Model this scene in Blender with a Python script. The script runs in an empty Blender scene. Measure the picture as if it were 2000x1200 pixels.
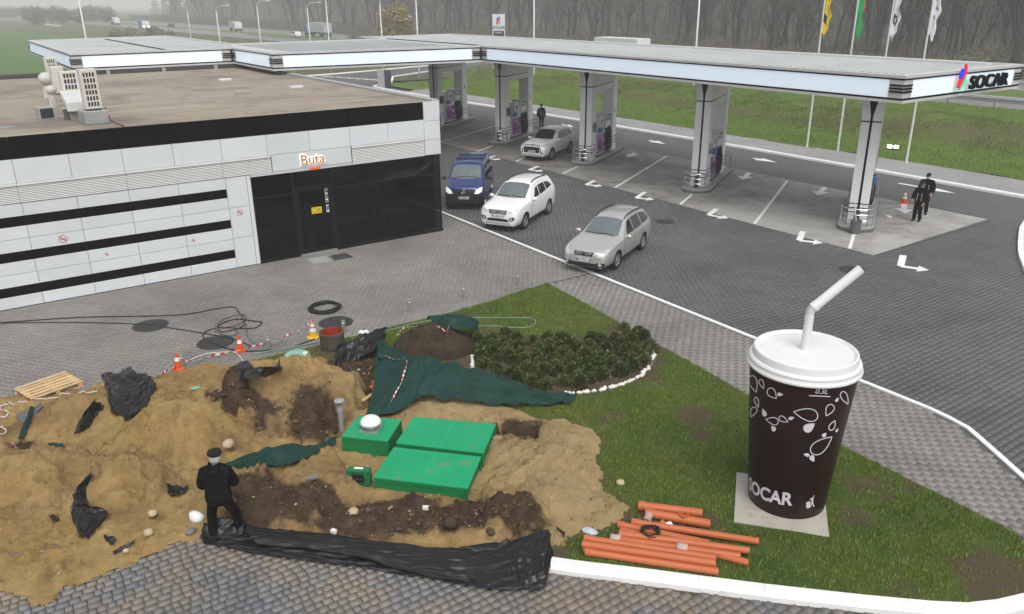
import bpy, bmesh, math, random
import numpy as np
from math import sin, cos, pi, radians, sqrt, atan2, hypot, exp
from mathutils import Vector, Matrix, geometry
from mathutils.bvhtree import BVHTree
random.seed(11); RNG = np.random.default_rng(5)
S = bpy.context.scene
COL = S.collection
# ------------------------------------------------------------------ camera, sky, sun, exposure
CAMH = 9.0
FPX, PITCH, ROLL, YAW = 1566.6, .36497, -.00799, -.60358
ROT = Matrix.Rotation(YAW, 3, 'Z') @ Matrix.Rotation(pi/2-PITCH, 3, 'X') @ Matrix.Rotation(ROLL, 3, 'Z')
cam = bpy.data.objects.new('camera', bpy.data.cameras.new('camera')); COL.objects.link(cam)
cam.matrix_world = Matrix.Translation((0, 0, CAMH)) @ ROT.to_4x4()
cam.data.sensor_width = 36; cam.data.sensor_fit = 'HORIZONTAL'; cam.data.lens = FPX/2000*36
cam.data.clip_start = .1; cam.data.clip_end = 6000
S.camera = cam
SUN_EL, SUN_AZ = 58, 200            # azimuth: clockwise from +Y
w = bpy.data.worlds.new('World'); S.world = w; w.use_nodes = True
wn = w.node_tree.nodes; wl = w.node_tree.links
sky = wn.new('ShaderNodeTexSky'); sky.sky_type = 'NISHITA'; sky.sun_disc = False
sky.sun_elevation = radians(SUN_EL); sky.sun_rotation = radians(SUN_AZ); sky.air_density = 1.2; sky.dust_density = 4.0; sky.ozone_density = 1
hs = wn.new('ShaderNodeHueSaturation'); hs.inputs['Saturation'].default_value = .22
wl.new(sky.outputs[0], hs.inputs['Color']); wl.new(hs.outputs[0], wn['Background'].inputs[0])
wn['Background'].inputs[1].default_value = .15
sl = bpy.data.lights.new('sun', 'SUN'); sl.energy = 1.35; sl.angle = radians(50); sl.color = (1, .97, .93)
so = bpy.data.objects.new('sun', sl); COL.objects.link(so)
so.rotation_euler = (radians(90-SUN_EL), 0, radians(180-SUN_AZ))
S.view_settings.view_transform = 'Standard'; S.view_settings.look = 'None'
S.view_settings.gamma = 1; S.view_settings.use_curve_mapping = False
S.view_settings.exposure = .22
S.render.engine = 'CYCLES'
S.cycles.volume_bounces = 4; S.cycles.max_bounces = 8

def G(px, py, z=0.0):
    """point of the photograph (2000 x 1200) -> the place it shows at height z"""
    d = ROT @ Vector(((px-1000)/FPX, -(py-600)/FPX, -1))
    t = (CAMH-z)/-d.z
    return Vector((d.x*t, d.y*t, z))
def ray(px, py): return ROT @ Vector(((px-1000)/FPX, -(py-600)/FPX, -1))

# ------------------------------------------------------------------ materials
MATS = {}
class NT:
    def __init__(s, name):
        s.m = bpy.data.materials.new(name); s.m.use_nodes = True
        s.t = s.m.node_tree; s.n = s.t.nodes; s.b = s.n['Principled BSDF']
    def add(s, typ, **kw):
        n = s.n.new(typ)
        for k, v in kw.items(): setattr(n, k, v)
        return n
    def link(s, a, b): s.t.links.new(a, b)
    def math(s, op, a, b=None, clamp=False):
        n = s.add('ShaderNodeMath', operation=op); n.use_clamp = clamp
        for i, v in enumerate((a, b)):
            if v is None: continue
            if isinstance(v, (int, float)): n.inputs[i].default_value = v
            else: s.link(v, n.inputs[i])
        return n.outputs[0]
    def coord(s, world=True):
        if world: return s.add('ShaderNodeNewGeometry').outputs['Position']
        return s.add('ShaderNodeTexCoord').outputs['Object']
    def noise(s, co, scale, detail=4, rough=.6, dist=0):
        n = s.add('ShaderNodeTexNoise'); n.inputs['Scale'].default_value = scale
        n.inputs['Detail'].default_value = detail; n.inputs['Roughness'].default_value = rough
        n.inputs['Distortion'].default_value = dist
        s.link(co, n.inputs['Vector']); return n.outputs['Fac']
    def ramp(s, f, a, b, smooth=False):
        n = s.add('ShaderNodeMapRange'); n.inputs[1].default_value = a; n.inputs[2].default_value = b
        if smooth: n.interpolation_type = 'SMOOTHSTEP'
        s.link(f, n.inputs[0]); return n.outputs[0]
    def mix(s, f, a, b):
        n = s.add('ShaderNodeMix', data_type='RGBA')
        for i, v in ((0, f), (6, a), (7, b)):
            if isinstance(v, (int, float)): n.inputs[i].default_value = v
            elif isinstance(v, tuple): n.inputs[i].default_value = v if len(v) == 4 else v+(1,)
            else: s.link(v, n.inputs[i])
        return n.outputs[2]
    def scale(s, c, f):
        n = s.add('ShaderNodeMix', data_type='RGBA', blend_type='MULTIPLY'); n.inputs[0].default_value = 1
        if isinstance(c, tuple): n.inputs[6].default_value = c if len(c) == 4 else c+(1,)
        else: s.link(c, n.inputs[6])
        s.link(f, n.inputs[7]); return n.outputs[2]
    def bump(s, h, strength, dist=.02):
        n = s.add('ShaderNodeBump'); n.inputs['Strength'].default_value = strength; n.inputs['Distance'].default_value = dist
        s.link(h, n.inputs['Height']); s.link(n.outputs[0], s.b.inputs['Normal'])

def mat(name, col=(.5, .5, .5), rough=.55, metal=0., var=.12, vs=2., col2=None, c2=(.5, .7), c2s=1.2, bump=0., bs=40., isl=0., emit=0., ecol=None,
        coat=0., world=True, spec=.34, fine=0.):
    if name in MATS: return MATS[name]
    k = NT(name); b = k.b
    b.inputs['Roughness'].default_value = rough; b.inputs['Metallic'].default_value = metal
    b.inputs['Specular IOR Level'].default_value = spec
    co = k.coord(world)
    c = tuple(col)+(1,)
    if col2 is not None:
        c = k.mix(k.ramp(k.noise(co, c2s, 5, .65), c2[0], c2[1]), c, tuple(col2)+(1,))
    f = None
    if var: f = k.ramp(k.noise(co, vs, 5, .65), 0, 1); f = k.math('ADD', k.math('MULTIPLY', f, 2*var*1.6), 1-var*1.6)
    if fine:
        g = k.math('ADD', k.math('MULTIPLY', k.noise(co, vs*14, 3, .7), 2*fine), 1-fine); f = g if f is None else k.math('MULTIPLY', f, g)
    if isl:
        r = k.math('ADD', k.add('ShaderNodeNewGeometry').outputs['Random Per Island'], k.add('ShaderNodeObjectInfo').outputs['Random'])
        r = k.math('FRACT', r); r = k.math('ADD', k.math('MULTIPLY', r, 2*isl), 1-isl)
        f = r if f is None else k.math('MULTIPLY', f, r)
    if f is not None: c = k.scale(c, f)
    if isinstance(c, tuple): b.inputs['Base Color'].default_value = c
    else: k.link(c, b.inputs['Base Color'])
    if bump: k.bump(k.noise(co, bs, 5, .7), bump)
    if coat: b.inputs['Coat Weight'].default_value = coat; b.inputs['Coat Roughness'].default_value = .06
    if emit:
        b.inputs['Emission Color'].default_value = tuple(ecol or col)+(1,); b.inputs['Emission Strength'].default_value = emit
    MATS[name] = k.m
    return k.m

# ------------------------------------------------------------------ numpy noise
def _h(i, j, s):
    v = np.sin(i*127.1+j*311.7+s*74.7)*43758.5453
    return v-np.floor(v)
def vn(x, y, s=0):
    x = np.asarray(x, float); y = np.asarray(y, float)
    i = np.floor(x); j = np.floor(y); u = x-i; v = y-j
    u = u*u*(3-2*u); v = v*v*(3-2*v)
    return (_h(i, j, s)*(1-u)+_h(i+1, j, s)*u)*(1-v)+(_h(i, j+1, s)*(1-u)+_h(i+1, j+1, s)*u)*v
def fbm(x, y, s=0, o=4, g=.5):
    t = 0; a = 1; n = 0
    for k in range(o):
        t = t+a*vn(np.asarray(x)*2**k, np.asarray(y)*2**k, s+k*13); n += a; a *= g
    return t/n
def sstep(a, b, x):
    t = np.clip((x-a)/(b-a), 0, 1); return t*t*(3-2*t)
def inpoly(x, y, P):
    x = np.asarray(x, float); y = np.asarray(y, float); r = np.zeros(x.shape, bool)
    n = len(P)
    for i in range(n):
        x0, y0 = P[i][:2]; x1, y1 = P[(i+1) % n][:2]
        if y0 == y1: continue
        c = ((y0 > y) != (y1 > y)) & (x < (x1-x0)*(y-y0)/(y1-y0)+x0)
        r ^= c
    return r
def pdist(x, y, P, closed=True):
    d = np.full(np.shape(x), 1e9); n = len(P)
    for i in range(n if closed else n-1):
        a = np.array(P[i][:2]); b = np.array(P[(i+1) % n][:2]); e = b-a; L = max(e@e, 1e-9)
        t = np.clip(((x-a[0])*e[0]+(y-a[1])*e[1])/L, 0, 1)
        d = np.minimum(d, np.hypot(x-a[0]-t*e[0], y-a[1]-t*e[1]))
    return d
def catmull(P, n):
    P = [Vector(p) for p in P]; out = []
    m = len(P)-1
    for k in range(n+1):
        s = k/n*m; i = min(int(s), m-1); t = s-i
        p0 = P[max(i-1, 0)]; p1 = P[i]; p2 = P[i+1]; p3 = P[min(i+2, m)]
        out.append(.5*((2*p1)+(p2-p0)*t+(2*p0-5*p1+4*p2-p3)*t*t+(3*p1-p0-3*p2+p3)*t**3))
    return out

# ------------------------------------------------------------------ meshes and objects
class MB:
    def __init__(s): s.v = []; s.f = []; s.m = []
    def add(s, vs, fs, mi=0, M=None):
        o = len(s.v)
        s.v += [tuple(M @ Vector(p)) if M else tuple(p) for p in vs]
        for f in fs: s.f.append(tuple(i+o for i in f)); s.m.append(mi)
        return s
    def box(s, x0, x1, y0, y1, z0, z1, mi=0, M=None):
        return s.add([(x0, y0, z0), (x1, y0, z0), (x1, y1, z0), (x0, y1, z0), (x0, y0, z1), (x1, y0, z1), (x1, y1, z1), (x0, y1, z1)],
                     [(0, 3, 2, 1), (4, 5, 6, 7), (0, 1, 5, 4), (1, 2, 6, 5), (2, 3, 7, 6), (3, 0, 4, 7)], mi, M)
    def tube(s, P, r, n=8, mi=0, caps=True, M=None):
        P = [Vector(p) for p in P]; rs = r if isinstance(r, (list, tuple)) else [r]*len(P)
        vs = []; fs = []; up = Vector((0, 0, 1)); prev = None
        for i, p in enumerate(P):
            t = (P[min(i+1, len(P)-1)]-P[max(i-1, 0)]).normalized()
            if prev is None:
                a = t.cross(up if abs(t.z) < .95 else Vector((1, 0, 0))).normalized()
            else:
                a = (prev-t*prev.dot(t)).normalized()
            prev = a; b = t.cross(a)
            for k in range(n):
                q = 2*pi*k/n; vs.append(p+(a*cos(q)+b*sin(q))*rs[i])
        for i in range(len(P)-1):
            for k in range(n):
                fs.append((i*n+k, i*n+(k+1) % n, (i+1)*n+(k+1) % n, (i+1)*n+k))
        if caps: fs.append(tuple(range(n))[::-1]); fs.append(tuple((len(P)-1)*n+k for k in range(n)))
        return s.add(vs, fs, mi, M)
    def lathe(s, prof, n=24, c=(0, 0, 0), mi=0, M=None, caps=(True, True)):
        vs = []; fs = []
        for r, z in prof:
            for k in range(n):
                q = 2*pi*k/n; vs.append((c[0]+r*cos(q), c[1]+r*sin(q), c[2]+z))
        for i in range(len(prof)-1):
            for k in range(n):
                fs.append((i*n+k, i*n+(k+1) % n, (i+1)*n+(k+1) % n, (i+1)*n+k))
        if caps[0] and prof[0][0] > 1e-4: fs.append(tuple(range(n))[::-1])
        if caps[1] and prof[-1][0] > 1e-4: fs.append(tuple((len(prof)-1)*n+k for k in range(n)))
        return s.add(vs, fs, mi, M)
    def prism(s, poly, z0, z1, mi=0, M=None):
        n = len(poly)
        a = sum(poly[i][0]*poly[(i+1) % n][1]-poly[(i+1) % n][0]*poly[i][1] for i in range(n))
        if a < 0: poly = poly[::-1]
        vs = [(p[0], p[1], z0) for p in poly]+[(p[0], p[1], z1) for p in poly]
        fs = [tuple(range(n))[::-1], tuple(range(n, 2*n))]+[(i, (i+1) % n, n+(i+1) % n, n+i) for i in range(n)]
        return s.add(vs, fs, mi, M)
    def build(s, name, mats, parent=None, smooth=False, bevel=0., loc=None, rz=0., angle=None):
        me = bpy.data.meshes.new(name); me.from_pydata(s.v, [], s.f)
        if not isinstance(mats, (list, tuple)): mats = [mats]
        for m in mats: me.materials.append(m)
        if len(mats) > 1: me.polygons.foreach_set('material_index', s.m)
        return link(name, me, parent, smooth, bevel, loc, rz, angle)
def link(name, me, parent=None, smooth=False, bevel=0., loc=None, rz=0., angle=None):
    me.update()
    if smooth: me.shade_smooth()
    if angle: me.set_sharp_from_angle(angle=radians(angle))
    o = bpy.data.objects.new(name, me); COL.objects.link(o)
    if parent: o.parent = parent
    if loc is not None: o.location = loc
    o.rotation_euler.z = rz
    if bevel:
        b = o.modifiers.new('bevel', 'BEVEL'); b.width = bevel; b.segments = 2; b.limit_method = 'ANGLE'; b.angle_limit = radians(40)
    return o
def tag(o, label=None, cat=None, group=None, kind=None):
    if label: o['label'] = label
    if cat: o['category'] = cat
    if group: o['group'] = group
    if kind: o['kind'] = kind
    return o
def thing(name, label, cat, loc=(0, 0, 0), rz=0., group=None):
    o = bpy.data.objects.new(name, None); COL.objects.link(o); o.empty_display_size = .1
    o.location = loc; o.rotation_euler.z = rz
    return tag(o, label, cat, group)
def struct(o): o['kind'] = 'structure'; return o
def kids(o): return [c for c in bpy.data.objects if c.parent == o]
def copy_tree(o, parent=None, tree=None):
    c = o.copy(); COL.objects.link(c)
    if parent: c.parent = parent
    for ch in o.children: copy_tree(ch, c)
    return c
def npmesh(name, V, F, mats, parent=None, smooth=False, mi=None, attr=None):
    """V (n,3), F (m,k) numpy -> object"""
    V = np.asarray(V, np.float32); F = np.asarray(F, np.int32); k = F.shape[1]
    me = bpy.data.meshes.new(name)
    me.vertices.add(len(V)); me.vertices.foreach_set('co', V.ravel())
    me.loops.add(F.size); me.loops.foreach_set('vertex_index', F.ravel())
    me.polygons.add(len(F)); me.polygons.foreach_set('loop_start', np.arange(0, F.size, k, dtype=np.int32))
    me.polygons.foreach_set('loop_total', np.full(len(F), k, np.int32))
    for m in (mats if isinstance(mats, (list, tuple)) else [mats]): me.materials.append(m)
    if mi is not None: me.polygons.foreach_set('material_index', np.asarray(mi, np.int32))
    me.update(calc_edges=True); me.validate()
    for nm, a in (attr or {}).items():
        at = me.attributes.new(nm, 'FLOAT', 'POINT'); at.data.foreach_set('value', np.asarray(a, np.float32))
    return link(name, me, parent, smooth)
def flat(name, outer, holes, z, m, parent=None):
    loops = [[Vector((p[0], p[1], 0)) for p in L] for L in [outer]+list(holes)]
    tris = geometry.tessellate_polygon(loops)
    vs = [(p.x, p.y, z) for L in loops for p in L]
    fs = []
    for t in tris:
        a, b, c = (Vector(vs[i]) for i in t)
        fs.append(t if (b-a).cross(c-a).z > 0 else t[::-1])
    me = bpy.data.meshes.new(name); me.from_pydata(vs, [], fs); me.materials.append(m)
    return link(name, me, parent)
def textmesh(txt, size=1., extrude=.02, offset=0., shear=0., bevel=0.):
    c = bpy.data.curves.new('t', 'FONT'); c.body = txt; c.size = size; c.extrude = extrude; c.offset = offset; c.shear = shear
    c.align_x = 'CENTER'; c.align_y = 'CENTER'; c.resolution_u = 4; c.bevel_depth = bevel
    o = bpy.data.objects.new('t', c); COL.objects.link(o)
    dg = bpy.context.evaluated_depsgraph_get(); me = bpy.data.meshes.new_from_object(o.evaluated_get(dg))
    bpy.data.objects.remove(o); return me
def textobj(name, txt, m, M, parent=None, size=1., extrude=.02, offset=0., shear=0.):
    me = textmesh(txt, size, extrude, offset, shear); me.materials.clear(); me.materials.append(m); me.transform(M)
    me.name = name
    return link(name, me, parent)
def FR(o, x, y, z):   # frame matrix from origin and axes
    M = Matrix.Identity(4)
    for i, a in enumerate((x, y, z)): M.col[i][:3] = Vector(a)
    M.col[3][:3] = Vector(o); return M
# ------------------------------------------------------------------ the ground and the paving
def brickmat(name, cols, rough=.75, stain=None, stain_r=(.52, .68), sc=.5, wet=0.):
    k = NT(name); co = k.coord()
    r = k.math('FRACT', k.math('ADD', k.add('ShaderNodeNewGeometry').outputs['Random Per Island'],
                               k.add('ShaderNodeObjectInfo').outputs['Random']))
    n = k.add('ShaderNodeValToRGB'); n.color_ramp.interpolation = 'LINEAR'
    e = n.color_ramp.elements
    while len(e) < len(cols): e.new(.5)
    for i, c in enumerate(cols): e[i].position = i/(len(cols)-1); e[i].color = tuple(c)+(1,)
    k.link(r, n.inputs[0]); c = n.outputs[0]
    big = k.math('ADD', k.math('MULTIPLY', k.noise(co, .3, 6, .68, .5), 1.3), .36)
    fine = k.math('ADD', k.math('MULTIPLY', k.noise(co, 30, 3, .7), .5), .75)
    c = k.scale(c, k.math('MULTIPLY', big, fine))
    if stain:
        f = k.ramp(k.noise(co, sc, 7, .7), stain_r[0], stain_r[1])
        f = k.math('MULTIPLY', f, k.math('ADD', k.math('MULTIPLY', k.noise(co, 9, 4, .7), 1.4), -.1, True), True)
        c = k.mix(f, c, tuple(stain)+(1,))
    k.link(c, k.b.inputs['Base Color'])
    k.link(k.math('ADD', k.math('MULTIPLY', k.noise(co, 1.1, 4), .5), rough-.25), k.b.inputs['Roughness'])
    k.bump(k.noise(co, 55, 3, .7), .25, .01)
    MATS[name] = k.m; return k.m
m_cob = brickmat('cobble', [(.10, .108, .12), (.125, .132, .142), (.15, .153, .158), (.112, .12, .132)], .6, (.26, .185, .095), (.42, .66), .7)
m_walk = brickmat('walk_paver', [(.175, .166, .153), (.195, .186, .172), (.185, .175, .162), (.208, .198, .184)], .8, (.29, .235, .165), (.55, .8), .25)
m_yard = brickmat('yard_paver', [(.074, .074, .076), (.084, .084, .086), (.09, .09, .09), (.079, .079, .081)], .6, (.125, .124, .12), (.5, .66), .16)
m_joint = mat('joint', (.125, .118, .107), .9, var=.3, vs=3)
m_jointy = mat('joint_yard', (.072, .072, .073), .9, var=.15, vs=.35, col2=(.026, .026, .026), c2=(.52, .62), c2s=.22)
m_jointsand = mat('joint_sandy', (.10, .082, .052), .95, var=.3, vs=3, col2=(.035, .033, .03), c2=(.45, .6), c2s=.6)
def tarmac(name, c1, c2, sc):
    k = NT(name); co = k.coord()
    t = k.add('ShaderNodeTexBrick'); k.link(co, t.inputs['Vector'])
    t.inputs['Scale'].default_value = 1; t.inputs['Brick Width'].default_value = .24; t.inputs['Row Height'].default_value = .17
    t.inputs['Mortar Size'].default_value = .01; t.inputs['Color1'].default_value = c1+(1,); t.inputs['Color2'].default_value = c2+(1,)
    t.inputs['Mortar'].default_value = tuple(x*.55 for x in c1)+(1,)
    f = k.math('ADD', k.math('MULTIPLY', k.noise(co, .22, 6, .65), .8), .6)
    c = k.scale(t.outputs[0], k.math('MULTIPLY', f, k.math('ADD', k.math('MULTIPLY', k.noise(co, 6, 4, .8), .5), .75)))
    k.link(c, k.b.inputs['Base Color']); k.b.inputs['Roughness'].default_value = .6
    k.bump(t.outputs['Fac'], .3, -.01); MATS[name] = k.m; return k.m
m_far = tarmac('forecourt_paving', (.082, .082, .084), (.094, .094, .095), 1)
m_farwalk = tarmac('far_walk_paving', (.25, .245, .235), (.29, .285, .275), 1)
m_road = mat('highway_asphalt', (.17, .168, .165), .8, var=.12, vs=.3, fine=.15)
m_white = mat('white_paint', (.74, .74, .73), .6, var=.06, vs=3, fine=.06)
m_kerb = mat('kerb_paint', (.72, .72, .71), .65, var=.08, vs=1.5, col2=(.45, .43, .39), c2=(.60, .8), c2s=2.5, bump=.2, bs=20)

LAWN = [(15.64, 20.62), (15.45, 20.5), (12.5, 20.12), (8, 20.03), (3.0, 20.2), (.6, 20.75), (-6, 21.3), (-6, 20.9), (-.8, 16.45), (2.3, 13.55)]
KIN = [G(x, y, .12) for x, y in ((1080, 1089), (1250, 1109), (1500, 1141), (1700, 1163), (1850, 1176), (1905, 1177), (1962, 1168), (2000, 1158))]
KIN = KIN+[Vector((13.55, 4.0, .12)), Vector((14.2, 4.75, .12))]
LAWN += [(p.x, p.y) for p in KIN]
LAWN += [(14.34, 8.4), (14.5, 10.43), (15.05, 15.16)]
LAWN = [tuple(p) for p in LAWN]
YK = [(17.66, 52), (17.62, 31), (17.52, 20), (17.47, 12), (17.44, 8.0), (17.25, 7.2), (16.2, 5.6), (14.2, 2.6)]   # white kerb line beside the yard

base = struct(flat('forecourt', [(-42, -30), (41.7, -30), (41.7, 92), (-42, 92)], [LAWN], -.03, m_far))
PAD = [(27.4, 15.95), (36.1, 16.1), (36.1, 66), (27.2, 66)]
m_pad = None
def padmat():
    k = NT('pad_concrete'); co = k.coord()
    c = k.mix(k.ramp(k.noise(co, .45, 6, .65), .35, .75), (.34, .332, .312, 1), (.415, .408, .388, 1))
    st = k.math('MULTIPLY', k.ramp(k.noise(co, .3, 6, .7, .6), .42, .6), k.ramp(k.noise(co, 1.7, 5, .7), .3, .6), True)
    # the pump bays farther along are more stained by oil and tyres
    sep = k.add('ShaderNodeSeparateXYZ'); k.link(co, sep.inputs[0])
    far = k.ramp(sep.outputs[1], 18, 42); st = k.math('MULTIPLY', st, k.math('ADD', k.math('MULTIPLY', far, .5), .55), True)
    c = k.mix(st, c, (.062, .05, .038, 1))
    c = k.mix(k.math('MULTIPLY', far, .55), c, (.085, .073, .06, 1))
    c = k.mix(k.math('MULTIPLY', k.ramp(k.noise(co, .9, 6, .75), .6, .68), .5), c, (.04, .038, .035, 1))
    c = k.scale(c, k.math('ADD', k.math('MULTIPLY', k.noise(co, 12, 4, .75), .4), .8))
    k.link(c, k.b.inputs['Base Color']); k.b.inputs['Roughness'].default_value = .7
    return k.m
m_pad = padmat()
struct(MB().prism(PAD, -.028, .004).build('concrete_pad', m_pad))

def in_view(x, y, mx=30):
    P = np.stack([x, y, np.full_like(x, -CAMH)], 1) @ np.array(ROT)
    u = 1000+FPX*P[:, 0]/-P[:, 2]; v = 600-FPX*P[:, 1]/-P[:, 2]
    return (P[:, 2] < 0) & (u > -mx) & (u < 2000+mx) & (v > -mx) & (v < 1200+mx)
SAND_PX = [(-60, 790), (30, 770), (90, 752), (150, 762), (205, 738), (290, 742), (345, 722), (400, 708), (450, 712), (485, 716), (560, 722), (600, 705), (655, 705), (700, 690), (745, 700),
           (850, 765), (930, 800), (1040, 815), (1100, 815), (1165, 860), (1190, 960), (1228, 1005), (1212, 1035), (1140, 1062), (1088, 1094), (1062, 1100), (960, 1092), (800, 1080), (640, 1066), (470, 1054), (400, 1054), (330, 1068),
           (200, 1128), (100, 1172), (0, 1166), (-250, 1150), (-300, 900)]
SAND = [tuple(G(x, y)[:2]) for x, y in SAND_PX]
def brick_field(name, poly, along, rw, lens, m, mj, cover=(), gap=.0065, npart=300, piece='paver', z=0., depth=.012, zj=.0008, excl=()):
    """rows of single bricks; the 300 that show largest are parts, the rest one joined part"""
    bed = struct(flat(name, poly, [], z-depth, mj))
    P = np.array(poly); x0, y0 = P.min(0)-.5; x1, y1 = P.max(0)+.5
    if along == 'y': x0, y0, x1, y1 = y0, x0, y1, x1
    C = []; j = 0; yy = y0
    while yy < y1:
        xx = x0-(RNG.random()*.2 if len(lens) > 1 else (j % 2)*(lens[0]+gap)/2+RNG.normal(0, .006)); j += 1
        n = int((x1-x0)/min(lens))+3
        L = RNG.choice(lens, n); e = xx+np.concatenate([[0], np.cumsum(L+gap)])
        c = e[:-1]+L/2; k = c < x1
        C.append(np.stack([c[k], np.full(k.sum(), yy+rw/2), L[k]], 1)); yy += rw+gap
    C = np.concatenate(C)
    X, Y = (C[:, 0], C[:, 1]) if along == 'x' else (C[:, 1], C[:, 0])
    hx, hy = (C[:, 2]/2, np.full(len(C), rw/2)) if along == 'x' else (np.full(len(C), rw/2), C[:, 2]/2)
    ok = in_view(X, Y, 280) & inpoly(X, Y, poly)
    for e in excl: ok &= ~inpoly(X, Y, e)
    X, Y, hx, hy, L = X[ok], Y[ok], hx[ok], hy[ok], C[ok, 2]
    dz = RNG.normal(0, zj, len(X))
    d = np.hypot(np.hypot(X, Y), CAMH)
    vis = in_view(X, Y, -12)
    for c in cover: vis &= ~inpoly(X, Y, c)
    d = np.where(vis, d, 1e6); order = np.argsort(d); part = np.zeros(len(X), bool)
    part[order[:npart]] = True; part &= vis
    T = np.array([(-1, -1, 0), (1, -1, 0), (1, 1, 0), (-1, 1, 0)]*2, float)
    FQ = np.array([(4, 5, 6, 7), (0, 1, 5, 4), (1, 2, 6, 5), (2, 3, 7, 6), (3, 0, 4, 7)])
    def geo(x, y, hx, hy, zt):
        n = len(x); V = np.zeros((n, 8, 3))
        ins = np.where(np.arange(8) > 3, .003, 0)
        V[:, :, 0] = x[:, None]+T[None, :, 0]*(hx[:, None]-ins); V[:, :, 1] = y[:, None]+T[None, :, 1]*(hy[:, None]-ins)
        V[:, 4:, 2] = zt[:, None]; V[:, :4, 2] = -depth-.004
        jit = RNG.normal(0, .0016, (n, 8, 2)); jit[:, :4] = jit[:, 4:]; V[:, :, :2] += jit
        V[:, 4:, 2] += RNG.normal(0, zj*.4, (n, 4))
        F = (np.arange(n)*8)[:, None, None]+FQ[None]
        return V.reshape(-1, 3), F.reshape(-1, 4)
    r = ~part
    V, F = geo(X[r], Y[r], hx[r], hy[r], dz[r]); V[:, 2] += z
    o = npmesh(piece+'_courses', V, F, m, bed); o['kind'] = 'stuff'
    protos = {}
    for i in np.nonzero(part)[0]:
        key = (round(float(L[i]), 3), int(RNG.integers(3)))
        if key not in protos:
            a = np.array([0.]); V, F = geo(a, a, hx[i:i+1], hy[i:i+1], a)
            o = npmesh(piece, V, F, m, bed); protos[key] = o
        else:
            o = protos[key].copy(); COL.objects.link(o)
        o.location = (X[i], Y[i], z+dz[i])
    return bed
MAINSHEET_PX = [(395, 1050), (470, 1030), (800, 1050), (1080, 1040), (1082, 1100), (1060, 1150), (1010, 1160), (900, 1140), (700, 1112), (520, 1085), (400, 1065)]
MAINSHEET = [tuple(G(x, y)[:2]) for x, y in MAINSHEET_PX]
KOUT = []
for i, p in enumerate(KIN):
    t = (KIN[min(i+1, len(KIN)-1)]-KIN[max(i-1, 0)]); n = Vector((t.y, -t.x, 0)).normalized(); KOUT.append(p+n*.27)
ROADP = [(-5.5, 20.9), (-1.0, 16.3), (2.2, 13.35), (6.9, 8.72)]+[(p.x, p.y) for p in KOUT[1:8]]+[(14.2, 3.0), (11, -1), (-5, 9)]
brick_field('cobbled_road', ROADP, 'x', .135, (.11, .15, .19), m_cob, m_jointsand, (SAND, MAINSHEET), piece='cobble', zj=.0018, gap=.013, depth=.016)
WALKR = [(15.62, 20.5), (15.04, 15.16), (14.49, 10.43), (14.33, 8.4), (14.21, 4.7), (14.0, 2.9), (16.1, 5.72), (17.2, 7.35), (17.33, 8), (17.37, 12), (17.4, 20.5)]
brick_field('walkway', WALKR, 'y', .15, (.26,), m_walk, m_joint, (), piece='paver')
SHOPW = [(-7, 21.3), (.6, 20.8), (3, 20.24), (8, 20.08), (12.5, 20.17), (15.4, 20.55), (17.4, 20.53), (17.5, 31), (17.54, 48), (16.3, 48), (16.3, 28.5), (-7, 28.5)]
brick_field('shop_pavement', SHOPW, 'x', .14, (.21,), m_walk, m_joint, (SAND,), piece='paver')
YARDP = [(17.75, 34), (17.62, 20), (17.57, 12), (17.52, 7.95), (17.3, 7.1), (16.35, 5.6), (14.4, 2.6), (24, 4), (36, 10), (36.1, 15.9), (27.37, 15.9), (27.25, 34)]
brick_field('yard_paving', YARDP, 'x', .165, (.23,), m_yard, m_jointy, (), piece='paver')

def kerb_run(name, pts, w, h, m, L=1.0, slope=.04, side=1, parent=None, part='kerb_stone', z0=-.03):
    """kerb stones laid end to end along a line; each stone a part"""
    root = struct(thing(name, None, None)) if parent is None else parent
    P = [Vector((p[0], p[1], 0)) for p in pts]
    # resample
    acc = [0]
    for a, b in zip(P, P[1:]): acc.append(acc[-1]+(b-a).length)
    n = max(1, round(acc[-1]/L))
    def at(s):
        for i in range(len(P)-1):
            if s <= acc[i+1]+1e-9:
                t = (s-acc[i])/max(acc[i+1]-acc[i], 1e-9); return P[i].lerp(P[i+1], t)
        return P[-1]
    for k in range(n):
        s0, s1 = acc[-1]*k/n+.0012, acc[-1]*(k+1)/n-.0012
        Q = [at(s0+(s1-s0)*t/2) for t in range(3)]
        vs = []
        for i, q in enumerate(Q):
            t = (at(min(s0+(s1-s0)*i/2+.05, acc[-1]))-at(max(s0+(s1-s0)*i/2-.05, 0))).normalized(); nn = Vector((t.y, -t.x, 0))*side
            dzz = random.gauss(0, .0008)
            vs += [q+Vector((0, 0, z0)), q+Vector((0, 0, h+dzz)), q+nn*(w-slope)+Vector((0, 0, h+dzz)), q+nn*(w-.01)+Vector((0, 0, h*.62)), q+nn*w+Vector((0, 0, z0))]
        fs = []
        for i in range(2):
            for j in range(4): fs.append((i*5+j, i*5+j+1, (i+1)*5+j+1, (i+1)*5+j))
        fs += [(4, 3, 2, 1, 0), (10, 11, 12, 13, 14)]
        if side < 0: fs = [f[::-1] for f in fs]
        MB().add(vs, fs).build(part, m, root)
    return root
kerb_run('road_kerb', [(6.55, 9.42)]+[(p.x, p.y) for p in KIN[:-1]], .27, .12, m_kerb, 1.0, .06)
kerb_run('yard_kerb', [(17.5+(p[0]-17.5), p[1]) for p in YK], .13, .025, m_white, 1.0, .01, -1, z0=-.02)
RK = [(37.9, 15.0), (36.9, 14.95), (36.3, 14.75), (35.5, 14.5), (34.8, 14.2), (33.2, 13.5), (31.6, 12.75), (29.6, 11.6), (27, 10)]
kerb_run('right_kerb', RK, .22, .12, m_kerb, 1.0, .04, -1)
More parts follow.
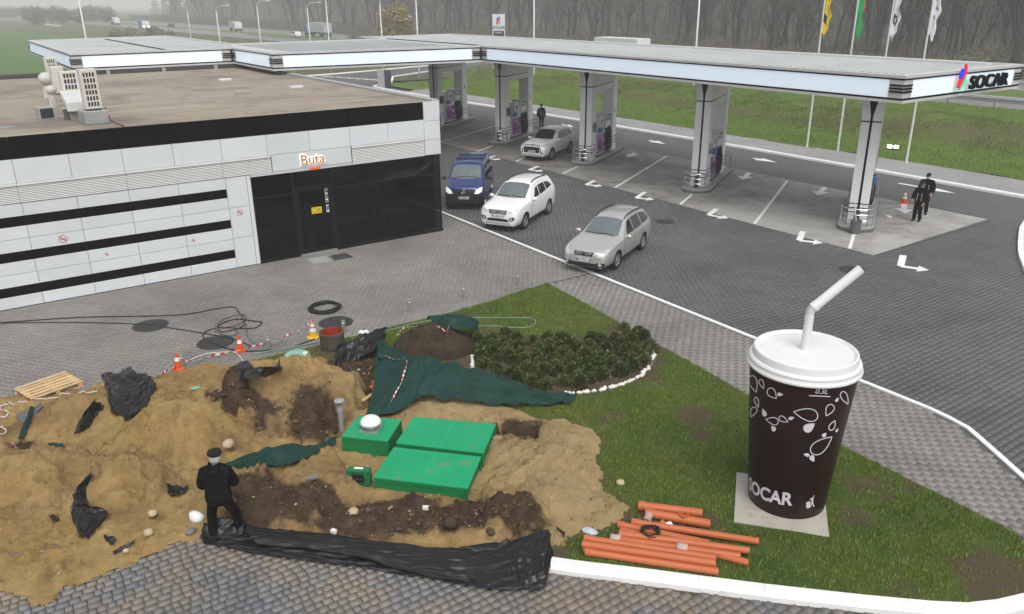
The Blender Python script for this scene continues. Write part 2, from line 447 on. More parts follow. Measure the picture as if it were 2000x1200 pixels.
struct(MB().prism([(x+.02, y-.24) for x, y in RK]+[(30, 6), (42, 9), (42, 14.7)], -.03, .1).build('corner_pavement', m_farwalk))

# white markings, 4 mm above what they lie on
mk = MB()
Ux = Vector((cos(radians(29.5)), sin(radians(29.5)), 0))
def line(m, a, b, w, z):
    a = Vector((a[0], a[1], 0)); b = Vector((b[0], b[1], 0)); t = (b-a).normalized(); n = Vector((-t.y, t.x, 0))*w/2
    m.add([(a-n)+Vector((0, 0, z)), (b-n)+Vector((0, 0, z)), (b+n)+Vector((0, 0, z)), (a+n)+Vector((0, 0, z))], [(0, 1, 2, 3)])
def bay_line(y, s0, s1):
    m = MB(); a = Vector((27.45, y, 0)); line(m, a+Ux*s0, a+Ux*s1, .13, .008); tag(struct(m.build('bay_line', m_white)))
IY = [18.2, 27.1, 36.0, 44.9, 53.8]
for y in IY: bay_line(y-1.25, .02, 2.3); bay_line(y-1.25+4.55, .02, 9.6); bay_line(y-1.25, 9.2, 10.0)
bay_line(59.0, 0, 9.8)
# bent arrows on the yard along the pad, copied from the photograph's ground positions
for (tx, ty), (cx, cy), (hx_, hy_) in (((1568, 452), (1561, 470), (1608, 475)), ((1764, 499), (1759, 520), (1815, 528)), ((1400, 408), (1384, 420), (1423, 427)),
                                      ((1260, 375), (1243, 387), (1278, 390)), ((1162, 353), (1145, 361), (1177, 364)), ((1052, 325), (1034, 332), (1061, 335)), ((966, 305), (950, 310), (979, 312))):
    T, C, Hh = G(tx, ty, .008), G(cx, cy, .008), G(hx_, hy_, .008)
    d = (Hh-C).normalized(); n = Vector((-d.y, d.x, 0)); L = (Hh-C).length; e = (T-C).normalized(); q = Vector((-e.y, e.x, 0)); wd = .12
    m = MB(); zz = Vector((0, 0, 0))
    m.add([C-n*wd, C+d*L*.6-n*wd, C+d*L*.6+n*wd, C+n*wd], [(0, 1, 2, 3)])
    m.add([C+d*L*.6-n*.38, Hh, C+d*L*.6+n*.38], [(0, 1, 2)])
    m.add([C+q*wd*-1+e*wd*.0, C+q*wd, T+q*wd, T-q*wd], [(0, 1, 2, 3)])
    for i, v in enumerate(m.v): m.v[i] = (v[0], v[1], .008+(.0008*(i//4)))
    m.f = [f if (Vector(m.v[f[1]])-Vector(m.v[f[0]])).cross(Vector(m.v[f[2]])-Vector(m.v[f[0]])).z > 0 else f[::-1] for f in m.f]
    struct(m.build('road_arrow', m_white))
def str_arrow(t, h, wd=.13, z=.008, hw=.42, hl=.9):
    T, Hh = G(*t, z), G(*h, z); d = (Hh-T).normalized(); n = Vector((-d.y, d.x, 0)); L = (Hh-T).length
    m = MB(); a = Hh-d*hl
    m.add([T-n*wd, a-n*wd, a+n*wd, T+n*wd], [(0, 1, 2, 3)]); m.add([a-n*hw, Hh, a+n*hw], [(0, 1, 2)])
    struct(m.build('road_arrow', m_white))
for a in (((1611, 366), (1597, 382)), ((1463, 338), (1449, 351)), ((1765, 398), (1768, 417)), ((1240, 299), (1227, 307)), ((1107, 270), (1098, 276))): str_arrow(*a)
for a in (((1755, 358), (1867, 378)), ((1471, 309), (1519, 318)), ((1268, 274), (1300, 282)), ((1097, 243), (1122, 249))): str_arrow(*a, z=-.022, wd=.11, hl=1.4)

# the far side: kerb, walk, verge with a rough bank, access road, highway
FK = [(42.6, -20), (41.7, 10), (41.75, 17), (41.9, 25), (41.95, 33), (41.75, 45), (41.4, 58), (40.6, 68), (40.2, 78), (40.3, 84.5), (40.8, 86.2), (41.9, 87.3), (43.6, 87.6)]
FK += [tuple(G(x, y)[:2]) for x, y in ((770, 150.5), (830, 141.5), (900, 132))]
kerb_run('far_kerb', FK, .28, .12, m_kerb, 1.5, .05, -1)
struct(flat('far_walk', [(x+.02, y) for x, y in FK[:9]]+[(44.0, 80), (44.6, 62), (45.1, 35), (45.4, 23), (45.2, 17), (46.5, -20)], [], .09, m_farwalk))
def groundmat(name, cols, sc=.6, attr=None, rough=.95):
    k = NT(name); co = k.coord()
    f = k.noise(co, sc, 7, .68, .4)
    c = k.mix(k.ramp(f, .38, .6), cols[0], cols[1]); c = k.mix(k.ramp(k.noise(co, sc*2.7, 6, .7), .52, .72), c, cols[2])
    if attr:
        a = k.add('ShaderNodeAttribute', attribute_name=attr).outputs['Fac']
        a = k.math('ADD', a, k.math('MULTIPLY', k.math('ADD', k.noise(co, 3.3, 6, .75), -.5), .9))
        c = k.mix(k.ramp(a, .35, .65), c, cols[3])
    c = k.scale(c, k.math('ADD', k.math('MULTIPLY', k.noise(co, sc*22, 4, .8), .9), .55))
    k.link(c, k.b.inputs['Base Color']); k.b.inputs['Roughness'].default_value = rough
    k.b.inputs['Specular IOR Level'].default_value = .2
    k.bump(k.noise(co, sc*30, 4, .75), .6, .03); MATS[name] = k.m; return k.m
m_verge = groundmat('verge_ground', [(.07, .125, .02), (.095, .15, .025), (.11, .14, .035), (.095, .08, .045)], .35, 'bare')
gx = np.arange(42.0, 73.5, .42); gy = np.arange(-30, 88, .42)
def verge_h(x, y):
    b = sstep(50.5, 54, x)*(1-sstep(60, 66, x))
    h = .10+.75*b+b*(fbm(x*.55, y*.55, 3, 4)-.5)*1.3+(fbm(x*1.7, y*1.7, 9, 3)-.5)*.28*b+sstep(58, 70, x)*.15
    return h+(fbm(x*1.2, y*1.2, 4, 3)-.5)*.12
X, Y = np.meshgrid(gx, gy, indexing='ij'); Z = verge_h(X, Y)
idx = np.arange(X.size).reshape(X.shape)
F = np.stack([idx[:-1, :-1], idx[1:, :-1], idx[1:, 1:], idx[:-1, 1:]], -1).reshape(-1, 4)
cx, cy = (X[:-1, :-1]+.2).ravel(), (Y[:-1, :-1]+.2).ravel()
VERGE = [(x+.1, y) for x, y in FK]+[(73.4, 150), (73.4, -30)]
FWALK = [(x-.3, y) for x, y in FK[:9]]+[(43.8, 79), (44.5, 62), (45.0, 35), (45.3, 23), (45.1, 17), (46.4, -20)]
keep = inpoly(cx, cy, [(x+.35, y) for x, y in FK]+[(73.4, 120), (73.4, -30)]) & ~inpoly(cx, cy, FWALK)
bare = (sstep(49.5, 52.5, X)*(1-sstep(60, 65, X)))*(.05+.75*fbm(X*.25, Y*.12, 21, 4))
struct(npmesh('grass_verge', np.stack([X, Y, Z], -1).reshape(-1, 3), F[keep], m_verge, smooth=True, attr={'bare': bare.ravel()}))
# grass tufts on the verge
def blades(name, n, sampler, hfun, hmin, hmax, wd, m, lean=.5, parent=None):
    x, y = sampler(n); n = len(x); z = hfun(x, y)
    a = RNG.random(n)*2*pi; h = hmin+(hmax-hmin)*RNG.random(n)**1.5; b = RNG.random(n)*2*pi; l = lean*h*RNG.random(n)
    V = np.zeros((n, 3, 3)); dx, dy = np.cos(a)*wd/2, np.sin(a)*wd/2
    V[:, 0] = np.stack([x-dx, y-dy, z-.01], 1); V[:, 1] = np.stack([x+dx, y+dy, z-.01], 1)
    V[:, 2] = np.stack([x+np.cos(b)*l, y+np.sin(b)*l, z+h], 1)
    o = npmesh(name, V.reshape(-1, 3), np.arange(n*3).reshape(-1, 3), m, parent); o['kind'] = 'stuff'; return o
def grassmat(name, cols, sc):
    k = NT(name); co = k.coord()
    c = k.mix(k.ramp(k.noise(co, sc, 6, .65, .3), .36, .62), cols[0], cols[1])
    c = k.mix(k.math('MULTIPLY', k.ramp(k.noise(co, sc*.6, 5, .6, .2), .55, .68), .8), c, cols[2])
    r = k.add('ShaderNodeNewGeometry').outputs['Random Per Island']
    c = k.mix(k.ramp(r, .82, .86), c, cols[2])
    c = k.scale(c, k.math('ADD', k.math('MULTIPLY', r, .9), .55))
    k.link(c, k.b.inputs['Base Color']); k.b.inputs['Roughness'].default_value = .7; k.b.inputs['Specular IOR Level'].default_value = .25
    MATS[name] = k.m; return k.m
m_vgrass = grassmat('verge_grass', [(.095, .19, .018), (.14, .235, .026), (.20, .21, .06)], .5)
def samp_verge(n):
    x = RNG.uniform(44.5, 73, n); y = RNG.uniform(5, 87, n)
    k = in_view(x, y) & inpoly(x, y, [(a+.5, b) for a, b in FK]+[(73.2, 120), (73.2, -30)]) & ~inpoly(x, y, FWALK)
    band = sstep(50, 53, x)*(1-sstep(62, 67, x))
    k &= RNG.random(n) > band*.35*sstep(.42, .6, fbm(x*.35, y*.2, 21, 4))
    return x[k], y[k]
blades('verge_grass', 260000, samp_verge, verge_h, .04, .2, .035, m_vgrass, 1.0)
m_weed = grassmat('verge_weeds', [(.07, .125, .025), (.11, .13, .045), (.17, .12, .075)], .3)
def samp_weed(n):
    x = RNG.uniform(50, 66, n); y = RNG.uniform(5, 87, n)
    k = in_view(x, y) & (RNG.random(n) < sstep(.45, .62, fbm(x*.4, y*.3, 31, 4))*sstep(50, 52, x)*(1-sstep(61, 66, x)))
    return x[k], y[k]
blades('verge_weeds', 80000, samp_weed, verge_h, .06, .28, .05, m_weed, 1.2)

m_terrain = groundmat('terrain', [(.075, .075, .035), (.085, .10, .035), (.11, .085, .055)], .02)
TX0, TX1, TY0, TY1 = -700, 1200, -80, 2200
struct(flat('terrain', [(TX0, TY0), (TX1, TY0), (TX1, TY1), (TX0, TY1)], [[(-42, -30), (41.65, -30), (73.2, -30), (73.2, 87.9), (41.65, 91.9), (-42, 91.9)]], -.06, m_terrain))
m_field = groundmat('green_field', [(.07, .13, .035), (.085, .15, .045), (.09, .12, .05)], .06)
struct(flat('green_field', [tuple(G(x, y)[:2]) for x, y in ((-60, 172), (150, 140), (330, 92), (150, 72), (0, 62), (-120, 66), (-250, 160))], [], -.045, m_field))
m_scrubsoil = mat('scrub_soil', (.10, .085, .055), .95, var=.3, vs=.2, fine=.3)
struct(flat('rough_ground', [tuple(G(x, y)[:2]) for x, y in ((-60, 186), (160, 170), (160, 146), (-60, 158))], [], -.02, m_scrubsoil))
AR = [(520, 163), (555, 152), (640, 146), (720, 139), (830, 129), (940, 120.5), (1010, 115), (1010, 119), (945, 126), (900, 133), (830, 142.5), (768, 151.5), (742, 158), (731, 164), (700, 172)]
struct(flat('access_road', [tuple(G(x, y)[:2]) for x, y in AR], [], -.035, m_far))
kerb_run('access_kerb', [tuple(G(x, y)[:2]) for x, y in ((560, 152), (600, 148.5), (640, 146), (720, 139), (830, 129), (940, 120.5))], .3, .1, m_kerb, 3, .05, 1, z0=-.06)
m = MB()
for k in range(7):
    a = G(628+k*17, 150.5+k*1.0, -.02); b = G(650+k*17, 149+k*1.4, -.02); line(m, a, b, .5, -.02)
struct(m.build('hatched_marking', m_white))
# highway: two carriageways running away on the right
def hx(y): return -8*(max(y, 0)/430)**2
def strip(name, xa, xb, z, mt, y0=-60, y1=1500, n=40):
    vs = []; fs = []
    for i in range(n+1):
        y = y0+(y1-y0)*(i/n)**1.7; d = hx(y) if y < 500 else hx(500)-(y-500)*.16
        vs += [(xa+d, y, z), (xb+d, y, z)]
    for i in range(n): fs.append((2*i, 2*i+1, 2*i+3, 2*i+2))
    return struct(MB().add(vs, fs).build(name, mt))
strip('highway', 74.0, 84.6, -.03, m_road); strip('highway', 91.6, 103, -.03, m_road)
strip('median', 84.62, 91.58, -.02, m_verge)
for xx in (74.9, 84.0, 92.2, 102.4): strip('edge_line', xx, xx+.22, -.022, m_white)
m = MB()
for xx in (79.4, 97.2):
    for i in range(60):
        y = 10+i*9; line(m, (xx+hx(y), y), (xx+hx(y+3), y+3), .16, -.022)
struct(m.build('lane_dashes', m_white))
RD = [(8, 26), (40, 34), (75, 43), (120, 50), (118, 52.5), (70, 46.5), (38, 37.5), (-10, 24), (-60, 14), (-60, 10)]
struct(flat('distant_road', [tuple(G(x, y)[:2]) for x, y in RD], [], -.04, mat('distant_asphalt', (.42, .40, .37), .9)))
# ------------------------------------------------------------------ the restaurant building
m_panel = mat('white_cladding', (.605, .63, .65), .38, var=.07, vs=.5, isl=.04, fine=.02)
m_black = mat('black_cladding', (.003, .0026, .0022), .5, var=.15, vs=1.2, isl=.1, spec=.06)
m_slat = mat('louvre_white', (.70, .70, .69), .45, var=.05)
m_dark = mat('gap_shade', (.015, .015, .015), .8, var=0)  # near-black colour stands in for shade behind louvre slats and at roof ribs
m_alu = mat('aluminium', (.42, .43, .44), .4, metal=.6, var=.1, vs=3)
m_greym = mat('grey_metal', (.36, .36, .355), .5, metal=.2, var=.1, vs=1.5)
m_chrome = mat('stainless', (.62, .62, .62), .22, metal=1, var=.06, vs=4)
m_glassd = mat('tinted_glass', (.002, .0022, .0022), .03, var=0, spec=.36)
m_glassd.node_tree.nodes['Principled BSDF'].inputs['Alpha'].default_value = .72
m_frame = mat('black_frame', (.006, .006, .006), .5, var=.1, spec=.2)
m_conc = mat('concrete_grey', (.30, .30, .285), .85, var=.2, vs=2, fine=.15, bump=.2, bs=30)
def roofmat():
    k = NT('bitumen_roof'); co = k.coord()
    mp = k.add('ShaderNodeMapping'); mp.inputs['Scale'].default_value = (.25, 1.2, 1); mp.inputs['Rotation'].default_value = (0, 0, .25); k.link(co, mp.inputs[0])
    f = k.noise(mp.outputs[0], .8, 7, .68, .6)
    c = k.mix(k.ramp(f, .35, .65), (.25, .205, .15, 1), (.33, .285, .22, 1))
    c = k.mix(k.math('MULTIPLY', k.ramp(k.noise(co, .28, 6, .7, .5), .50, .62), .7), c, (.135, .12, .10, 1))
    c = k.mix(k.math('MULTIPLY', k.ramp(k.noise(mp.outputs[0], 1.9, 5, .7), .58, .68), .7), c, (.17, .10, .07, 1))
    t = k.add('ShaderNodeTexBrick'); k.link(co, t.inputs['Vector']); t.inputs['Scale'].default_value = 1
    t.inputs['Brick Width'].default_value = 9; t.inputs['Row Height'].default_value = 1.02; t.inputs['Mortar Size'].default_value = .026
    for i, v in (('Color1', 1), ('Color2', .90), ('Mortar', .42)): t.inputs[i].default_value = (v, v, v, 1)
    c = k.scale(c, t.outputs[0]); c = k.scale(c, k.math('ADD', k.math('MULTIPLY', k.noise(co, 7, 4, .8), .4), .8))
    pud = k.ramp(k.noise(mp.outputs[0], .45, 4, .55, .3), .64, .66); c = k.mix(k.math('MULTIPLY', pud, .6), c, (.10, .095, .085, 1))
    k.link(c, k.b.inputs['Base Color'])
    k.link(k.math('ADD', k.math('MULTIPLY', pud, -.62), .72), k.b.inputs['Roughness']); return k.m
m_roof = roofmat()
B = thing('restaurant_building', 'low white panelled restaurant with black bands, dark glass front and tan flat roof', 'building', (0, 28.5, 0))
FY = -.02          # outer face of the cladding in the building's frame (y away from the camera)
def bpart(name, x0, x1, z0, z1, m, y0=FY, y1=.06, g=.006, bevel=.004):
    return MB().box(x0+g, x1-g, y0, y1, z0+g, z1-g).build(name, m, B, bevel=bevel)
MB().box(-7.5, 8.36, .07, 5.5, 0, 5.19).box(8.36, 16.16, .07, 5.5, 3.24, 5.19).box(-7.5, 16.16, 5.5, 23.5, 0, 5.19).build('wall', m_dark, B)
MB().box(8.361, 15.9, .07, 5.499, -.02, .07).build('interior_floor', mat('brown_tiles', (.045, .04, .034), .5, var=.2, vs=1.5), B)
MB().box(15.9, 16.13, .5, 5.499, .07, 3.23).box(8.361, 15.9, 5.3, 5.499, .07, 3.23).build('interior_wall', mat('interior_render', (.06, .057, .053), .8, var=.1), B)
MB().box(-7.5, 15.93, .05, 23.4, 5.19, 5.26).build('roof', m_roof, B)
MB().box(15.94, 16.24, .07, 23.4, 5.20, 5.36).build('parapet', m_greym, B, bevel=.01)
JX = [1.35-1.5525*k for k in range(6, 0, -1)]+[1.35, 2.87, 4.40, 5.96, 7.54]
UX = [-7.9651]+[1.35-1.5525*k for k in range(5, 0, -1)]+[1.35, 2.87, 4.40, 5.96, 7.54, 9.13, 10.71, 12.30, 13.88, 15.47]
def panels(name, xs, z0, z1, m, **kw):
    for a, b in zip(xs, xs[1:]): bpart(name, a, b, z0, z1, m, **kw)
panels('black_panel', UX, 4.635, 5.31, m_black, y0=FY+.012)
panels('wall_panel', UX, 3.905, 4.635, m_panel)
for z0, z1 in ((4.56, 5.31), (3.83, 4.56), (3.22, 3.83)): bpart('wall_panel', 15.47, 16.2, z0, z1, m_panel)
for z0, z1 in ((2.9, 3.29), (2.2, 2.585), (1.8, 2.2), (1.095, 1.49), (.70, 1.095), (.02, .385)): panels('wall_panel', JX, z0, z1, m_panel)
for z0, z1 in ((2.585, 2.9), (1.49, 1.8), (.385, .70)): panels('black_panel', JX, z0, z1, m_black, y0=FY+.05)
for z0, z1 in ((.02, 1.11), (1.11, 2.22), (2.22, 3.29)): bpart('wall_panel', 7.54, 8.26, z0, z1, m_panel)
bpart('corner_trim', 8.26, 8.405, .02, 3.29, m_panel, y0=FY-.02)
bpart('sign_panel', 9.24, 12.31, 3.31, 3.905, m_panel)
def louvre(x0, x1, z0, z1):
    m = MB(); n = 10; h = (z1-.07-z0)/n
    for i in range(n):
        z = z0+h*i
        m.add([(x0, FY+.035, z), (x1, FY+.035, z), (x1, FY+.035, z+.006), (x1, FY-.012, z+.012), (x1, FY+.028, z+h*.80), (x0, FY+.028, z+h*.80), (x0, FY-.012, z+.012), (x0, FY+.035, z+.006)],
              [(0, 1, 2, 7), (7, 2, 3, 6), (6, 3, 4, 5)])
    m.box(x0, x1, FY-.03, .05, z1-.06, z1)
    o = m.build('louvre_slats', m_slat, B); o['kind'] = 'stuff'
LX = [-7.96]+[-4.9+.001, -1.79, 1.33, 4.41, 7.5, 9.22]
for a, b in zip(LX, LX[1:]): louvre(a+.004, b-.004, 3.31, 3.9)
louvre(12.34, 15.45, 3.26, 3.895)
bpart('trim_strip', 8.42, 15.46, 3.205, 3.255, m_panel, y0=FY-.01)
bpart('trim_strip', 8.42, 12.32, 3.256, 3.305, m_panel, y0=FY-.006)
# glass front
def pane(name, x0, x1, z0, z1, y=.03, parent=B): return MB().box(x0, x1, y, y+.03, z0, z1).build(name, m_glassd, parent)
for x0, x1 in ((8.44, 9.88), (11.5, 13.8), (13.84, 16.10)):
    pane('window_pane', x0, x1, .14, 2.40); pane('window_pane', x0, x1, 2.45, 3.19)
pane('window_pane', 9.96, 11.42, 2.62, 3.19, .035)
fr = MB()
for x in (8.41, 9.88, 11.42, 13.8, 16.10): fr.box(x, x+.08 if x in (9.88, 11.42) else x+.04, 0, .058, .1, 3.2)
for x0, x1 in ((8.45, 9.88), (11.50, 13.8), (13.84, 16.10)): fr.box(x0, x1, .004, .058, 2.40, 2.45)
fr.box(8.41, 9.9, -.03, .06, 0, .12); fr.box(11.45, 16.16, -.03, .06, 0, .12); fr.box(9.97, 11.41, .003, .058, 2.55, 2.62)
fr.build('window_frame', m_frame, B, bevel=.004)
dr = MB().box(9.97, 10.1, .0, .05, .1, 2.55).box(11.29, 11.41, .0, .05, .1, 2.55).box(10.1, 11.29, .0, .05, .1, .22).box(10.1, 11.29, .0, .05, 2.45, 2.55).build('door', m_frame, B, bevel=.004)
pane('door_pane', 10.1, 11.29, .22, 2.45, .02, dr)
MB().tube([(10.28, -.06, .5), (10.28, -.06, 2.0)], .014, 8).tube([(10.28, -.06, .6), (10.28, .02, .6)], .01, 6).tube([(10.28, -.06, 1.9), (10.28, .02, 1.9)], .01, 6).build('handle', m_frame, dr)
bpart('threshold', 9.97, 11.42, .0, .07, m_alu, y0=-.08)
# stickers on the door, the exit lamp and the sign letters
m_yel = mat('yellow_sticker', (.70, .52, .02), .5, var=.05); m_print = mat('white_print', (.72, .72, .70), .5, var=.05)
m_ink = mat('dark_ink', (.03, .028, .02), .6, var=0)
m_red = mat('sign_red', (.50, .05, .04), .5, var=.05)
st = MB().box(10.55, 10.95, .008, .014, 1.55, 1.79).build('yellow_notice', m_yel, B)
me = MB()
for i in range(24):
    a = 2*pi*i/24; b = 2*pi*(i+1)/24
    me.add([(10.66+.085*cos(a), .005, 1.67+.085*sin(a)), (10.66+.085*cos(b), .005, 1.67+.085*sin(b)), (10.66+.07*cos(b), .005, 1.67+.07*sin(b)), (10.66+.07*cos(a), .005, 1.67+.07*sin(a))], [(0, 1, 2, 3)])
for i in range(4): me.box(10.77, 10.92-.02*(i % 2), .005, .007, 1.72-.04*i, 1.735-.04*i)
me.build('notice_print', m_ink, st)
FX = lambda x, z, y=-.03: FR((x, y, z), (1, 0, 0), (0, 0, 1), (0, -1, 0))
m = MB(); r_ = random.Random(4)
for i in range(13):                                     # the upright line of white characters, too small to read
    if i == 8: continue
    z0 = 2.50-i*.075
    m.box(11.13, 11.24, .004, .008, z0-.062, z0-.048 if i % 3 else z0)
    m.box(11.13, 11.147, .004, .0085, z0-.062, z0); 
    if i % 2: m.box(11.222, 11.24, .004, .009, z0-.062, z0)
    if i % 3 == 0: m.box(11.17, 11.188, .0035, .0095, z0-.05, z0+.004)
m.build('door_lettering', m_print, B)
m_glow = mat('sign_glow', (.95, .80, .68), .5, var=0, emit=.75, ecol=(1, .82, .70))
m_copper = mat('copper_letters', (.42, .26, .17), .4, metal=.2, var=.1, vs=8)
textobj('sign_halo', 'Buta', m_glow, FX(10.75, 3.60, -.035), B, .52, .012, .026)
textobj('sign_lettering', 'Buta', m_copper, FX(10.75, 3.60, -.07), B, .52, .02, .002)
MB().box(10.64, 11.0, -.12, -.035, 3.215, 3.32).build('exit_lamp', mat('orange_lamp', (.65, .13, .02), .35, var=0, emit=.12, ecol=(1, .25, .03)), B, bevel=.02)
def nosmoke(x, z, r, lab):
    y = -.0235
    t = thing('prohibition_sign', lab, 'sign', (x, 28.5, z), group='small round signs on the white cladding')
    m = MB()
    for i in range(28):
        a = 2*pi*i/28; b = 2*pi*(i+1)/28
        m.add([(r*cos(a), y, r*sin(a)), (r*cos(b), y, r*sin(b)), (.84*r*cos(b), y, .84*r*sin(b)), (.84*r*cos(a), y, .84*r*sin(a))], [(0, 1, 2, 3)])
    q = .6; m.add([(-r*q-.01, y-.0003, r*q-.01), (-r*q+.012, y-.0003, r*q+.012), (r*q+.012, y-.0003, -r*q+.012), (r*q-.01, y-.0003, -r*q-.01)], [(0, 3, 2, 1)])
    m.build('ring', m_red, t)
    MB().box(-r*.55, r*.45, y-.0002, y+.0005, -r*.1, r*.08).build('pictogram', m_ink, t)
nosmoke(2.25, 2.0, .125, 'red no smoking ring on the white cladding between the upper black bands')
nosmoke(7.89, 2.01, .11, 'red no smoking ring on the plain white end column beside the dark glass')
nosmoke(3.41, 1.28, .055, 'tiny round sticker between the lower black bands farther from the glass front')
nosmoke(6.18, 1.28, .055, 'tiny round sticker between the lower black bands nearer the glass front')
# seen dimly through the tinted glass: tables, chairs, a caution board
m_ttop = mat('table_top', (.50, .48, .45), .5, var=.08); m_chair = mat('chair_dark', (.06, .05, .045), .6, var=.1)
for k, (x, y, lab) in enumerate(((12.75, 29.75, 'pale topped cafe table behind the wide dark window beside the door'), (14.7, 30.0, 'pale topped cafe table behind the dark window nearest the corner'), (9.0, 29.9, 'pale topped cafe table behind the narrow dark window left of the door'))):
    t = thing('cafe_table', lab, 'table', (x, y, .07), 0, 'cafe tables inside the dark glass')
    MB().box(-.55, .55, -.35, .35, .72, .75).build('table_top', m_ttop, t, bevel=.01); MB().lathe([(.2, 0), (.2, .02), (.035, .04), (.035, .72)], 14, caps=(True, False)).build('leg', m_frame, t)
    for s in ((-1, 1) if k else (-1, 1)):
        c = thing('cafe_chair', 'dark cafe chair '+('left' if s < 0 else 'right')+' of the cafe table '+('beside the door', 'nearest the corner', 'behind the narrow window')[k], 'chair', (x+s*.72, y, .07), 0, 'cafe chairs inside the dark glass')
        MB().box(-.21, .21, -.21, .21, .42, .47).build('seat', m_chair, c, bevel=.01); MB().box(s*.2-.02, s*.2+.02, -.2, .2, .47, .9).build('backrest', m_chair, c, bevel=.01)
        for a in (-1, 1):
            for b in (-1, 1): MB().box(a*.18-.015, a*.18+.015, b*.18-.015, b*.18+.015, 0, .42).build('leg', m_frame, c)
t = thing('caution_board', 'yellow folding caution board standing inside the glass door', 'caution board', (10.62, 28.95, .07))
MB().add([(-.16, -.14, 0), (.16, -.14, 0), (.13, -.01, .66), (-.13, -.01, .66), (-.16, -.12, 0), (.16, -.12, 0), (.13, .0, .66), (-.13, .0, .66)], [(0, 1, 2, 3), (4, 7, 6, 5), (0, 4, 5, 1), (1, 5, 6, 2), (2, 6, 7, 3), (3, 7, 4, 0)]).build('front_leaf', m_yel, t)
MB().add([(-.16, .14, 0), (.16, .14, 0), (.13, .012, .66), (-.13, .012, .66), (-.16, .12, 0), (.16, .12, 0), (.13, .002, .66), (-.13, .002, .66)], [(3, 2, 1, 0), (5, 6, 7, 4), (0, 1, 5, 4), (1, 2, 6, 5), (2, 3, 7, 6), (3, 0, 4, 7)]).build('rear_leaf', m_yel, t)
# rear volume under the canopy: dark recessed wall with posts
MB().box(-.5, 16.2, 23.5, 24.0, 3.0, 5.47).build('rear_wall', mat('dark_render', (.06, .06, .058), .8, var=.2, vs=1), B)
for x in (5.0, 8.0, 11.0, 14.0): MB().box(x, x+.18, 23.36, 23.48, 5.2, 5.48).build('post', m_greym, B)

# things on the roof
RZ = 5.262
m_ac = mat('ac_beige', (.58, .56, .51), .45, var=.08, vs=2); m_slot = mat('ac_slot', (.03, .03, .03), .7, var=0)
def ac_unit(x, y, wd, dp, h, cols, rows, z, lab, rz=0, plinth=0, blank=()):
    t = thing('air_conditioner', lab, 'air conditioner', (x, y, z), rz, 'outdoor air conditioning units on the roof')
    if plinth: MB().prism([(-wd*.75, -.35), (wd*.75, -.35), (wd*.75, .5), (-wd*.75, .5)], -.0, plinth).build('plinth', m_conc, t, bevel=.02)
    MB().box(-wd/2, wd/2, -dp/2, dp/2, plinth+.05, plinth+.05+h).build('casing', m_ac, t, bevel=.025)
    m = MB()
    for r in range(rows):
        if r in blank: continue
        for c in range(cols):
            x0 = -wd*.36+wd*.72*c/cols; z0 = plinth+.05+h*(.06+.88*r/rows)
            m.box(x0+.015, x0+wd*.72/cols-.02, -dp/2-.006, -dp/2+.01, z0+.02, z0+h*.88/rows-.035)
    s = m.build('grille_slots', m_slot, t); s['kind'] = 'stuff'
    m = MB().box(-wd/2+.05, wd/2-.05, -dp/2+.05, dp/2-.05, plinth, plinth+.05); m.build('feet', m_slot, t)
    return t
ac_unit(4.1, 30.5, .52, .34, 1.28, 4, 6, RZ, 'tall beige air conditioner on a concrete plinth at the front edge of the roof', .12, .42)
ac_unit(4.19, 36.1, .62, .36, .72, 4, 3, RZ+.56, 'short beige air conditioner standing on the far end of the white duct', .1)
ac_unit(4.05, 38.2, .46, .36, 1.05, 1, 1, RZ+.3, 'plain beige air conditioner with no front slots behind the duct', .1, blank=(0,))
ac_unit(4.3, 42.2, .44, .36, .95, 4, 4, RZ+.55, 'farthest beige air conditioner rising in front of the canopy corner', .1, blank=(1,))
t = thing('roof_duct', 'long low white ventilation duct running back across the tan roof', 'duct', (4.0, 33.3, RZ), -.08)
MB().box(-.42, .45, -1.9, 3.0, .32, .62).build('duct_top', mat('duct_white', (.60, .61, .61), .45, var=.15, vs=1.5), t, bevel=.015)
MB().box(-.36, .4, -1.7, 2.9, 0, .32).build('duct_base', m_conc, t)
for y in (-1.2, .2, 1.5): MB().box(-.375, -.355, y, y+.35, .06, .28).build('vent_opening', m_slot, t)
for x, y, r, h, lab in ((3.8, 40.2, .29, .52, 'large white ball shaped roof ventilator beside the air conditioners'), (3.62, 37.1, .2, .40, 'small white ball shaped roof ventilator on a white stub pipe')):
    t = thing('roof_ventilator', lab, 'ventilator', (x, y, RZ))
    MB().lathe([(r*.45, 0), (r*.45, h), (r*.55, h+.02)], 16).build('stub_pipe', m_ac, t, True, angle=40)
    MB().lathe([(.02, h+2*r*.92)]+[(r*sin(a), h+r*.92-r*.92*-cos(a)*1) for a in [pi*k/12 for k in range(1, 12)]][::1]+[(.02, h)], 20, caps=(False, False)).build('ball', mat('ball_white', (.48, .48, .46), .5, var=.1, vs=3), t, True)
    for a in (.3, 2.1, 4.2): MB().tube([(r*.2*cos(a), r*.2*sin(a), 0), (r*1.15*cos(a), r*1.15*sin(a), 0.02), (r*.9*cos(a), r*.9*sin(a), h*.9)], .03, 6).build('bracket', m_ac, t)
t = thing('speaker_box', 'small open black fronted box lying on the roof', 'box', (2.9, 32.6, RZ), .15)
MB().box(-.3, .3, -.2, .2, 0, .42).build('case', m_greym, t, bevel=.01); MB().box(-.24, .16, -.215, -.19, .06, .38).build('front', m_slot, t)
t = thing('junction_box', 'small dark grey junction box on the roof beside the duct', 'box', (3.6, 32.1, RZ), -.1)
MB().box(-.24, .24, -.2, .2, 0, .36).build('case', mat('dark_grey_box', (.09, .09, .095), .5, var=.1), t, bevel=.015); MB().box(-.25, .25, -.21, .21, .36, .39).build('lid', m_greym, t)
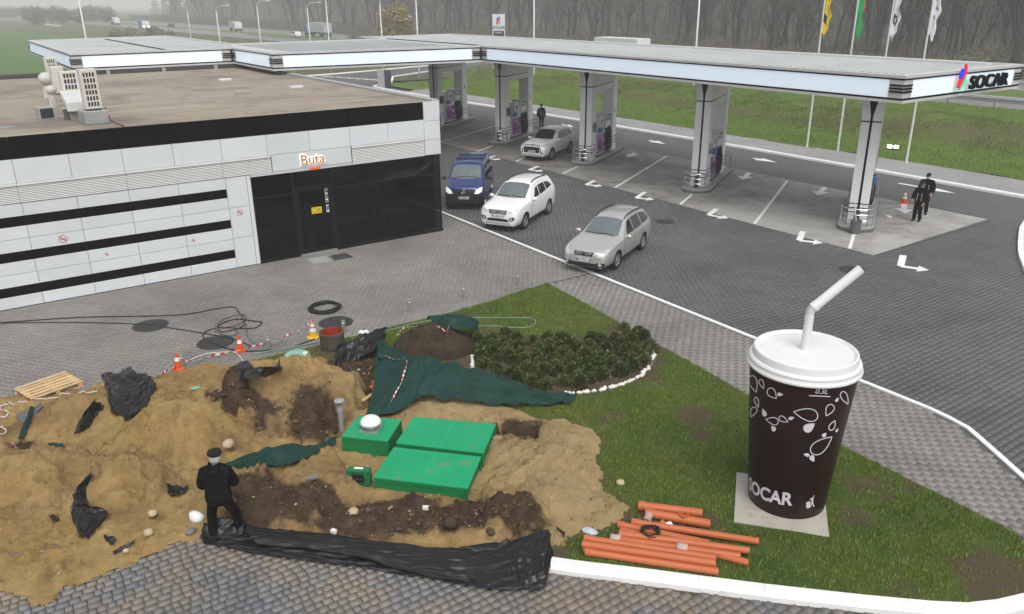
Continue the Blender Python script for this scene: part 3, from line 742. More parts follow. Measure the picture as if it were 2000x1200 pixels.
t = tag(MB().tube([(4.45, 30.4, RZ+.5), (4.5, 30.1, RZ+.1), (4.62, 29.5, RZ+.02), (4.7, 28.9, RZ+.02)], .02, 6).build('cable', mat('red_cable', (.16, .03, .02), .6), None, True), 'dark red cable trailing from the tall air conditioner to the roof edge', 'cable')
for x, y, lab in ((12.2, 43.6, 'white concrete tile lying alone near the far end of the roof'), (10.9, 36.5, 'grey loose brick lying on the middle of the tan roof'), (13.7, 37.5, 'pale loose slab lying near the right edge of the roof')):
    tag(MB().box(-.3, .3, -.16, .16, 0, .1).build('loose_slab', m_conc if 'grey' in lab else m_panel, None, bevel=.01, loc=(x, y, RZ), rz=.1), lab, 'slab')

# ------------------------------------------------------------------ the canopy
m_fascia = mat('lit_fascia', (.72, .79, .86), .35, var=.03, vs=.5, emit=.24, ecol=(.72, .86, 1.0))
m_cap = mat('canopy_cap', (.52, .52, .51), .45, var=.1, vs=.8, metal=.1)
m_croof = mat('canopy_roof', (.47, .49, .49), .5, var=.14, vs=.35, metal=.1, fine=.06)
m_column = mat('column_white', (.80, .81, .815), .3, var=.04, vs=1)
CP = [(27.7, 15.95), (36.2, 15.95), (36.2, 61.0), (27.7, 61.0), (27.7, 57.0), (16.9, 57.0), (16.9, 76), (6.3, 74), (6.3, 51.9), (15.2, 52.1), (15.2, 44.8), (27.7, 43.3)]
CN = thing('station_canopy', 'big flat filling station canopy with glowing white fascia on portal columns', 'canopy')
def inset(P, d):
    out = []; n = len(P)
    for i in range(n):
        a, b, c = (Vector(P[(i+k) % n]+(0,)) for k in (-1, 0, 1))
        e1 = (b-a).normalized(); e2 = (c-b).normalized(); n1 = Vector((-e1.y, e1.x, 0)); n2 = Vector((-e2.y, e2.x, 0))
        q = b+(n1+n2)*d; out.append((q.x, q.y))
    return out
def ring(name, d0, d1, z0, z1, m):
    A = inset(CP, d0); Bq = inset(CP, d1); n = len(A); mb = MB()
    for i in range(n):
        j = (i+1) % n
        vs = [A[i]+(z0,), A[j]+(z0,), A[j]+(z1,), A[i]+(z1,), Bq[i]+(z0,), Bq[j]+(z0,), Bq[j]+(z1,), Bq[i]+(z1,)]
        mb.add(vs, [(0, 1, 2, 3), (3, 2, 6, 7), (1, 0, 4, 5), (5, 4, 7, 6)])
    return mb.build(name, m, CN)
ring('roof_rim', 0, .34, 6.35, 6.45, m_cap); ring('black_trim', .03, .3, 6.29, 6.348, m_black)
ring('black_trim', .03, .3, 5.60, 5.668, m_black); ring('lower_trim', .02, .3, 5.50, 5.598, m_cap)
sf = flat('soffit', inset(CP, .301), [], 5.52, m_cap, CN); sf.data.flip_normals()
flat('roof', inset(CP, .342), [], 6.36, m_croof, CN)
rb = MB()
y = 16.6
while y < 60.4: rb.box(28.6, 35.2, y, y+.05, 6.362, 6.41); y += .32
x = 16.9
while x < 27.3: rb.box(x, x+.05, 45.3, 56.5, 6.362, 6.40); x += .32
x = 6.9
while x < 16.3: rb.box(x, x+.05, 52.6, 73.4, 6.362, 6.385); x += .5
o = rb.build('roof_ribs', m_croof, CN); o['kind'] = 'stuff'
ed = MB(); y = 16.5
while y < 60.4: ed.box(28.42, 28.56, y, y+.17, 6.362, 6.415); y += .32
o = ed.build('rib_gap_shade', m_dark, CN); o['kind'] = 'stuff'  # raised dark blocks imitate the shade in notches at the rib ends
for y in np.arange(17, 58, 4.1): MB().box(35.35, 35.8, y, y+4.0, 6.362, 6.47).build('gutter_cover', m_cap, CN, bevel=.01)
MB().box(11.6, 11.7, 52.6, 73.5, 6.386, 6.42).build('roof_seam', m_black, CN)
n = len(CP)
for i in range(n):
    a = Vector(CP[i]+(0,)); b = Vector(CP[(i+1) % n]+(0,)); t = (b-a).normalized(); nn = Vector((t.y, -t.x, 0)); L = (b-a).length
    va = Vector(CP[i-1]+(0,)); vc = Vector(CP[(i+2) % n]+(0,))
    w0 = .6; w1 = .6
    k = max(1, round((L-w0-w1)/4.1)); M = FR(a, t, -nn, (0, 0, 1))
    for j in range(k):
        s0 = w0+(L-w0-w1)*j/k; s1 = w0+(L-w0-w1)*(j+1)/k
        MB().box(s0+.004, s1-.004, .05, .2, 5.67, 6.288, M=M).build('fascia_panel', m_fascia, CN)
    for s0, s1 in ((.0, w0), (L-w1, L)):
        MB().box(max(s0, .05) if s0 == 0 else s0, s1 if s1 < L else L-.05, .046, .2, 5.67, 6.288, M=M).build('corner_panel', m_cap, CN)
        for z in (5.86, 5.97, 6.08): MB().box(s0+.05, s1-.05, .0, .05, z, z+.055, M=M).build('corner_bar', m_black, CN)
# sign on the end face
def onY(px, py, yy):
    d = ray(px, py); t = yy/d.y; return Vector((d.x*t, yy, CAMH+d.z*t))
a = onY(1889, 160, 15.9); b = onY(1962, 157, 15.9)
ms = textmesh('SOCAR', 1.0, .05, .022, .0); xs = [v.co.x for v in ms.vertices]; ys = [v.co.y for v in ms.vertices]
ms.transform(Matrix.Translation((-(min(xs)+max(xs))/2, -(min(ys)+max(ys))/2, 0)))
sx = (b.x-a.x)/(max(xs)-min(xs)); sz = .50/(max(ys)-min(ys))
ms.transform(FR(((a.x+b.x)/2, 15.78, 5.99), (sx, 0, 0), (0, 0, sz), (0, -1, 0))); ms.materials.clear(); ms.materials.append(m_black); ms.name = 'sign_letters'
link('sign_letters', ms, CN)
def flame(o, ax, az, ay, sc, parent, dep=.09, names=('flame_blue', 'flame_red', 'flame_green'), emit=.55):
    """the three-tongued flame emblem"""
    cols = ((.02, .03, .62), (.62, .01, .03), (.01, .62, .20))
    shp = (([(-.20, .52), (-.06, .50), (.0, .30), (-.10, .05), (-.26, -.08), (-.34, .10), (-.26, .30)]),
           ([(.10, .78), (.22, .62), (.27, .36), (.24, .14), (.10, -.10), (-.12, -.42), (-.22, -.60), (-.36, -.58), (-.40, -.40), (-.34, -.16), (-.14, .06), (.03, .24), (.09, .48)]),
           ([(.28, .06), (.34, -.14), (.26, -.38), (.08, -.56), (-.14, -.74), (-.18, -.60), (-.04, -.38), (.14, -.12)]))
    M = FR(o, Vector(ax)*sc, Vector(az)*sc, Vector(ay))
    for nm, c, s in zip(names, cols, shp):
        pts = [tuple(v)[:2] for v in catmull([p+(0,) for p in s+[s[0]]], len(s)*4)[:-1]]
        me = flatprism(pts, 0, dep, M); me.materials.append(mat(nm+'_lit', c, .4, var=.03, emit=emit)); me.name = nm
        link(nm, me, parent)
def flatprism(pts, z0, z1, M):
    tris = geometry.tessellate_polygon([[Vector((p[0], p[1], 0)) for p in pts]]); n = len(pts)
    vs = [(p[0], p[1], z0) for p in pts]+[(p[0], p[1], z1) for p in pts]; fs = []
    for t in tris:
        s = (Vector(vs[t[1]])-Vector(vs[t[0]])).cross(Vector(vs[t[2]])-Vector(vs[t[0]])).z
        t = t if s > 0 else t[::-1]
        fs.append(tuple(i+n for i in t)); fs.append(t[::-1])
    ar = sum(pts[i][0]*pts[(i+1) % n][1]-pts[(i+1) % n][0]*pts[i][1] for i in range(n))
    for i in range(n):
        j = (i+1) % n; fs.append((i, j, n+j, n+i) if ar > 0 else (j, i, n+i, n+j))
    me = bpy.data.meshes.new('p'); me.from_pydata([M @ Vector(v) for v in vs], [], fs); return me
c = onY(1878.5, 152, 15.85)
flame((c.x, 15.86, c.z), (1, 0, 0), (0, 0, 1), (0, -1, 0), .62, CN)

# portal columns, pump islands and pumps
U = Vector((cos(radians(30)), sin(radians(30)), 0)); V_ = Vector((-U.y, U.x, 0))
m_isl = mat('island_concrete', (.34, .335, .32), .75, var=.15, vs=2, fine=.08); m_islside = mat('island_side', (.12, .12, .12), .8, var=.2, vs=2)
m_postd = mat('post_dark', (.05, .05, .055), .5, var=.1)
def postermat():
    k = NT('galaxy_print'); co = k.coord(False)
    f = k.noise(co, 2.2, 6, .65, 1.5)
    n = k.add('ShaderNodeValToRGB'); e = n.color_ramp.elements
    for p, c in ((.35, (.012, .006, .03)), (.48, (.09, .02, .14)), (.56, (.32, .07, .33)), (.66, (.62, .45, .70))):
        if p == .35: e[0].position = p; e[0].color = c+(1,)
        elif p == .66: e[-1].position = p; e[-1].color = c+(1,)
        else:
            q = e.new(p); q.color = c+(1,)
    k.link(f, n.inputs[0]); k.link(n.outputs[0], k.b.inputs['Base Color']); k.b.inputs['Roughness'].default_value = .25; return k.m
m_poster = postermat(); m_pump = mat('pump_white', (.62, .62, .61), .4, var=.06, vs=2); m_screen = mat('pump_screen', (.02, .022, .025), .15, var=0)
m_rubber = mat('black_rubber', (.014, .014, .014), .55, var=.1); m_blue = mat('blue_plastic', (.03, .17, .40), .4, var=.08)
def colpart(s0, s1, flare, front, M, num=None):
    """one column of a portal in the island frame (x along the island, y across)"""
    hw = .37
    prof = [(-hw, .16), (hw, .16), (hw, 4.35)]
    if flare:
        prof += [(hw+.32*(1-cos(q)), 4.35+1.14*sin(q)) for q in [pi/2*k/7 for k in range(1, 8)]]
        prof += [(-p[0], p[1]) for p in prof[:1:-1]]
    else: prof += [(hw, 5.49), (-hw, 5.49)]
    # extruded across x: build as a prism in (y,z) turned upright
    MM = M @ FR((s0, 0, 0), (0, 1, 0), (0, 0, 1), (1, 0, 0))
    me = flatprism(prof, 0, s1-s0, MM); me.materials.append(m_column); c = link('column', me, CN)
    if front:
        x = s0-.006
        b = MB().box(x, s0+.02, -.045, .045, .5, 4.6, M=M)
        if flare: b.add([M @ Vector(p) for p in ((x, -.045, 4.6), (x, .045, 4.6), (x, .22, 5.49), (x, -.22, 5.49))], [(0, 3, 2, 1)])
        b.build('black_strip', m_black, c)
        s = MB().box(s0-.012, s1+.012, -hw-.012, hw+.012, 4.33, 4.38, M=M).build('black_band', m_black, c)
    for z in (.62, .80, .98):
        MB().box(s0-.014, s1+.014, -hw-.014, hw+.014, z, z+.035, M=M).build('black_band', m_black, c)
    if num:
        for sd in (-1, 1):
            T = M @ FR(((s0+s1)/2, sd*(hw+.006), 2.6), (-sd*1., 0, 0), (0, 0, 1), (0, sd*1., 0))
            textobj('bay_number', num if sd < 0 else str(int(num)+1), m_postd, T, c, .36, .004, .006)
    return c
def fuel_pump(M, lab, loc, rz):
    t = thing('fuel_pump', lab, 'fuel pump', loc, rz, 'fuel pumps between the portal columns')
    MB().box(0, 2.35, -.36, .36, .0, .12).build('plinth', m_postd, t)
    MB().box(.0, 1.5, -.33, .33, .12, 1.42).build('cabinet', m_pump, t, bevel=.02)
    MB().box(1.52, 2.35, -.28, .28, .12, 1.42).build('nozzle_bay', m_postd, t, bevel=.01)
    MB().box(.75, 1.45, -.26, .26, 1.42, 2.3).build('card_terminal', m_pump, t, bevel=.02)
    h = MB().box(1.47, 2.35, -.38, .38, 1.62, 2.4).build('display_head', m_pump, t, bevel=.02)
    MB().box(1.5, 2.3, -.2, .2, 1.42, 1.62).build('head_stand', m_pump, t)
    for sd in (-1, 1):
        p = MB().box(.06, 1.44, min(sd*.331, sd*.342), max(sd*.331, sd*.342), .2, 1.3).build('poster', m_poster, t)
        MB().box(1.53, 2.29, min(sd*.381, sd*.388), max(sd*.381, sd*.388), 2.0, 2.33).build('screen', m_screen, h)
        for i in range(3): MB().box(1.6+i*.22, 1.74+i*.22, min(sd*.386, sd*.394), max(sd*.386, sd*.394), 2.06, 2.26).build('price_digit', m_pump, h)
        MB().box(.9, 1.1, min(sd*.261, sd*.267), max(sd*.261, sd*.267), 1.85, 2.1).build('keypad', m_screen, t)
        for i in range(4):
            x = 1.62+i*.2
            hs_ = MB().tube(catmull([(x, sd*.30, 1.5), (x+.02, sd*.42, 1.38), (x+.05, sd*.47, .8), (x+.08, sd*.44, .28), (x+.10, sd*.38, .3), (x+.09, sd*.33, 1.1)], 14), .03, 6).build('hose', m_rubber, t, True)
            MB().box(x-.04, x+.04, min(sd*.28, sd*.44), max(sd*.28, sd*.44), 1.18, 1.5).build('nozzle', m_rubber, hs_, bevel=.02)
    MB().box(.18, .55, -.52, -.332, 1.44-.02, 1.72).build('washer_box', m_blue, t, bevel=.03)
    MB().tube([(.5, -.42, 1.68), (.85, -.44, 1.75)], .02, 6).build('squeegee', m_blue, t)
    return t
def rail_mb(x0, sgn):
    m = MB(); pts = []
    for k in range(9):
        q = -pi/2+pi*k/8; pts.append((x0-sgn*(.42*cos(q)-.0), .62*sin(q)))
    for z in (.42, .66, .9): m.tube([(p[0], p[1], z) for p in pts], .022, 6)
    for k in (0, 2, 6, 8): m.tube([(pts[k][0], pts[k][1], .15), (pts[k][0], pts[k][1], .91)], .026, 6)
    for k in (0, 8): m.box(pts[k][0]-.03, pts[k][0]+.03, pts[k][1]-.03, pts[k][1]+.03, .15, .95)
    return m
NUMS = ['1', '3', '5', '7', '9']
ILAB = ['nearest pump island, beside the two standing attendants', 'second pump island counting from the attendants', 'middle pump island beside the parked pearl white car', 'pump island behind the parked pearl white car', 'farthest pump island, half hidden by the restaurant corner']
PLAB = ['fuel pump on the nearest island behind the front column', 'fuel pump with purple poster on the second island', 'fuel pump with purple poster beside the parked pearl white car', 'fuel pump with purple poster behind the parked pearl white car', 'fuel pump with purple poster at the restaurant roof corner']
for k, y in enumerate(IY):
    M = FR((29.62, y, 0), U, V_, (0, 0, 1))
    t = thing('pump_island', ILAB[k], 'pump island', (29.62, y, 0), radians(30), 'concrete pump islands')
    ol = [(.7-.7*cos(q), .74*sin(q)) for q in [-pi/2+pi*i/12 for i in range(13)]]
    ol = ol+[(6.2, .74), (6.5, .5), (6.5, -.5), (6.2, -.74)]
    MB().prism(ol, .004, .12).build('kerb_side', m_islside, t)
    MB().prism([(p[0]*.985+.04, p[1]*.97) for p in ol], .118, .165).build('top_slab', m_isl, t, bevel=.01)
    rail_mb(.72, 1).build('front_rail', m_chrome, t, True, angle=50); rail_mb(6.0, -1).build('rear_rail', m_chrome, t, True, angle=50)
    MB().lathe([(.11, .16), (.11, .75), (.02, .76)], 14, (.62, 0, 0)).build('guard_post', m_postd, t, True, angle=40)
    colpart(.95, 1.7, True, True, M); colpart(4.75, 5.5, False, False, M, NUMS[k])
    MB().box(1.702, 4.748, -.34, .34, 4.0, 5.49, M=M).build('cross_beam', m_column, CN)
    MB().box(1.703, 4.747, -.346, .346, 4.33, 4.36, M=M).build('black_band', m_black, CN)
    MB().box(2.0, 2.6, -.352, -.345, 1.75, 2.3, M=M @ Matrix.Translation((-.85, -.03, 0))).build('notice_board', m_screen, CN)
    p = M @ Vector((2.05, 0, .165)); fuel_pump(M, PLAB[k], p, radians(30))
t = thing('litter_bin', 'grey cylindrical bin at the rounded tip of the nearest pump island', 'bin', G(1669, 456, .004))
MB().lathe([(.17, 0), (.2, .02), (.21, .5), (.23, .5), (.23, .55), (.17, .55), (.16, .2)], 18, caps=(True, True)).build('bucket', mat('bin_grey', (.10, .11, .12), .5, var=.15, vs=4), t, True, angle=40)
MB().tube([(.05, 0, .3), (.12, .25, 1.2)], .015, 6).build('mop_stick', m_print, t)
# ------------------------------------------------------------------ lawn and excavation
MOUND = [(330, 800, 1.05, .95, .75), (150, 790, .5, .75, .5), (560, 738, .55, 1.0, .45), (480, 762, .45, .6, .4), (240, 928, .55, .55, .5), (60, 915, .5, .75, .5), (640, 768, .3, .5, .4),
         (520, 880, .25, .8, .45), (600, 965, .32, .9, .35), (800, 985, .22, 1.0, .28), (1000, 995, .27, .8, .3), (450, 965, .28, .5, .35), (430, 850, .35, .7, .5), (30, 1000, .2, .8, .5), (1040, 905, .08, .6, .6)]
PIT = [(650, 822, .8, .36, .34), (758, 760, .95, .5, .42), (725, 792, .6, .34, .3), (690, 730, .3, .5, .25)]
MOUND = [(G(a, b, c*.9), c, d, e) for a, b, c, d, e in MOUND]; PIT = [(G(a, b), c, d, e) for a, b, c, d, e in PIT]
TRENCH = [tuple(G(x, y)[:2]) for x, y in ((972, 830), (1056, 836), (1052, 862), (966, 858))]
DIAG = [(12.3, 4.1), (7, 9), (2.3, 13.55), (-6, 20.9)]
TERR = [([(455, 748), (560, 724), (640, 738), (704, 756), (712, 806), (655, 800), (640, 832), (600, 868), (545, 870), (470, 852), (430, 800)], .34, .14),
        ([(430, 945), (540, 915), (660, 875), (960, 960), (1100, 880), (1190, 950), (1200, 1005), (1085, 1030), (1000, 1004), (900, 990), (800, 986), (700, 986), (600, 970), (520, 948), (450, 962)], .17, .22),
        ([(-40, 905), (120, 898), (300, 928), (372, 950), (330, 1008), (240, 985), (150, 952), (0, 962), (-60, 962)], .22, .18), ([(470, 975), (600, 985), (660, 1010), (560, 1030), (480, 1015)], .14, .12), ([(860, 1000), (1050, 1010), (1068, 1040), (960, 1046)], .15, .12)]
TERR = [([tuple(G(x, y)[:2]) for x, y in P], h, e) for P, h, e in TERR]
TANKP = [tuple(G(x, y, .45)[:2]) for x, y in ((667, 852), (700, 812), (808, 814), (969, 829), (914, 954), (729, 932))]
def wob(x, y): return x+(fbm(x*1.1, y*1.1, 41, 4)-.5)*.9+(fbm(x*5, y*5, 43, 3)-.5)*.22, y+(fbm(x*1.1, y*1.1, 51, 4)-.5)*.9+(fbm(x*5, y*5, 53, 3)-.5)*.22
def sand_in(x, y):
    a, b = wob(x, y); return inpoly(a, b, SAND)
def ground_h(x, y):
    x = np.asarray(x, float); y = np.asarray(y, float); sh = x.shape; x = x.ravel(); y = y.ravel()
    base = np.where(inpoly(x, y, LAWN), .035+.075*(1-sstep(.1, 2.2, pdist(x, y, DIAG, False)))+(fbm(x*1.3, y*1.3, 5, 3)-.5)*.05, .0)
    a, b = wob(x, y); ins = inpoly(a, b, SAND); d = np.where(ins, pdist(a, b, SAND), 0)
    tp = sstep(0, .45, d); m = np.zeros_like(x)
    for p, h, sx, sy in MOUND: m += h*np.exp(-((x-p.x)/sx)**2*.9-((y-p.y)/sy)**2*.9)
    rough = (fbm(x*1.3, y*1.3, 61, 5, .58)-.5)*.42+(fbm(x*4.5, y*4.5, 71, 4, .62)-.5)*.17+(np.abs(fbm(x*2.1+y*.7, y*1.2-x*.5, 73, 4)-.5)-.12)*.32
    dk = dark_at(x, y)
    tq = fbm(x*.8, y*.8, 201, 5, .6)*6; fr = tq-np.floor(tq); scarp = (sstep(.42, .56, fr)-fr)*.17*sstep(.42, .58, fbm(x*.6, y*.6, 207, 3))
    tq = fbm(x*2.2, y*2.2, 211, 4, .6)*4; fr = tq-np.floor(tq); scarp = scarp+(sstep(.40, .58, fr)-fr)*.07
    an = fbm(x*.55+y*.75, (x*.8-y*.6)*4.2, 37, 4, .6)-.5; an2 = fbm((x*.9+y*.3)*5.5, (y*.9-x*.3)*.9, 39, 4, .6)-.5
    rough = rough+an*.16*sstep(.4, .6, fbm(x*.5, y*.5, 45, 2))+an2*.16*sstep(.4, .6, fbm(x*.5, y*.5, 46, 2))
    rough = rough*(.6+.9*dk)+(np.abs(fbm(x*3, y*3, 75, 4)-.5)-.1)*.4*dk
    rough = rough+(fbm(x*8, y*8, 171, 3, .6)-.5)*.07+(fbm(x*13, y*13, 181, 3, .6)-.5)*(.02+.13*dk)
    dig = np.where(ins, .018+tp*(scarp+.05+m+rough*(.45+np.clip(m, 0, .6))), 0)
    a2 = x+(fbm(x*2.3, y*2.3, 141, 4)-.5)*.7; b2 = y+(fbm(x*2.3, y*2.3, 151, 4)-.5)*.7
    for P, h, e in TERR:
        i = inpoly(a2, b2, P); dig = dig+np.where(i & ins, h*sstep(0, e, np.where(i, pdist(a2, b2, P), 0)), 0)*tp
    td = np.where(inpoly(x, y, TANKP), 0, pdist(x, y, TANKP)); lim = .10+.9*sstep(.12, .7, td)+(fbm(x*5, y*5, 221, 3)-.5)*.06; dig = np.minimum(dig, lim)
    for p, h, sx, sy in PIT: dig -= h*np.exp(-(((x-p.x)/sx)**2+((y-p.y)/sy)**2)**2)
    dig -= .5*sstep(0, .12, np.where(inpoly(x, y, TRENCH), pdist(x, y, TRENCH), 0))
    return (base+dig).reshape(sh)
DARK = [[(430, 962), (520, 935), (600, 970), (700, 985), (800, 985), (900, 995), (1040, 1005), (1078, 1045), (1000, 1062), (700, 1048), (560, 1042), (450, 1030)],
        [(590, 722), (700, 698), (765, 715), (745, 760), (735, 810), (706, 800), (704, 752), (620, 742)], [(585, 800), (655, 796), (672, 850), (630, 882), (560, 866)],
        [(960, 824), (1064, 830), (1062, 866), (955, 864)], [(395, 778), (470, 782), (560, 832), (540, 862), (440, 838)], [(10, 872), (60, 862), (120, 880), (60, 890)]]
DARK = [[tuple(G(x, y)[:2]) for x, y in P] for P in DARK]  # dark soil patches; the pit patches also put pit shade into the colour
MID = [[(40, 770), (160, 745), (215, 760), (215, 830), (130, 860), (60, 850)], [(300, 740), (400, 705), (470, 712), (520, 760), (440, 790), (330, 770)], [(470, 780), (700, 780), (690, 850), (600, 900), (470, 860)],
       [(0, 900), (180, 905), (330, 930), (380, 960), (330, 1000), (180, 960), (0, 945)], [(440, 930), (660, 930), (720, 970), (600, 985), (440, 970)], [(760, 965), (1060, 985), (1080, 1040), (900, 1010)], [(950, 810), (1100, 825), (1110, 880), (1060, 900), (960, 860)], [(560, 710), (720, 690), (800, 740), (720, 800), (640, 760)]]
MID = [[tuple(G(x, y)[:2]) for x, y in P] for P in MID]
def dark_at(x, y):
    a = x+(fbm(x*1.7, y*1.7, 81, 4)-.5)*.8; b = y+(fbm(x*1.7, y*1.7, 91, 4)-.5)*.8
    o = np.zeros_like(a)
    for P in DARK:
        i = inpoly(a, b, P); o = np.maximum(o, np.where(i, .55+.45*sstep(0, .25, pdist(a, b, P)), .45*(1-sstep(0, .3, pdist(a, b, P)))))
    for P in MID:
        i = inpoly(a, b, P); o = np.maximum(o, np.where(i, .24+.10*sstep(0, .35, pdist(a, b, P)), .24*(1-sstep(0, .4, pdist(a, b, P)))))
    return o
gx = np.arange(-6.0, 16.0, .048); gy = np.arange(2.6, 22.4, .048)
X, Y = np.meshgrid(gx, gy, indexing='ij'); Z = ground_h(X, Y)
idx = np.arange(X.size).reshape(X.shape)
F = np.stack([idx[:-1, :-1], idx[1:, :-1], idx[1:, 1:], idx[:-1, 1:]], -1).reshape(-1, 4)
cx, cy = (X[:-1, :-1]+.024).ravel(), (Y[:-1, :-1]+.024).ravel()
vis = in_view(cx, cy, 320); UNDER = [tuple(G(x, y)[:2]) for x, y in ((470, 1040), (1070, 1055), (1078, 1104), (1000, 1125), (900, 1118), (700, 1088), (470, 1062))]
sandf = (sand_in(cx, cy) | inpoly(cx, cy, UNDER)) & vis; lawnf = inpoly(cx, cy, LAWN) & ~sandf & vis
BED_PX = [(925, 676), (960, 658), (1050, 668), (1140, 670), (1195, 664), (1215, 646), (1250, 652), (1280, 684), (1274, 712), (1245, 738), (1190, 754), (1120, 764), (1050, 772), (960, 745), (920, 718)]
BED = [tuple(G(x, y)[:2]) for x, y in BED_PX]
HEAP = G(842, 688)
def bare_at(x, y):
    d = np.where(inpoly(x, y, BED), -pdist(x, y, BED), pdist(x, y, BED))
    b = 1-sstep(-.1, .75, d+(fbm(x*2, y*2, 15, 3)-.5)*.5)
    for px, py, r, s in ((1350, 815, .75, .8), (1372, 855, .4, .7), (1960, 1140, 1.1, .95), (1220, 820, .5, .45), (1000, 740, .6, .6), (1290, 800, .5, .4), (870, 690, 1.5, .8), (1770, 1175, .6, .5), (640, 700, 1.2, .75), (1500, 700, .3, .4)):
        p = G(px, py); b = np.maximum(b, s*(1-sstep(r*.3, r*1.25, np.hypot(x-p.x, y-p.y)+(fbm(x*2.2, y*2.2, 17, 4)-.5)*.8*r)))
    b = np.maximum(b, .6*sstep(.58, .74, fbm(x*.9, y*.9, 19, 5, .6)))
    sd = pdist(*wob(x, y), SAND); b = np.maximum(b, .6*(1-sstep(0, .45, sd)))
    return b
def compact(V, F, *attrs):
    u, inv = np.unique(F, return_inverse=True)
    return V[u], inv.reshape(F.shape), [a[u] for a in attrs]
P3 = np.stack([X, Y, Z], -1).reshape(-1, 3)
BA = bare_at(X.ravel(), Y.ravel()); DA = dark_at(X.ravel(), Y.ravel())
m_lawn = groundmat('lawn_ground', [(.045, .075, .014), (.06, .095, .018), (.085, .09, .035), (.075, .056, .034)], 1.2, 'bare')
def sandmat():
    k = NT('sand'); co = k.coord()
    c = k.mix(k.ramp(k.noise(co, 1.0, 7, .65, .3), .38, .6), (.345, .228, .082, 1), (.415, .288, .12, 1))
    c = k.mix(k.math('MULTIPLY', k.ramp(k.noise(co, .8, 7, .72, .5), .50, .66), .8), c, (.165, .10, .048, 1))
    sep = k.add('ShaderNodeSeparateXYZ'); k.link(co, sep.inputs[0])
    c = k.mix(k.math('MULTIPLY', k.ramp(sep.outputs[0], 6.0, 8.0), .7), c, (.43, .325, .175, 1))
    a = k.add('ShaderNodeAttribute', attribute_name='dark').outputs['Fac']
    a = k.math('ADD', a, k.math('MULTIPLY', k.math('ADD', k.noise(co, 3.0, 7, .75), -.5), 1.1))
    d = k.mix(k.ramp(k.noise(co, 5, 6, .75), .35, .65), (.045, .030, .018, 1), (.115, .075, .042, 1))
    c = k.mix(k.math('MULTIPLY', k.ramp(a, .15, .5), .75), c, (.235, .15, .075, 1)); c = k.mix(k.ramp(a, .46, .70), c, d)
    c = k.scale(c, k.math('ADD', k.math('MULTIPLY', k.noise(co, 3.2, 6, .75), .8), .6)); c = k.scale(c, k.math('ADD', k.math('MULTIPLY', k.noise(co, 26, 4, .8), .75), .62))
    k.link(c, k.b.inputs['Base Color']); k.b.inputs['Roughness'].default_value = .95; k.b.inputs['Specular IOR Level'].default_value = .2
    h = k.math('ADD', k.noise(co, 14, 6, .75), k.math('MULTIPLY', k.noise(co, 60, 3, .7), .4))
    k.bump(h, 1.0, .07); return k.m
m_sand = sandmat()
V, Fq, A = compact(P3, F[lawnf], BA); struct(npmesh('lawn', V, Fq, m_lawn, smooth=True, attr={'bare': A[0]}))
V, Fq, A = compact(P3, F[sandf], DA); struct(npmesh('sand_ground', V, Fq, m_sand, smooth=True, attr={'dark': A[0]}))
def gz(x, y): return float(ground_h(np.array([x]), np.array([y]))[0])
def GG(px, py, dz=0.):
    """where the pixel meets the (uneven) ground, raised by dz"""
    z = 0.
    for _ in range(6):
        p = G(px, py, z+dz); z = gz(p.x, p.y)
    return G(px, py, z+dz)
# grass
m_grass = grassmat('lawn_grass', [(.055, .125, .010), (.145, .215, .022), (.24, .215, .06)], .55)
SLAB = [tuple(G(x, y, .1)[:2]) for x, y in ((1430, 1021), (1623, 1052), (1609, 948), (1437, 918))]
def samp_lawn(n):
    x = RNG.uniform(-6, 15.7, n); y = RNG.uniform(3.6, 21.3, n)
    k = in_view(x, y, 160) & inpoly(x, y, LAWN); x, y = x[k], y[k]
    near = np.clip(16/np.hypot(np.hypot(x, y), CAMH), .25, 1)
    k = ~sand_in(x, y) & ~inpoly(x, y, MAINSHEET) & ~inpoly(x, y, SLAB) & ~((y < 12.5) & (x < 7.2)) & (RNG.random(len(x)) > bare_at(x, y)*.93) & (RNG.random(len(x)) < near**1.2)
    k &= (np.hypot(x-HEAP.x, y-HEAP.y) > .8); x, y = x[k], y[k]
    # clumps
    k = RNG.random(len(x)) < .35+.65*sstep(.35, .6, fbm(x*4, y*4, 77, 3))
    return x[k], y[k]
blades('grass', 1150000, samp_lawn, ground_h, .025, .085, .014, m_grass, 1.0)
def samp_sandgrass(n):
    x = RNG.uniform(6.5, 10.5, n); y = RNG.uniform(8.5, 15, n)
    k = sand_in(x, y) & (RNG.random(n) < .5*sstep(.56, .68, fbm(x*2.2, y*2.2, 23, 4))); k &= ~inpoly(x, y, TRENCH)
    return x[k], y[k]
blades('sand_grass', 40000, samp_sandgrass, ground_h, .02, .06, .014, m_grass, 1.0)
# clods and pebbles
def rocks(name, x, y, r, m, n=9, zf=ground_h, sink=.35):
    N = len(x); z = zf(x, y)
    ico = bmesh.new(); bmesh.ops.create_icosphere(ico, subdivisions=1, radius=1); ico.verts.ensure_lookup_table()
    T = np.array([v.co[:] for v in ico.verts]); Fi = np.array([[v.index for v in f.verts] for f in ico.faces]); ico.free()
    V = T[None]*(1+RNG.normal(0, .32, (N, len(T), 1)))*r[:, None, None]*np.array([1, 1, .65])*(.75+.5*RNG.random((N, 1, 3)))
    V += np.stack([x, y, z+r*sink], 1)[:, None]
    Fa = (np.arange(N)*len(T))[:, None, None]+Fi[None]
    o = npmesh(name, V.reshape(-1, 3), Fa.reshape(-1, 3), m); o['kind'] = 'stuff'; return o
m_clod = mat('soil_clod', (.082, .056, .033), .95, var=.4, vs=6, isl=.4, bump=.4, bs=50)
m_peb = mat('sand_pebble', (.36, .255, .125), .9, var=.25, vs=6, isl=.35)
x = RNG.uniform(-2, 10.5, 60000); y = RNG.uniform(9, 21.3, 60000); k = sand_in(x, y) & in_view(x, y); dk = dark_at(x, y)
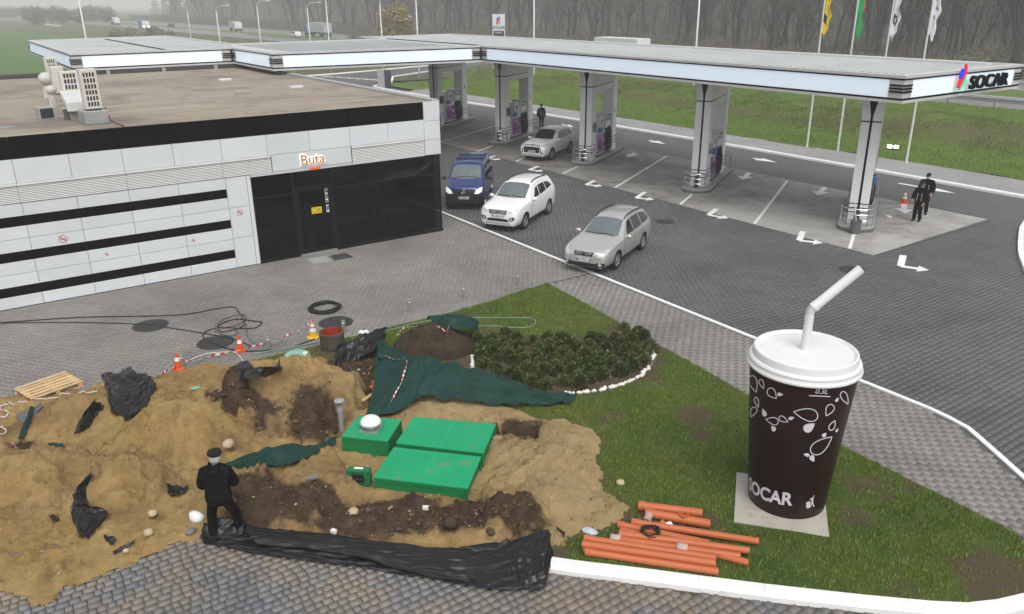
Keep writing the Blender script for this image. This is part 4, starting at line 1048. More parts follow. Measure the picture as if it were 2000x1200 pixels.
kd = k & (RNG.random(len(x)) < np.maximum(dk-.35, 0)**1.5*.5); rocks('soil_clods', x[kd], y[kd], .006+.05*RNG.random(kd.sum())**3.5, m_clod)
kb = k & (RNG.random(len(x)) < np.maximum(dk-.5, 0)*.012); rocks('soil_lumps', x[kb], y[kb], .03+.05*RNG.random(kb.sum())**2, m_clod, sink=.1)
ks = k & (RNG.random(len(x)) < .03+.22*sstep(.5, .65, fbm(x*1.2, y*1.2, 29, 4))); rocks('pebbles', x[ks], y[ks], .005+.026*RNG.random(ks.sum())**4, m_peb)
# the dark spoil heap behind the net
def heap(name, c, rx, ry, h, m, seed, n=90, rot=0.):
    g = np.linspace(-1.35, 1.35, n); Xh, Yh = np.meshgrid(g, g, indexing='ij'); r = np.hypot(Xh, Yh)
    xa = c.x+(Xh*rx*cos(rot)-Yh*ry*sin(rot)); ya = c.y+(Xh*rx*sin(rot)+Yh*ry*cos(rot))
    pr = np.clip(1-r**1.6*(.85+.3*fbm(xa*1.5, ya*1.5, seed+3, 3)), -.2, 1)
    Zh = ground_h(xa, ya)+np.where(pr > 0, h*pr**.75, -.12)+(fbm(xa*3, ya*3, seed, 5, .6)-.5)*.28*np.clip(pr*4, 0, 1)+(fbm(xa*11, ya*11, seed+9, 3, .6)-.5)*.09*np.clip(pr*4, 0, 1)
    i = np.arange(n*n).reshape(n, n); Fh = np.stack([i[:-1, :-1], i[1:, :-1], i[1:, 1:], i[:-1, 1:]], -1).reshape(-1, 4)
    return struct(npmesh(name, np.stack([xa, ya, Zh], -1).reshape(-1, 3), Fh, m, smooth=True))
m_soil = groundmat('dark_soil', [(.028, .022, .014), (.05, .035, .021), (.085, .058, .034)], 2.2)
heap('soil_heap', HEAP, 1.25, .8, .80, m_soil, 5, rot=-.3)
x = HEAP.x+RNG.normal(0, .6, 500); y = HEAP.y+RNG.normal(0, .5, 500)

# ------------------------------------------------------------------ sheets and nets
m_plast = mat('black_plastic', (.008, .008, .009), .3, var=.3, vs=5, spec=.4, bump=.35, bs=9, col2=(.07, .06, .045), c2=(.62, .78), c2s=3)
m_net = mat('green_net', (.006, .034, .027), .75, var=.25, vs=3, spec=.25, col2=(.03, .05, .04), c2=(.6, .75), c2s=2.5)
def drape(name, A, Bp, nu, nv, amp, m, lab, cat, seed=1, fu=3., fv=2., bulge=0., rag=.0, group=None, parent=None, px=True, clear=.012):
    """a cloth between two edge lines; it lies on the ground where it would sink into it"""
    def pts(Pl): return [GG(p[0], p[1], p[2]) if px else Vector(p) for p in Pl]
    A_ = catmull(pts(A), nu-1); B_ = catmull(pts(Bp), nu-1)
    Q = np.zeros((nu, nv, 3)); U2, V2 = np.meshgrid(np.linspace(0, 1, nu), np.linspace(0, 1, nv), indexing='ij')
    a = np.array([p[:] for p in A_])[:, None]; b = np.array([p[:] for p in B_])[:, None]
    ext = rag*(fbm(U2*9, V2*0+seed, seed, 3)-.5)*2
    t = V2+ext*(2*V2-1)*np.abs(2*V2-1); Q = a+(b-a)*t[..., None]
    ra = lambda x_, y_, s: 1-np.abs(2*fbm(x_, y_, s, 4, .55)-1)*2.2
    wr = ra(U2*fu+seed+V2*1.1, V2*fv+U2*.6, seed)
    wr2 = fbm(U2*fu*4+V2*3, V2*fv*4, seed+5, 3)-.5
    Q[..., 2] += amp*np.clip(wr, -.3, 1)+amp*.5*wr2+bulge*4*V2*(1-V2)
    Q[..., 0] += amp*.9*(fbm(U2*fu*2, V2*fv*2, seed+8, 3)-.5); Q[..., 1] += amp*.9*(fbm(U2*fu*2, V2*fv*2, seed+18, 3)-.5)
    g = ground_h(Q[..., 0], Q[..., 1]); Q[..., 2] = np.maximum(Q[..., 2], g+clear+amp*.25*(wr2+.5))
    i = np.arange(nu*nv).reshape(nu, nv); Fh = np.stack([i[:-1, :-1], i[1:, :-1], i[1:, 1:], i[:-1, 1:]], -1).reshape(-1, 4)
    o = npmesh(name, Q.reshape(-1, 3), Fh, m, parent, smooth=True)
    s = o.modifiers.new('thickness', 'SOLIDIFY'); s.thickness = .006; s.offset = 0
    if lab: tag(o, lab, cat, group)
    return o
SG = 'black plastic sheets lying about the diggings'; NG = 'dark green shade nets round the diggings'
ms = drape('plastic_sheet', [(392, 1046, .05), (440, 1022, .1), (520, 1034, .04), (640, 1046, .04), (760, 1062, .04), (860, 1076, .05), (960, 1072, .06), (1060, 1040, .15)],
      [(398, 1062, .01), (450, 1074, .02), (540, 1090, .02), (640, 1102, .02), (740, 1116, .02), (860, 1136, .02), (960, 1154, .03), (1066, 1150, .05)], 300, 80, .06, m_plast,
      'long crumpled black plastic sheet along the foreground edge of the diggings', 'plastic sheet', 3, 4.5, 2.2, .03, .05, SG)
drape('sheet_fold', [(980, 1085, .03), (1010, 1075, .06), (1045, 1050, .10), (1072, 1036, .16)], [(985, 1120, .03), (1020, 1152, .05), (1058, 1152, .05), (1080, 1090, .05)], 60, 40, .07, m_plast, None, None, 13, 3, 3, .06, .05, parent=ms)
drape('sheet_fold', [(480, 1052, .1), (600, 1060, .1), (720, 1078, .12), (830, 1105, .1), (930, 1130, .08)], [(500, 1066, .1), (620, 1080, .1), (720, 1098, .1), (830, 1128, .06), (930, 1145, .05)], 110, 16, .05, m_plast, None, None, 23, 5, 1.5, .08, .03, parent=ms)
drape('sheet_fold', [(400, 1024, .22), (440, 1018, .25), (480, 1030, .12)], [(398, 1058, .05), (430, 1060, .05), (475, 1052, .05)], 40, 24, .09, m_plast, None, None, 33, 3, 2, .1, .05, parent=ms)
drape('plastic_sheet', [(200, 733, .12), (240, 724, .25), (268, 728, .2), (285, 735, .05)], [(218, 808, .06), (245, 815, .05), (275, 812, .05), (308, 756, .1)], 70, 70, .11, m_plast,
      'large crumpled black plastic sheet slumped over the pile beside the pallet', 'plastic sheet', 43, 3, 3.5, .05, .1, SG)
drape('plastic_sheet', [(186, 790, .12), (196, 793, .1), (206, 812, .05)], [(146, 845, .03), (152, 851, .03), (170, 838, .03)], 40, 40, .09, m_plast,
      'small black plastic scrap lying below the large sheet on the pile', 'plastic sheet', 53, 2, 2, .05, .1, SG)
drape('plastic_sheet', [(442, 730, .03), (480, 727, .12), (510, 722, .12), (553, 724, .03)], [(448, 746, .02), (480, 742, .05), (512, 738, .06), (550, 730, .02)], 60, 24, .07, m_plast,
      'flat strip of black plastic on the sand crest near the grass edge', 'plastic sheet', 63, 4, 1.5, .05, .08, SG)
drape('plastic_sheet', [(176, 934, .05), (152, 958, .05), (143, 985, .04), (141, 1012, .04), (158, 1052, .03)], [(184, 936, .05), (170, 962, .1), (176, 992, .1), (208, 1008, .04), (170, 1056, .03)], 60, 40, .08, m_plast,
      'curved torn strip of black plastic hanging down the lower sand slope', 'plastic sheet', 73, 3, 2, .04, .06, SG)
drape('plastic_sheet', [(202, 1046, .04), (214, 1050, .05), (228, 1052, .02)], [(206, 1056, .02), (216, 1066, .02), (222, 1064, .02)], 20, 16, .04, m_plast, 'tiny three cornered scrap of black plastic on the lower sand', 'plastic sheet', 83, 2, 2, 0, .1, SG)
drape('plastic_sheet', [(264, 1057, .03), (240, 1068, .05), (219, 1079, .03)], [(262, 1061, .02), (244, 1074, .03), (224, 1084, .02)], 24, 12, .03, m_plast, 'narrow sliver of black plastic beside a yellow stone on the sand', 'plastic sheet', 93, 2, 1, 0, .1, SG)
drape('plastic_sheet', [(326, 950, .05), (342, 954, .07), (368, 952, .04)], [(328, 964, .02), (346, 970, .02), (366, 960, .02)], 30, 16, .06, m_plast, 'ragged black plastic scrap on the sand beside the man in the beret', 'plastic sheet', 103, 4, 2, 0, .25, SG)
drape('plastic_sheet', [(660, 676, .12), (690, 662, .3), (720, 655, .35), (756, 646, .3)], [(652, 714, .08), (680, 714, .12), (712, 700, .1), (750, 680, .1)], 70, 50, .13, m_plast,
      'bunched black plastic sheet between the open well ring and the soil heap', 'plastic sheet', 113, 3.5, 3, .05, .06, SG)
drape('plastic_sheet', [(1085, 1030, .03), (1094, 1036, .05), (1104, 1040, .02)], [(1090, 1036, .02), (1097, 1044, .02), (1102, 1052, .02)], 16, 12, .03, m_plast, 'tiny black plastic scrap on sand near the orange pipes', 'plastic sheet', 123, 2, 2, 0, .2, SG)
drape('plastic_sheet', [(96, 1010, .02), (104, 1008, .03), (112, 1010, .02)], [(100, 1018, .02), (108, 1019, .02), (116, 1016, .02)], 12, 8, .02, m_plast, 'tiny dark scrap on the sand by the uncovered cobbles', 'plastic sheet', 125, 2, 2, 0, .2, SG)
nt = drape('shade_net', [(742, 664, .45), (800, 700, .78), (828, 697, .85), (880, 711, .8), (960, 736, .6), (1050, 765, .32), (1128, 778, .06)],
      [(716, 816, .03), (772, 812, .04), (828, 782, .1), (880, 785, .06), (960, 793, .04), (1040, 797, .03), (1112, 791, .02)], 180, 60, .13, m_net,
      'big dark green shade net propped like a tent across the dig edge', 'shade net', 133, 6.5, 1.0, -.04, .02, NG)
drape('net_flap', [(742, 664, .5), (736, 690, .45), (744, 712, .2)], [(750, 668, .5), (760, 700, .35), (802, 702, .78)], 30, 16, .05, m_net, None, None, 137, 3, 1.5, .0, .03, parent=nt)
drape('shade_net', [(442, 912, .1), (500, 886, .15), (560, 872, .12), (610, 874, .1), (662, 858, .05)], [(440, 920, .04), (500, 917, .03), (545, 915, .03), (600, 898, .03), (655, 872, .02)], 90, 26, .07, m_net,
      'long narrow dark green net lying on the sand beside the man', 'shade net', 143, 5, 1.2, .04, .04, NG)
def heap_top(px, py, dz): return (px, py, dz)
drape('shade_net', [(832, 628, .30), (870, 622, .45), (905, 624, .45), (934, 634, .2)], [(850, 640, .5), (880, 640, .7), (915, 650, .5), (936, 655, .25)], 50, 26, .12, m_net,
      'bundle of dark green net heaped on top of the soil heap', 'shade net', 153, 3, 2, .12, .1, NG)
drape('shade_net', [(60, 798, .05), (48, 822, .08), (36, 860, .04)], [(68, 800, .04), (60, 828, .03), (46, 862, .03)], 30, 12, .05, m_net, 'narrow fold of dark green net beside the left grass patch', 'shade net', 163, 3, 1, .03, .05, NG)
drape('shade_net', [(92, 866, .06), (110, 868, .08), (128, 874, .03)], [(96, 878, .02), (112, 880, .02), (124, 880, .02)], 24, 12, .05, m_net, 'small dark green net scrap poking out of the left sand', 'shade net', 173, 3, 1, .03, .05, NG)
drape('shade_net', [(56, 878, .04), (70, 876, .06), (84, 880, .03)], [(58, 884, .02), (72, 886, .02), (84, 885, .02)], 16, 8, .04, m_net, 'smallest dark green net scrap at the left sand edge', 'shade net', 175, 3, 1, .03, .05, NG)
# gravel-cloth by the pallet
drape('ground_cloth', [(80, 788, .02), (60, 800, .02), (30, 810, .02)], [(84, 796, .02), (66, 812, .02), (44, 830, .02)], 20, 14, .02, mat('grey_cloth', (.10, .11, .12), .8), 'grey ground cloth edge showing between the pallet and the grass', 'cloth', 183, 2, 2, 0, .1)

# ------------------------------------------------------------------ things of the diggings
m_tank = mat('green_tank', (.008, .285, .12), .45, spec=.2, var=.12, vs=1.5, fine=.05, col2=(.15, .20, .09), c2=(.58, .75), c2s=2.2)
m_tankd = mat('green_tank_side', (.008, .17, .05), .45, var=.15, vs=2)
def tank(name, P, z, lab, th=.035, seam=False):
    c = sum(P, Vector((0, 0, 0)))/4; t = thing(name, lab, 'tank hatch', (c.x, c.y, gz(c.x, c.y)-.06), group='green tank hatches set in the sand')
    zz = z-t.location.z; Q = [(p.x-c.x, p.y-c.y) for p in P]
    MB().prism(Q, zz-th, zz).build('lid', m_tank, t, bevel=.008)
    MB().prism([(x*.955, y*.955) for x, y in Q], .0, zz-th-.002).build('body', m_tankd, t)
    MB().prism([(x*.985, y*.985) for x, y in Q], zz-th-.07, zz-th-.003).build('rim', m_tankd, t, bevel=.005)
    if seam:
        a, b = (Vector(Q[0])+Vector(Q[1]))/2, (Vector(Q[3])+Vector(Q[2]))/2; m = MB(); line(m, a, b, .012, zz+.003); m.build('weld_seam', mat('weld', (.03, .36, .18), .5), t)
    for q in Q:
        x, y = q[0]*.97, q[1]*.97; MB().box(x-.02, x+.02, y-.02, y+.02, 0, zz-th-.004).build('corner_post', m_tankd, t)
    return t, zz
t, zz = tank('tank_hatch', [G(x, y, .5) for x, y in ((700, 812), (784, 820), (757, 862), (667, 852))], .5, 'small square green tank hatch carrying a white domed vent', seam=False)
p = G(725, 838, .5)-t.location
MB().box(p.x-.2, p.x+.2, p.y-.2, p.y+.2, zz, zz+.035, M=Matrix.Translation((p.x, p.y, 0)) @ Matrix.Rotation(-.8, 4, 'Z') @ Matrix.Translation((-p.x, -p.y, 0))).lathe([(.13, 0), (.13, .12)], 20, (p.x, p.y, zz+.03)).build('vent_base', m_alu, t, bevel=.004)
MB().lathe([(.17, .0), (.225, .01), (.23, .04), (.2, .1), (.14, .15), (.06, .175), (.001, .18)], 28, (p.x, p.y, zz+.13), caps=(True, False)).build('vent_dome', mat('dome_white', (.72, .73, .72), .3, var=.06), t, True)
MB().lathe([(.232, -.004), (.236, .012), (.236, .03), (.232, .04)], 28, (p.x, p.y, zz+.13), caps=(False, False)).build('vent_ring', m_alu, t, True)
tank('tank_hatch', [G(x, y, .42) for x, y in ((808, 814), (969, 829), (944, 885), (773, 865))], .42, 'large flat green tank hatch next to the open trench', seam=True)
tank('tank_hatch', [G(x, y, .42) for x, y in ((769, 873), (940, 892), (914, 954), (729, 932))], .42, 'large flat green tank hatch beside the green tool case', seam=True)
# tool case
t = thing('tool_case', 'green plastic tool case standing on the sand beside the tank hatch', 'tool case', GG(703, 943, 0)-Vector((0, 0, .03)), radians(-42))
m_case = mat('case_green', (.006, .13, .045), .35, var=.1, vs=6)
MB().box(-.24, .24, -.09, .09, 0, .26).build('lower_shell', m_case, t, bevel=.03); MB().box(-.235, .235, -.085, .085, .262, .36).build('upper_shell', m_case, t, bevel=.03)
MB().tube([(-.1, -.11, .2), (-.1, -.15, .2), (.1, -.15, .2), (.1, -.11, .2)], .015, 8).build('handle', m_rubber, t); MB().box(-.12, .12, -.101, -.085, .1, .26).build('recess', m_rubber, t)
for s in (-.16, .16): MB().box(s-.025, s+.025, -.105, -.08, .2, .31).build('latch', m_tankd, t, bevel=.004)
MB().box(-.09, .09, -.03, .03, .361, .363).build('maker_label', m_print, t)
# grey vent pipe
t = thing('vent_pipe', 'grey plastic vent pipe with a slotted cap standing in the pit', 'vent pipe', GG(668, 842)-Vector((0, 0, .1)), 0)
m_pvc = mat('grey_pvc', (.27, .28, .29), .45, var=.08)
MB().lathe([(.055, 0), (.055, .56), (.068, .57), (.068, .66), (.055, .67), (.055, .76)], 18).build('pipe', m_pvc, t, True, angle=40)
MB().lathe([(.05, .76), (.05, .84)], 18).build('slots', m_slot, t)
MB().lathe([(.07, .76), (.07, .775)], 18).build('collar', m_pvc, t)
MB().lathe([(.10, .83), (.112, .835), (.112, .86), (.06, .885), (.001, .89)], 20, caps=(True, False)).build('cap', m_pvc, t, True, angle=40)
# well ring
t = thing('well_ring', 'dirty open well ring with a red inside near the yellow cone', 'well ring', GG(650, 679)-Vector((0, 0, .08)))
MB().lathe([(.30, 0), (.33, 0), (.33, .45), (.345, .46), (.345, .56), (.30, .565)], 28, caps=(False, False)).build('outer_wall', mat('dirty_plastic', (.075, .065, .052), .85, var=.5, vs=7, bump=.4, bs=20, col2=(.04, .05, .025), c2=(.45, .6), c2s=5), t, True, angle=40)
MB().lathe([(.30, .564), (.295, .05), (.001, .05)], 28, caps=(False, False)).build('red_lining', mat('red_lining', (.30, .025, .015), .6, var=.3, vs=6), t, True, angle=40)
MB().lathe([(.30, .08), (.345, .3), (.001, .3)], 4, caps=(False, False)).v
# dome shaped pump cover and bucket by the well
t = thing('pump_cover', 'white domed plastic pump cover with a grey stripe behind the black sheet', 'pump', GG(711, 662), .5)
MB().lathe([(.17, 0), (.175, .12), (.15, .22), (.09, .28), (.001, .295)], 20, caps=(True, False)).build('dome', mat('dome_white'), t, True)
m = MB(); m.add([(q*.062, -.178*cos(a), .02+.285*sin(a) if a > 0 else 0) for a in [pi*k/10 for k in range(1, 10)] for q in (-1, 1)], [(2*i, 2*i+1, 2*i+3, 2*i+2) for i in range(8)])
m.build('stripe', mat('grey_stripe', (.09, .09, .095), .5), t)
t = thing('bucket', 'small grey plastic bucket behind the black sheet near the soil heap', 'bucket', GG(741, 655), .2)
MB().lathe([(.09, 0), (.11, .2), (.12, .2), (.10, .02)], 16, caps=(True, False)).build('pail', m_pvc, t, True, angle=40)
# flat round lids
m_lid = mat('pale_green_lid', (.20, .42, .33), .4, var=.15, vs=3, col2=(.33, .32, .2), c2=(.55, .7), c2s=3)
for px, py, r, lab in ((580, 694, .34, 'pale green round lid lying flat on the grass by the cone'), (692, 712, .38, 'pale green round lid half under the black plastic sheet')):
    p = GG(px, py, .05); t = thing('round_lid', lab, 'lid', p)
    MB().lathe([(r, -.08), (r, .0), (r*.95, .025), (.001, .03)], 32, caps=(True, False)).build('disc', m_lid, t, True, angle=30)
    MB().lathe([(.06, .028), (.06, .075), (.001, .08)], 14, (r*.55, -.12, 0), caps=(True, False)).build('knob', m_print, t, True, angle=40)
# manhole covers
m_iron = mat('cast_iron', (.045, .045, .046), .6, metal=.3, var=.25, vs=6, bump=.5, bs=18)
for px, py, r, lab in ((294, 636, .46, 'round cast iron manhole cover crossed by a cable on the pavement'), (421, 669, .46, 'round dark manhole cover beside the orange cone on the pavement'), (656, 630, .46, 'round dark manhole cover behind the open well ring'),
                      (1299, 433, .36, 'round manhole cover in the dark yard beside the silver wagon'), (1664, 527, .4, 'round rusty manhole cover in the yard behind the straw')):
    t = thing('manhole_cover', lab, 'manhole cover', G(px, py, .004), group='round manhole covers in the paving')
    MB().lathe([(r, -.01), (r, .008), (r-.06, .01), (r-.065, .005), (r-.08, .005), (r-.085, .012), (.001, .014)], 36, caps=(False, False)).build('cover', m_iron, t, True, angle=30)
    m = MB()
    for k in range(10): m.box(-.012, .012, .08, r-.11, .012, .018, M=Matrix.Rotation(2*pi*k/10, 4, 'Z'))
    m.build('ribs', m_iron, t)
    MB().lathe([(r+.005, -.02), (r+.005, .004), (r+.05, .004), (r+.05, -.02)], 36, caps=(False, False)).build('ring_frame', m_iron, t)
for px, py, lab in ((628, 507, 'pale solid door mat plate set in the paving before the dark door'), (664, 502, 'dark ribbed door mat grate set in the paving before the dark door')):
    p = G(px, py, .006); t = thing('door_mat', lab, 'door mat', p, radians(-1))
    MB().box(-.42, .42, -.36, .36, -.01, .0).build('plate', m_alu if 'pale' in lab else m_greym, t)
    m = MB()
    for k in range(18): m.box(-.40, .40, -.35+k*.04, -.335+k*.04, 0, .008)
    o = m.build('ribs', m_greym if 'pale' in lab else m_postd, t); o['kind'] = 'stuff'
# bollard lights
m_boll = mat('bollard_metal', (.33, .33, .31), .4, metal=.5, var=.12, vs=8)
for i, (px, py) in enumerate(((1011, 557), (906, 582), (801, 609), (672, 650), (526, 683), (356, 716))):
    L = ['bollard light nearest the parked cars at the lawn tip', 'bollard light second from the lawn tip', 'bollard light in the middle of the lawn edge', 'bollard light beside the open well ring', 'bollard light beside the pale green lid', 'bollard light behind the orange cone near the sand']
    p = G(px, py, 0) if i != 5 else G(357, 720, 0); t = thing('bollard_light', 'short grey '+L[i], 'bollard', (p.x, p.y, 0), group='bollard lights along the lawn edge')
    MB().lathe([(.055, 0), (.055, .30), (.03, .301)], 16).build('post', m_boll, t, True, angle=40)
    MB().lathe([(.045, .30), (.045, .35)], 14).build('lens', m_print, t, True, angle=40); MB().lathe([(.058, .35), (.058, .385), (.001, .39)], 16, caps=(True, False)).build('cap', m_boll, t, True, angle=40)
# traffic cones
m_or = mat('cone_orange', (.62, .075, .012), .5, var=.1, vs=8); m_cw = mat('cone_white', (.70, .70, .69), .5, var=.08, vs=8); m_cy = mat('cone_yellow', (.62, .38, .02), .5, var=.15, vs=8)
def cone(px, py, lab, h=.5, mb=m_or, mt_=m_or, z=None, bands=1):
    p = G(px, py, 0) if z is None else G(px, py, z); t = thing('traffic_cone', lab, 'traffic cone', p, .4, 'traffic cones')
    b = .34*h
    MB().lathe([(b, 0), (b*1.02, .02), (b*.95, .035), (b*.68, .05)], 18).build('base', mb, t, True, angle=40)
    r = lambda s: b*.66*(1-s)+.022*s
    cuts = [0, .46, .7, 1] if bands == 1 else [0, .3, .5, .58, .78, 1]
    for k in range(len(cuts)-1):
        s0, s1 = cuts[k], cuts[k+1]; w = k % 2 == 1
        MB().lathe([(r(s0)+(.003 if w else 0), .05+(h-.05)*s0), (r(s1)+(.003 if w else 0), .05+(h-.05)*s1)], 18, caps=(False, k == len(cuts)-2)).build('white_band' if w else 'body', m_cw if w else (mb if k == 0 else mt_), t, True, angle=40)
    return t
cone(470, 686, 'orange traffic cone on the pavement beside the tangled black cable', .47)
cone(349, 721, 'orange traffic cone at the sand edge where the barrier tape ends', .47)
cone(612, 659, 'yellow based traffic cone holding the barrier tape by the well ring', .55, m_cy, m_or, bands=2)
cone(1765, 397, 'orange striped traffic cone on the concrete pad beside the attendants', .62, m_or, m_or, .004, 2)
# pallet
c = (G(33, 757, .14)+G(133, 723, .14)+G(158, 747, .14)+G(52, 783, .14))/4
t = thing('pallet', 'pale wooden pallet lying on the pavement beside the sand', 'pallet', (c.x, c.y, .0), atan2(.39, 1.21))
m_wood = mat('pallet_wood', (.52, .36, .20), .75, var=.18, vs=3, isl=.14, world=False, fine=.1)
for y in (-.44, -.26, -.09, .09, .26, .44): MB().box(-.62, .62, y-.055, y+.055, .122, .144).build('board', m_wood, t, bevel=.003)
for x in (-.55, 0, .55): MB().box(x-.05, x+.05, -.49, .49, .10, .1215).build('stringer', m_wood, t, bevel=.003)
for x in (-.55, 0, .55):
    for y in (-.44, 0, .44): MB().box(x-.05, x+.05, y-.05, y+.05, .022, .0995).build('block', m_wood, t)
for y in (-.44, 0, .44): MB().box(-.62, .62, y-.05, y+.05, .0, .0215).build('bottom_board', m_wood, t)
# cables, hoses, tapes
m_hoseg = mat('grey_cable', (.10, .10, .11), .5); m_hosew = mat('white_hose', (.62, .61, .57), .5); m_hoseg2 = mat('green_hose', (.16, .25, .20), .5)
def cable(name, pts, r, m, lab, cat, dz=.0, n=80):
    P = catmull([GG(x, y, r+dz+.004) for x, y in pts], n)
    for p in P: p.z = max(p.z, gz(p.x, p.y)+r)
    return tag(MB().tube(P, r, 6).build(name, m, None, True), lab, cat)
cable('cable', [(-20, 632), (160, 620), (340, 616), (420, 604), (455, 600), (468, 612), (478, 628), (470, 640), (440, 648), (425, 646), (430, 634), (460, 624), (500, 628), (512, 630), (500, 640), (470, 642), (430, 640), (402, 648), (398, 660), (420, 672), (450, 682), (490, 686), (560, 680), (615, 662)], .017, m_rubber, 'long black cable snaking across the pavement into a tangle', 'cable', 0, 260)
cable('cable', [(-20, 631.5), (150, 630), (280, 634), (340, 642), (420, 655), (460, 664), (490, 676)], .014, m_rubber, 'thin black cable running straight over the first manhole cover', 'cable')
cable('cable', [(418, 648), (440, 640), (465, 634), (480, 620), (470, 614), (440, 622), (424, 634), (428, 650), (452, 656), (464, 648), (455, 634)], .014, m_hoseg, 'loose loops of grey cable beside the second manhole cover', 'cable', .01, 160)
cable('cable', [(480, 634), (482, 650), (488, 664), (505, 674), (530, 672)], .014, m_hoseg, 'grey cable end curling past the orange cone', 'cable')
t = thing('cable_coil', 'coil of black cable lying flat on the pavement before the dark glass', 'cable coil', G(635, 604, .0))
for i, (r, z) in enumerate(((.42, .03), (.47, .03), (.45, .07), (.40, .075), (.49, .06), (.43, .105))):
    MB().tube([(r*cos(q)+.02*sin(i*2.1+3*q), r*sin(q)+.02*cos(i*1.7+2*q), z+.008*sin(3*q+i)) for q in [2*pi*k/40 for k in range(41)]], .024, 6).build('turn', m_rubber, t, True)
cable('hose', [(-20, 796), (60, 785), (150, 771), (190, 764)], .012, m_hosew, 'white hose along the left edge of the sand', 'hose')
cable('hose', [(340, 722), (362, 708), (400, 692), (440, 688), (462, 690), (480, 708), (520, 716), (560, 712), (610, 706)], .012, m_hosew, 'white hose curling from the orange cone onto the grass', 'hose')
cable('hose', [(-20, 818), (8, 815), (16, 806), (4, 802), (-20, 804)], .012, m_hosew, 'short white hose loop at the left frame edge by the tape', 'hose')
cable('hose', [(-20, 860), (0, 852), (11, 844), (8, 838), (-20, 836)], .012, m_hosew, 'white hose loop lying on the left grass patch', 'hose')
cable('hose', [(495, 692), (560, 680), (625, 668), (700, 655), (760, 645), (820, 630), (900, 622), (985, 621), (1035, 622), (1046, 629), (1035, 639), (1000, 640), (960, 637), (930, 638)], .018, m_hoseg2, 'grey green hose running over the lawn to a wide loop', 'hose', 0, 160)
cable('hose', [(682, 716), (690, 728), (695, 745), (697, 752)], .014, m_hoseg, 'short grey pipe running down from the half covered lid', 'hose')
m_tr = mat('tape_red', (.55, .04, .04), .5); m_tw = mat('tape_white', (.74, .72, .70), .5)
def tape(pts, lab, wd=.07, n=60, seed=1):
    P = catmull([GG(x, y, z) for x, y, z in pts], n); m = MB(); rr = random.Random(seed)
    for i in range(n):
        a, b = P[i], P[i+1]; f = .5+.5*sin(i*.35+seed)
        up = Vector((0, 0, 1))*wd*(.35+.65*f); sd = Vector(((b-a).y, -(b-a).x, 0)).normalized()*wd*(1-f)
        m.add([a, b, b+up+sd, a+up+sd], [(0, 1, 2, 3)], (i//2) % 2)
    o = m.build('barrier_tape', [m_tw, m_tr]); s = o.modifiers.new('t', 'SOLIDIFY'); s.thickness = .003
    return tag(o, lab, 'barrier tape', 'red and white barrier tapes')
tape([(288, 738, .03), (320, 730, .05), (349, 712, .1), (400, 700, .08), (470, 684, .1), (530, 668, .12), (575, 650, .3), (610, 630, .5)], 'red and white barrier tape strung from the sand edge to the yellow based cone', .06, 110, 2)
tape([(796, 700, .8), (794, 715, .72), (785, 745, .5), (770, 775, .25), (750, 812, .06)], 'red and white barrier tape hanging down the big green net', .03, 60, 3)
tape([(742, 690, .35), (765, 702, .45), (800, 700, .78)], 'short red and white barrier tape across the left corner of the net', .05, 30, 4)
tape([(775, 655, .5), (790, 642, .6), (815, 638, .65), (860, 641, .75), (872, 648, .7), (880, 634, .6)], 'red and white barrier tape tangled over the soil heap', .06, 50, 5)
tape([(-15, 806, .03), (0, 804, .04), (14, 803, .03)], 'scrap of barrier tape at the left frame edge', .08, 14, 6)
tape([(24, 868, .03), (30, 872, .05), (36, 876, .03)], 'scrap of barrier tape in the left debris', .07, 12, 7)

# ------------------------------------------------------------------ the orange pipes
m_opipe = mat('orange_pvc', (.43, .115, .04), .45, var=.08, vs=3, fine=.04)
m_wrap = mat('plastic_wrap', (.60, .50, .46), .3, var=.25, vs=9)
m_wrap.node_tree.nodes['Principled BSDF'].inputs['Alpha'].default_value = .5
def opipe(a, b, r, lab, lift=0., sock=0):
    A_, B_ = GG(*a, r+lift), GG(*b, r+lift); d = B_-A_; L = d.length
    A_.z = max(A_.z, gz(A_.x, A_.y)+r*.9+lift); B_.z = max(B_.z, gz(B_.x, B_.y)+r*.9+lift); d = (B_-A_).normalized(); L = (B_-A_).length
    up = Vector((0, 0, 1)); x = d.cross(up).normalized(); y = x.cross(d); M = FR(A_, x, y, d) if True else None
    M = FR(A_, y, x, d) if FR(A_, x, y, d).determinant() < 0 else M
    s0 = [(r*1.16, 0), (r*1.16, .07), (r*1.22, .075), (r*1.22, .10), (r*1.14, .105), (r, .16)] if sock != 1 else [(r, 0)]
    pr = s0+[(r, L)]; inn = [(r*.88, L), (r*.88, .0)]
    t = thing('orange_pipe', lab, 'pipe', A_, 0, 'orange drain pipes stacked on the lawn'); MM = Matrix.Translation(-A_) @ M
    MB().lathe(pr+inn+[pr[0]], 16, M=MM, caps=(False, False)).build('tube', m_opipe, t, True, angle=35)
    MB().lathe([(r*.99, .03), (.001, .03)], 16, M=MM, caps=(False, False)).lathe([(r*.87, L-.05), (.001, L-.05)], 16, M=MM, caps=(False, False)).build('inside', mat('pipe_inside_shade', (.10, .03, .015), .8), t)  # darkened discs near the pipe ends imitate the shade inside
    return t
opipe((1247, 988), (1372, 1003), .084, 'thick orange pipe farthest from the kerb, lying alone')
opipe((1261, 1002), (1387, 1024), .084, 'thick orange pipe with dark print near its open end')
opipe((1234, 1020), (1482, 1058), .064, 'longest thin orange pipe with the wrapped joint in its middle', .02, 0)
opipe((1207, 1025), (1385, 1062), .064, 'thin orange pipe running under the black cable coil', .0, 0)
opipe((1212, 1036), (1462, 1100), .064, 'thin orange pipe sloping out at the lower end of the stack', .0, 1)
opipe((1209, 1043), (1464, 1076), .064, 'thin orange pipe on top below the black cable coil', .07, 0)
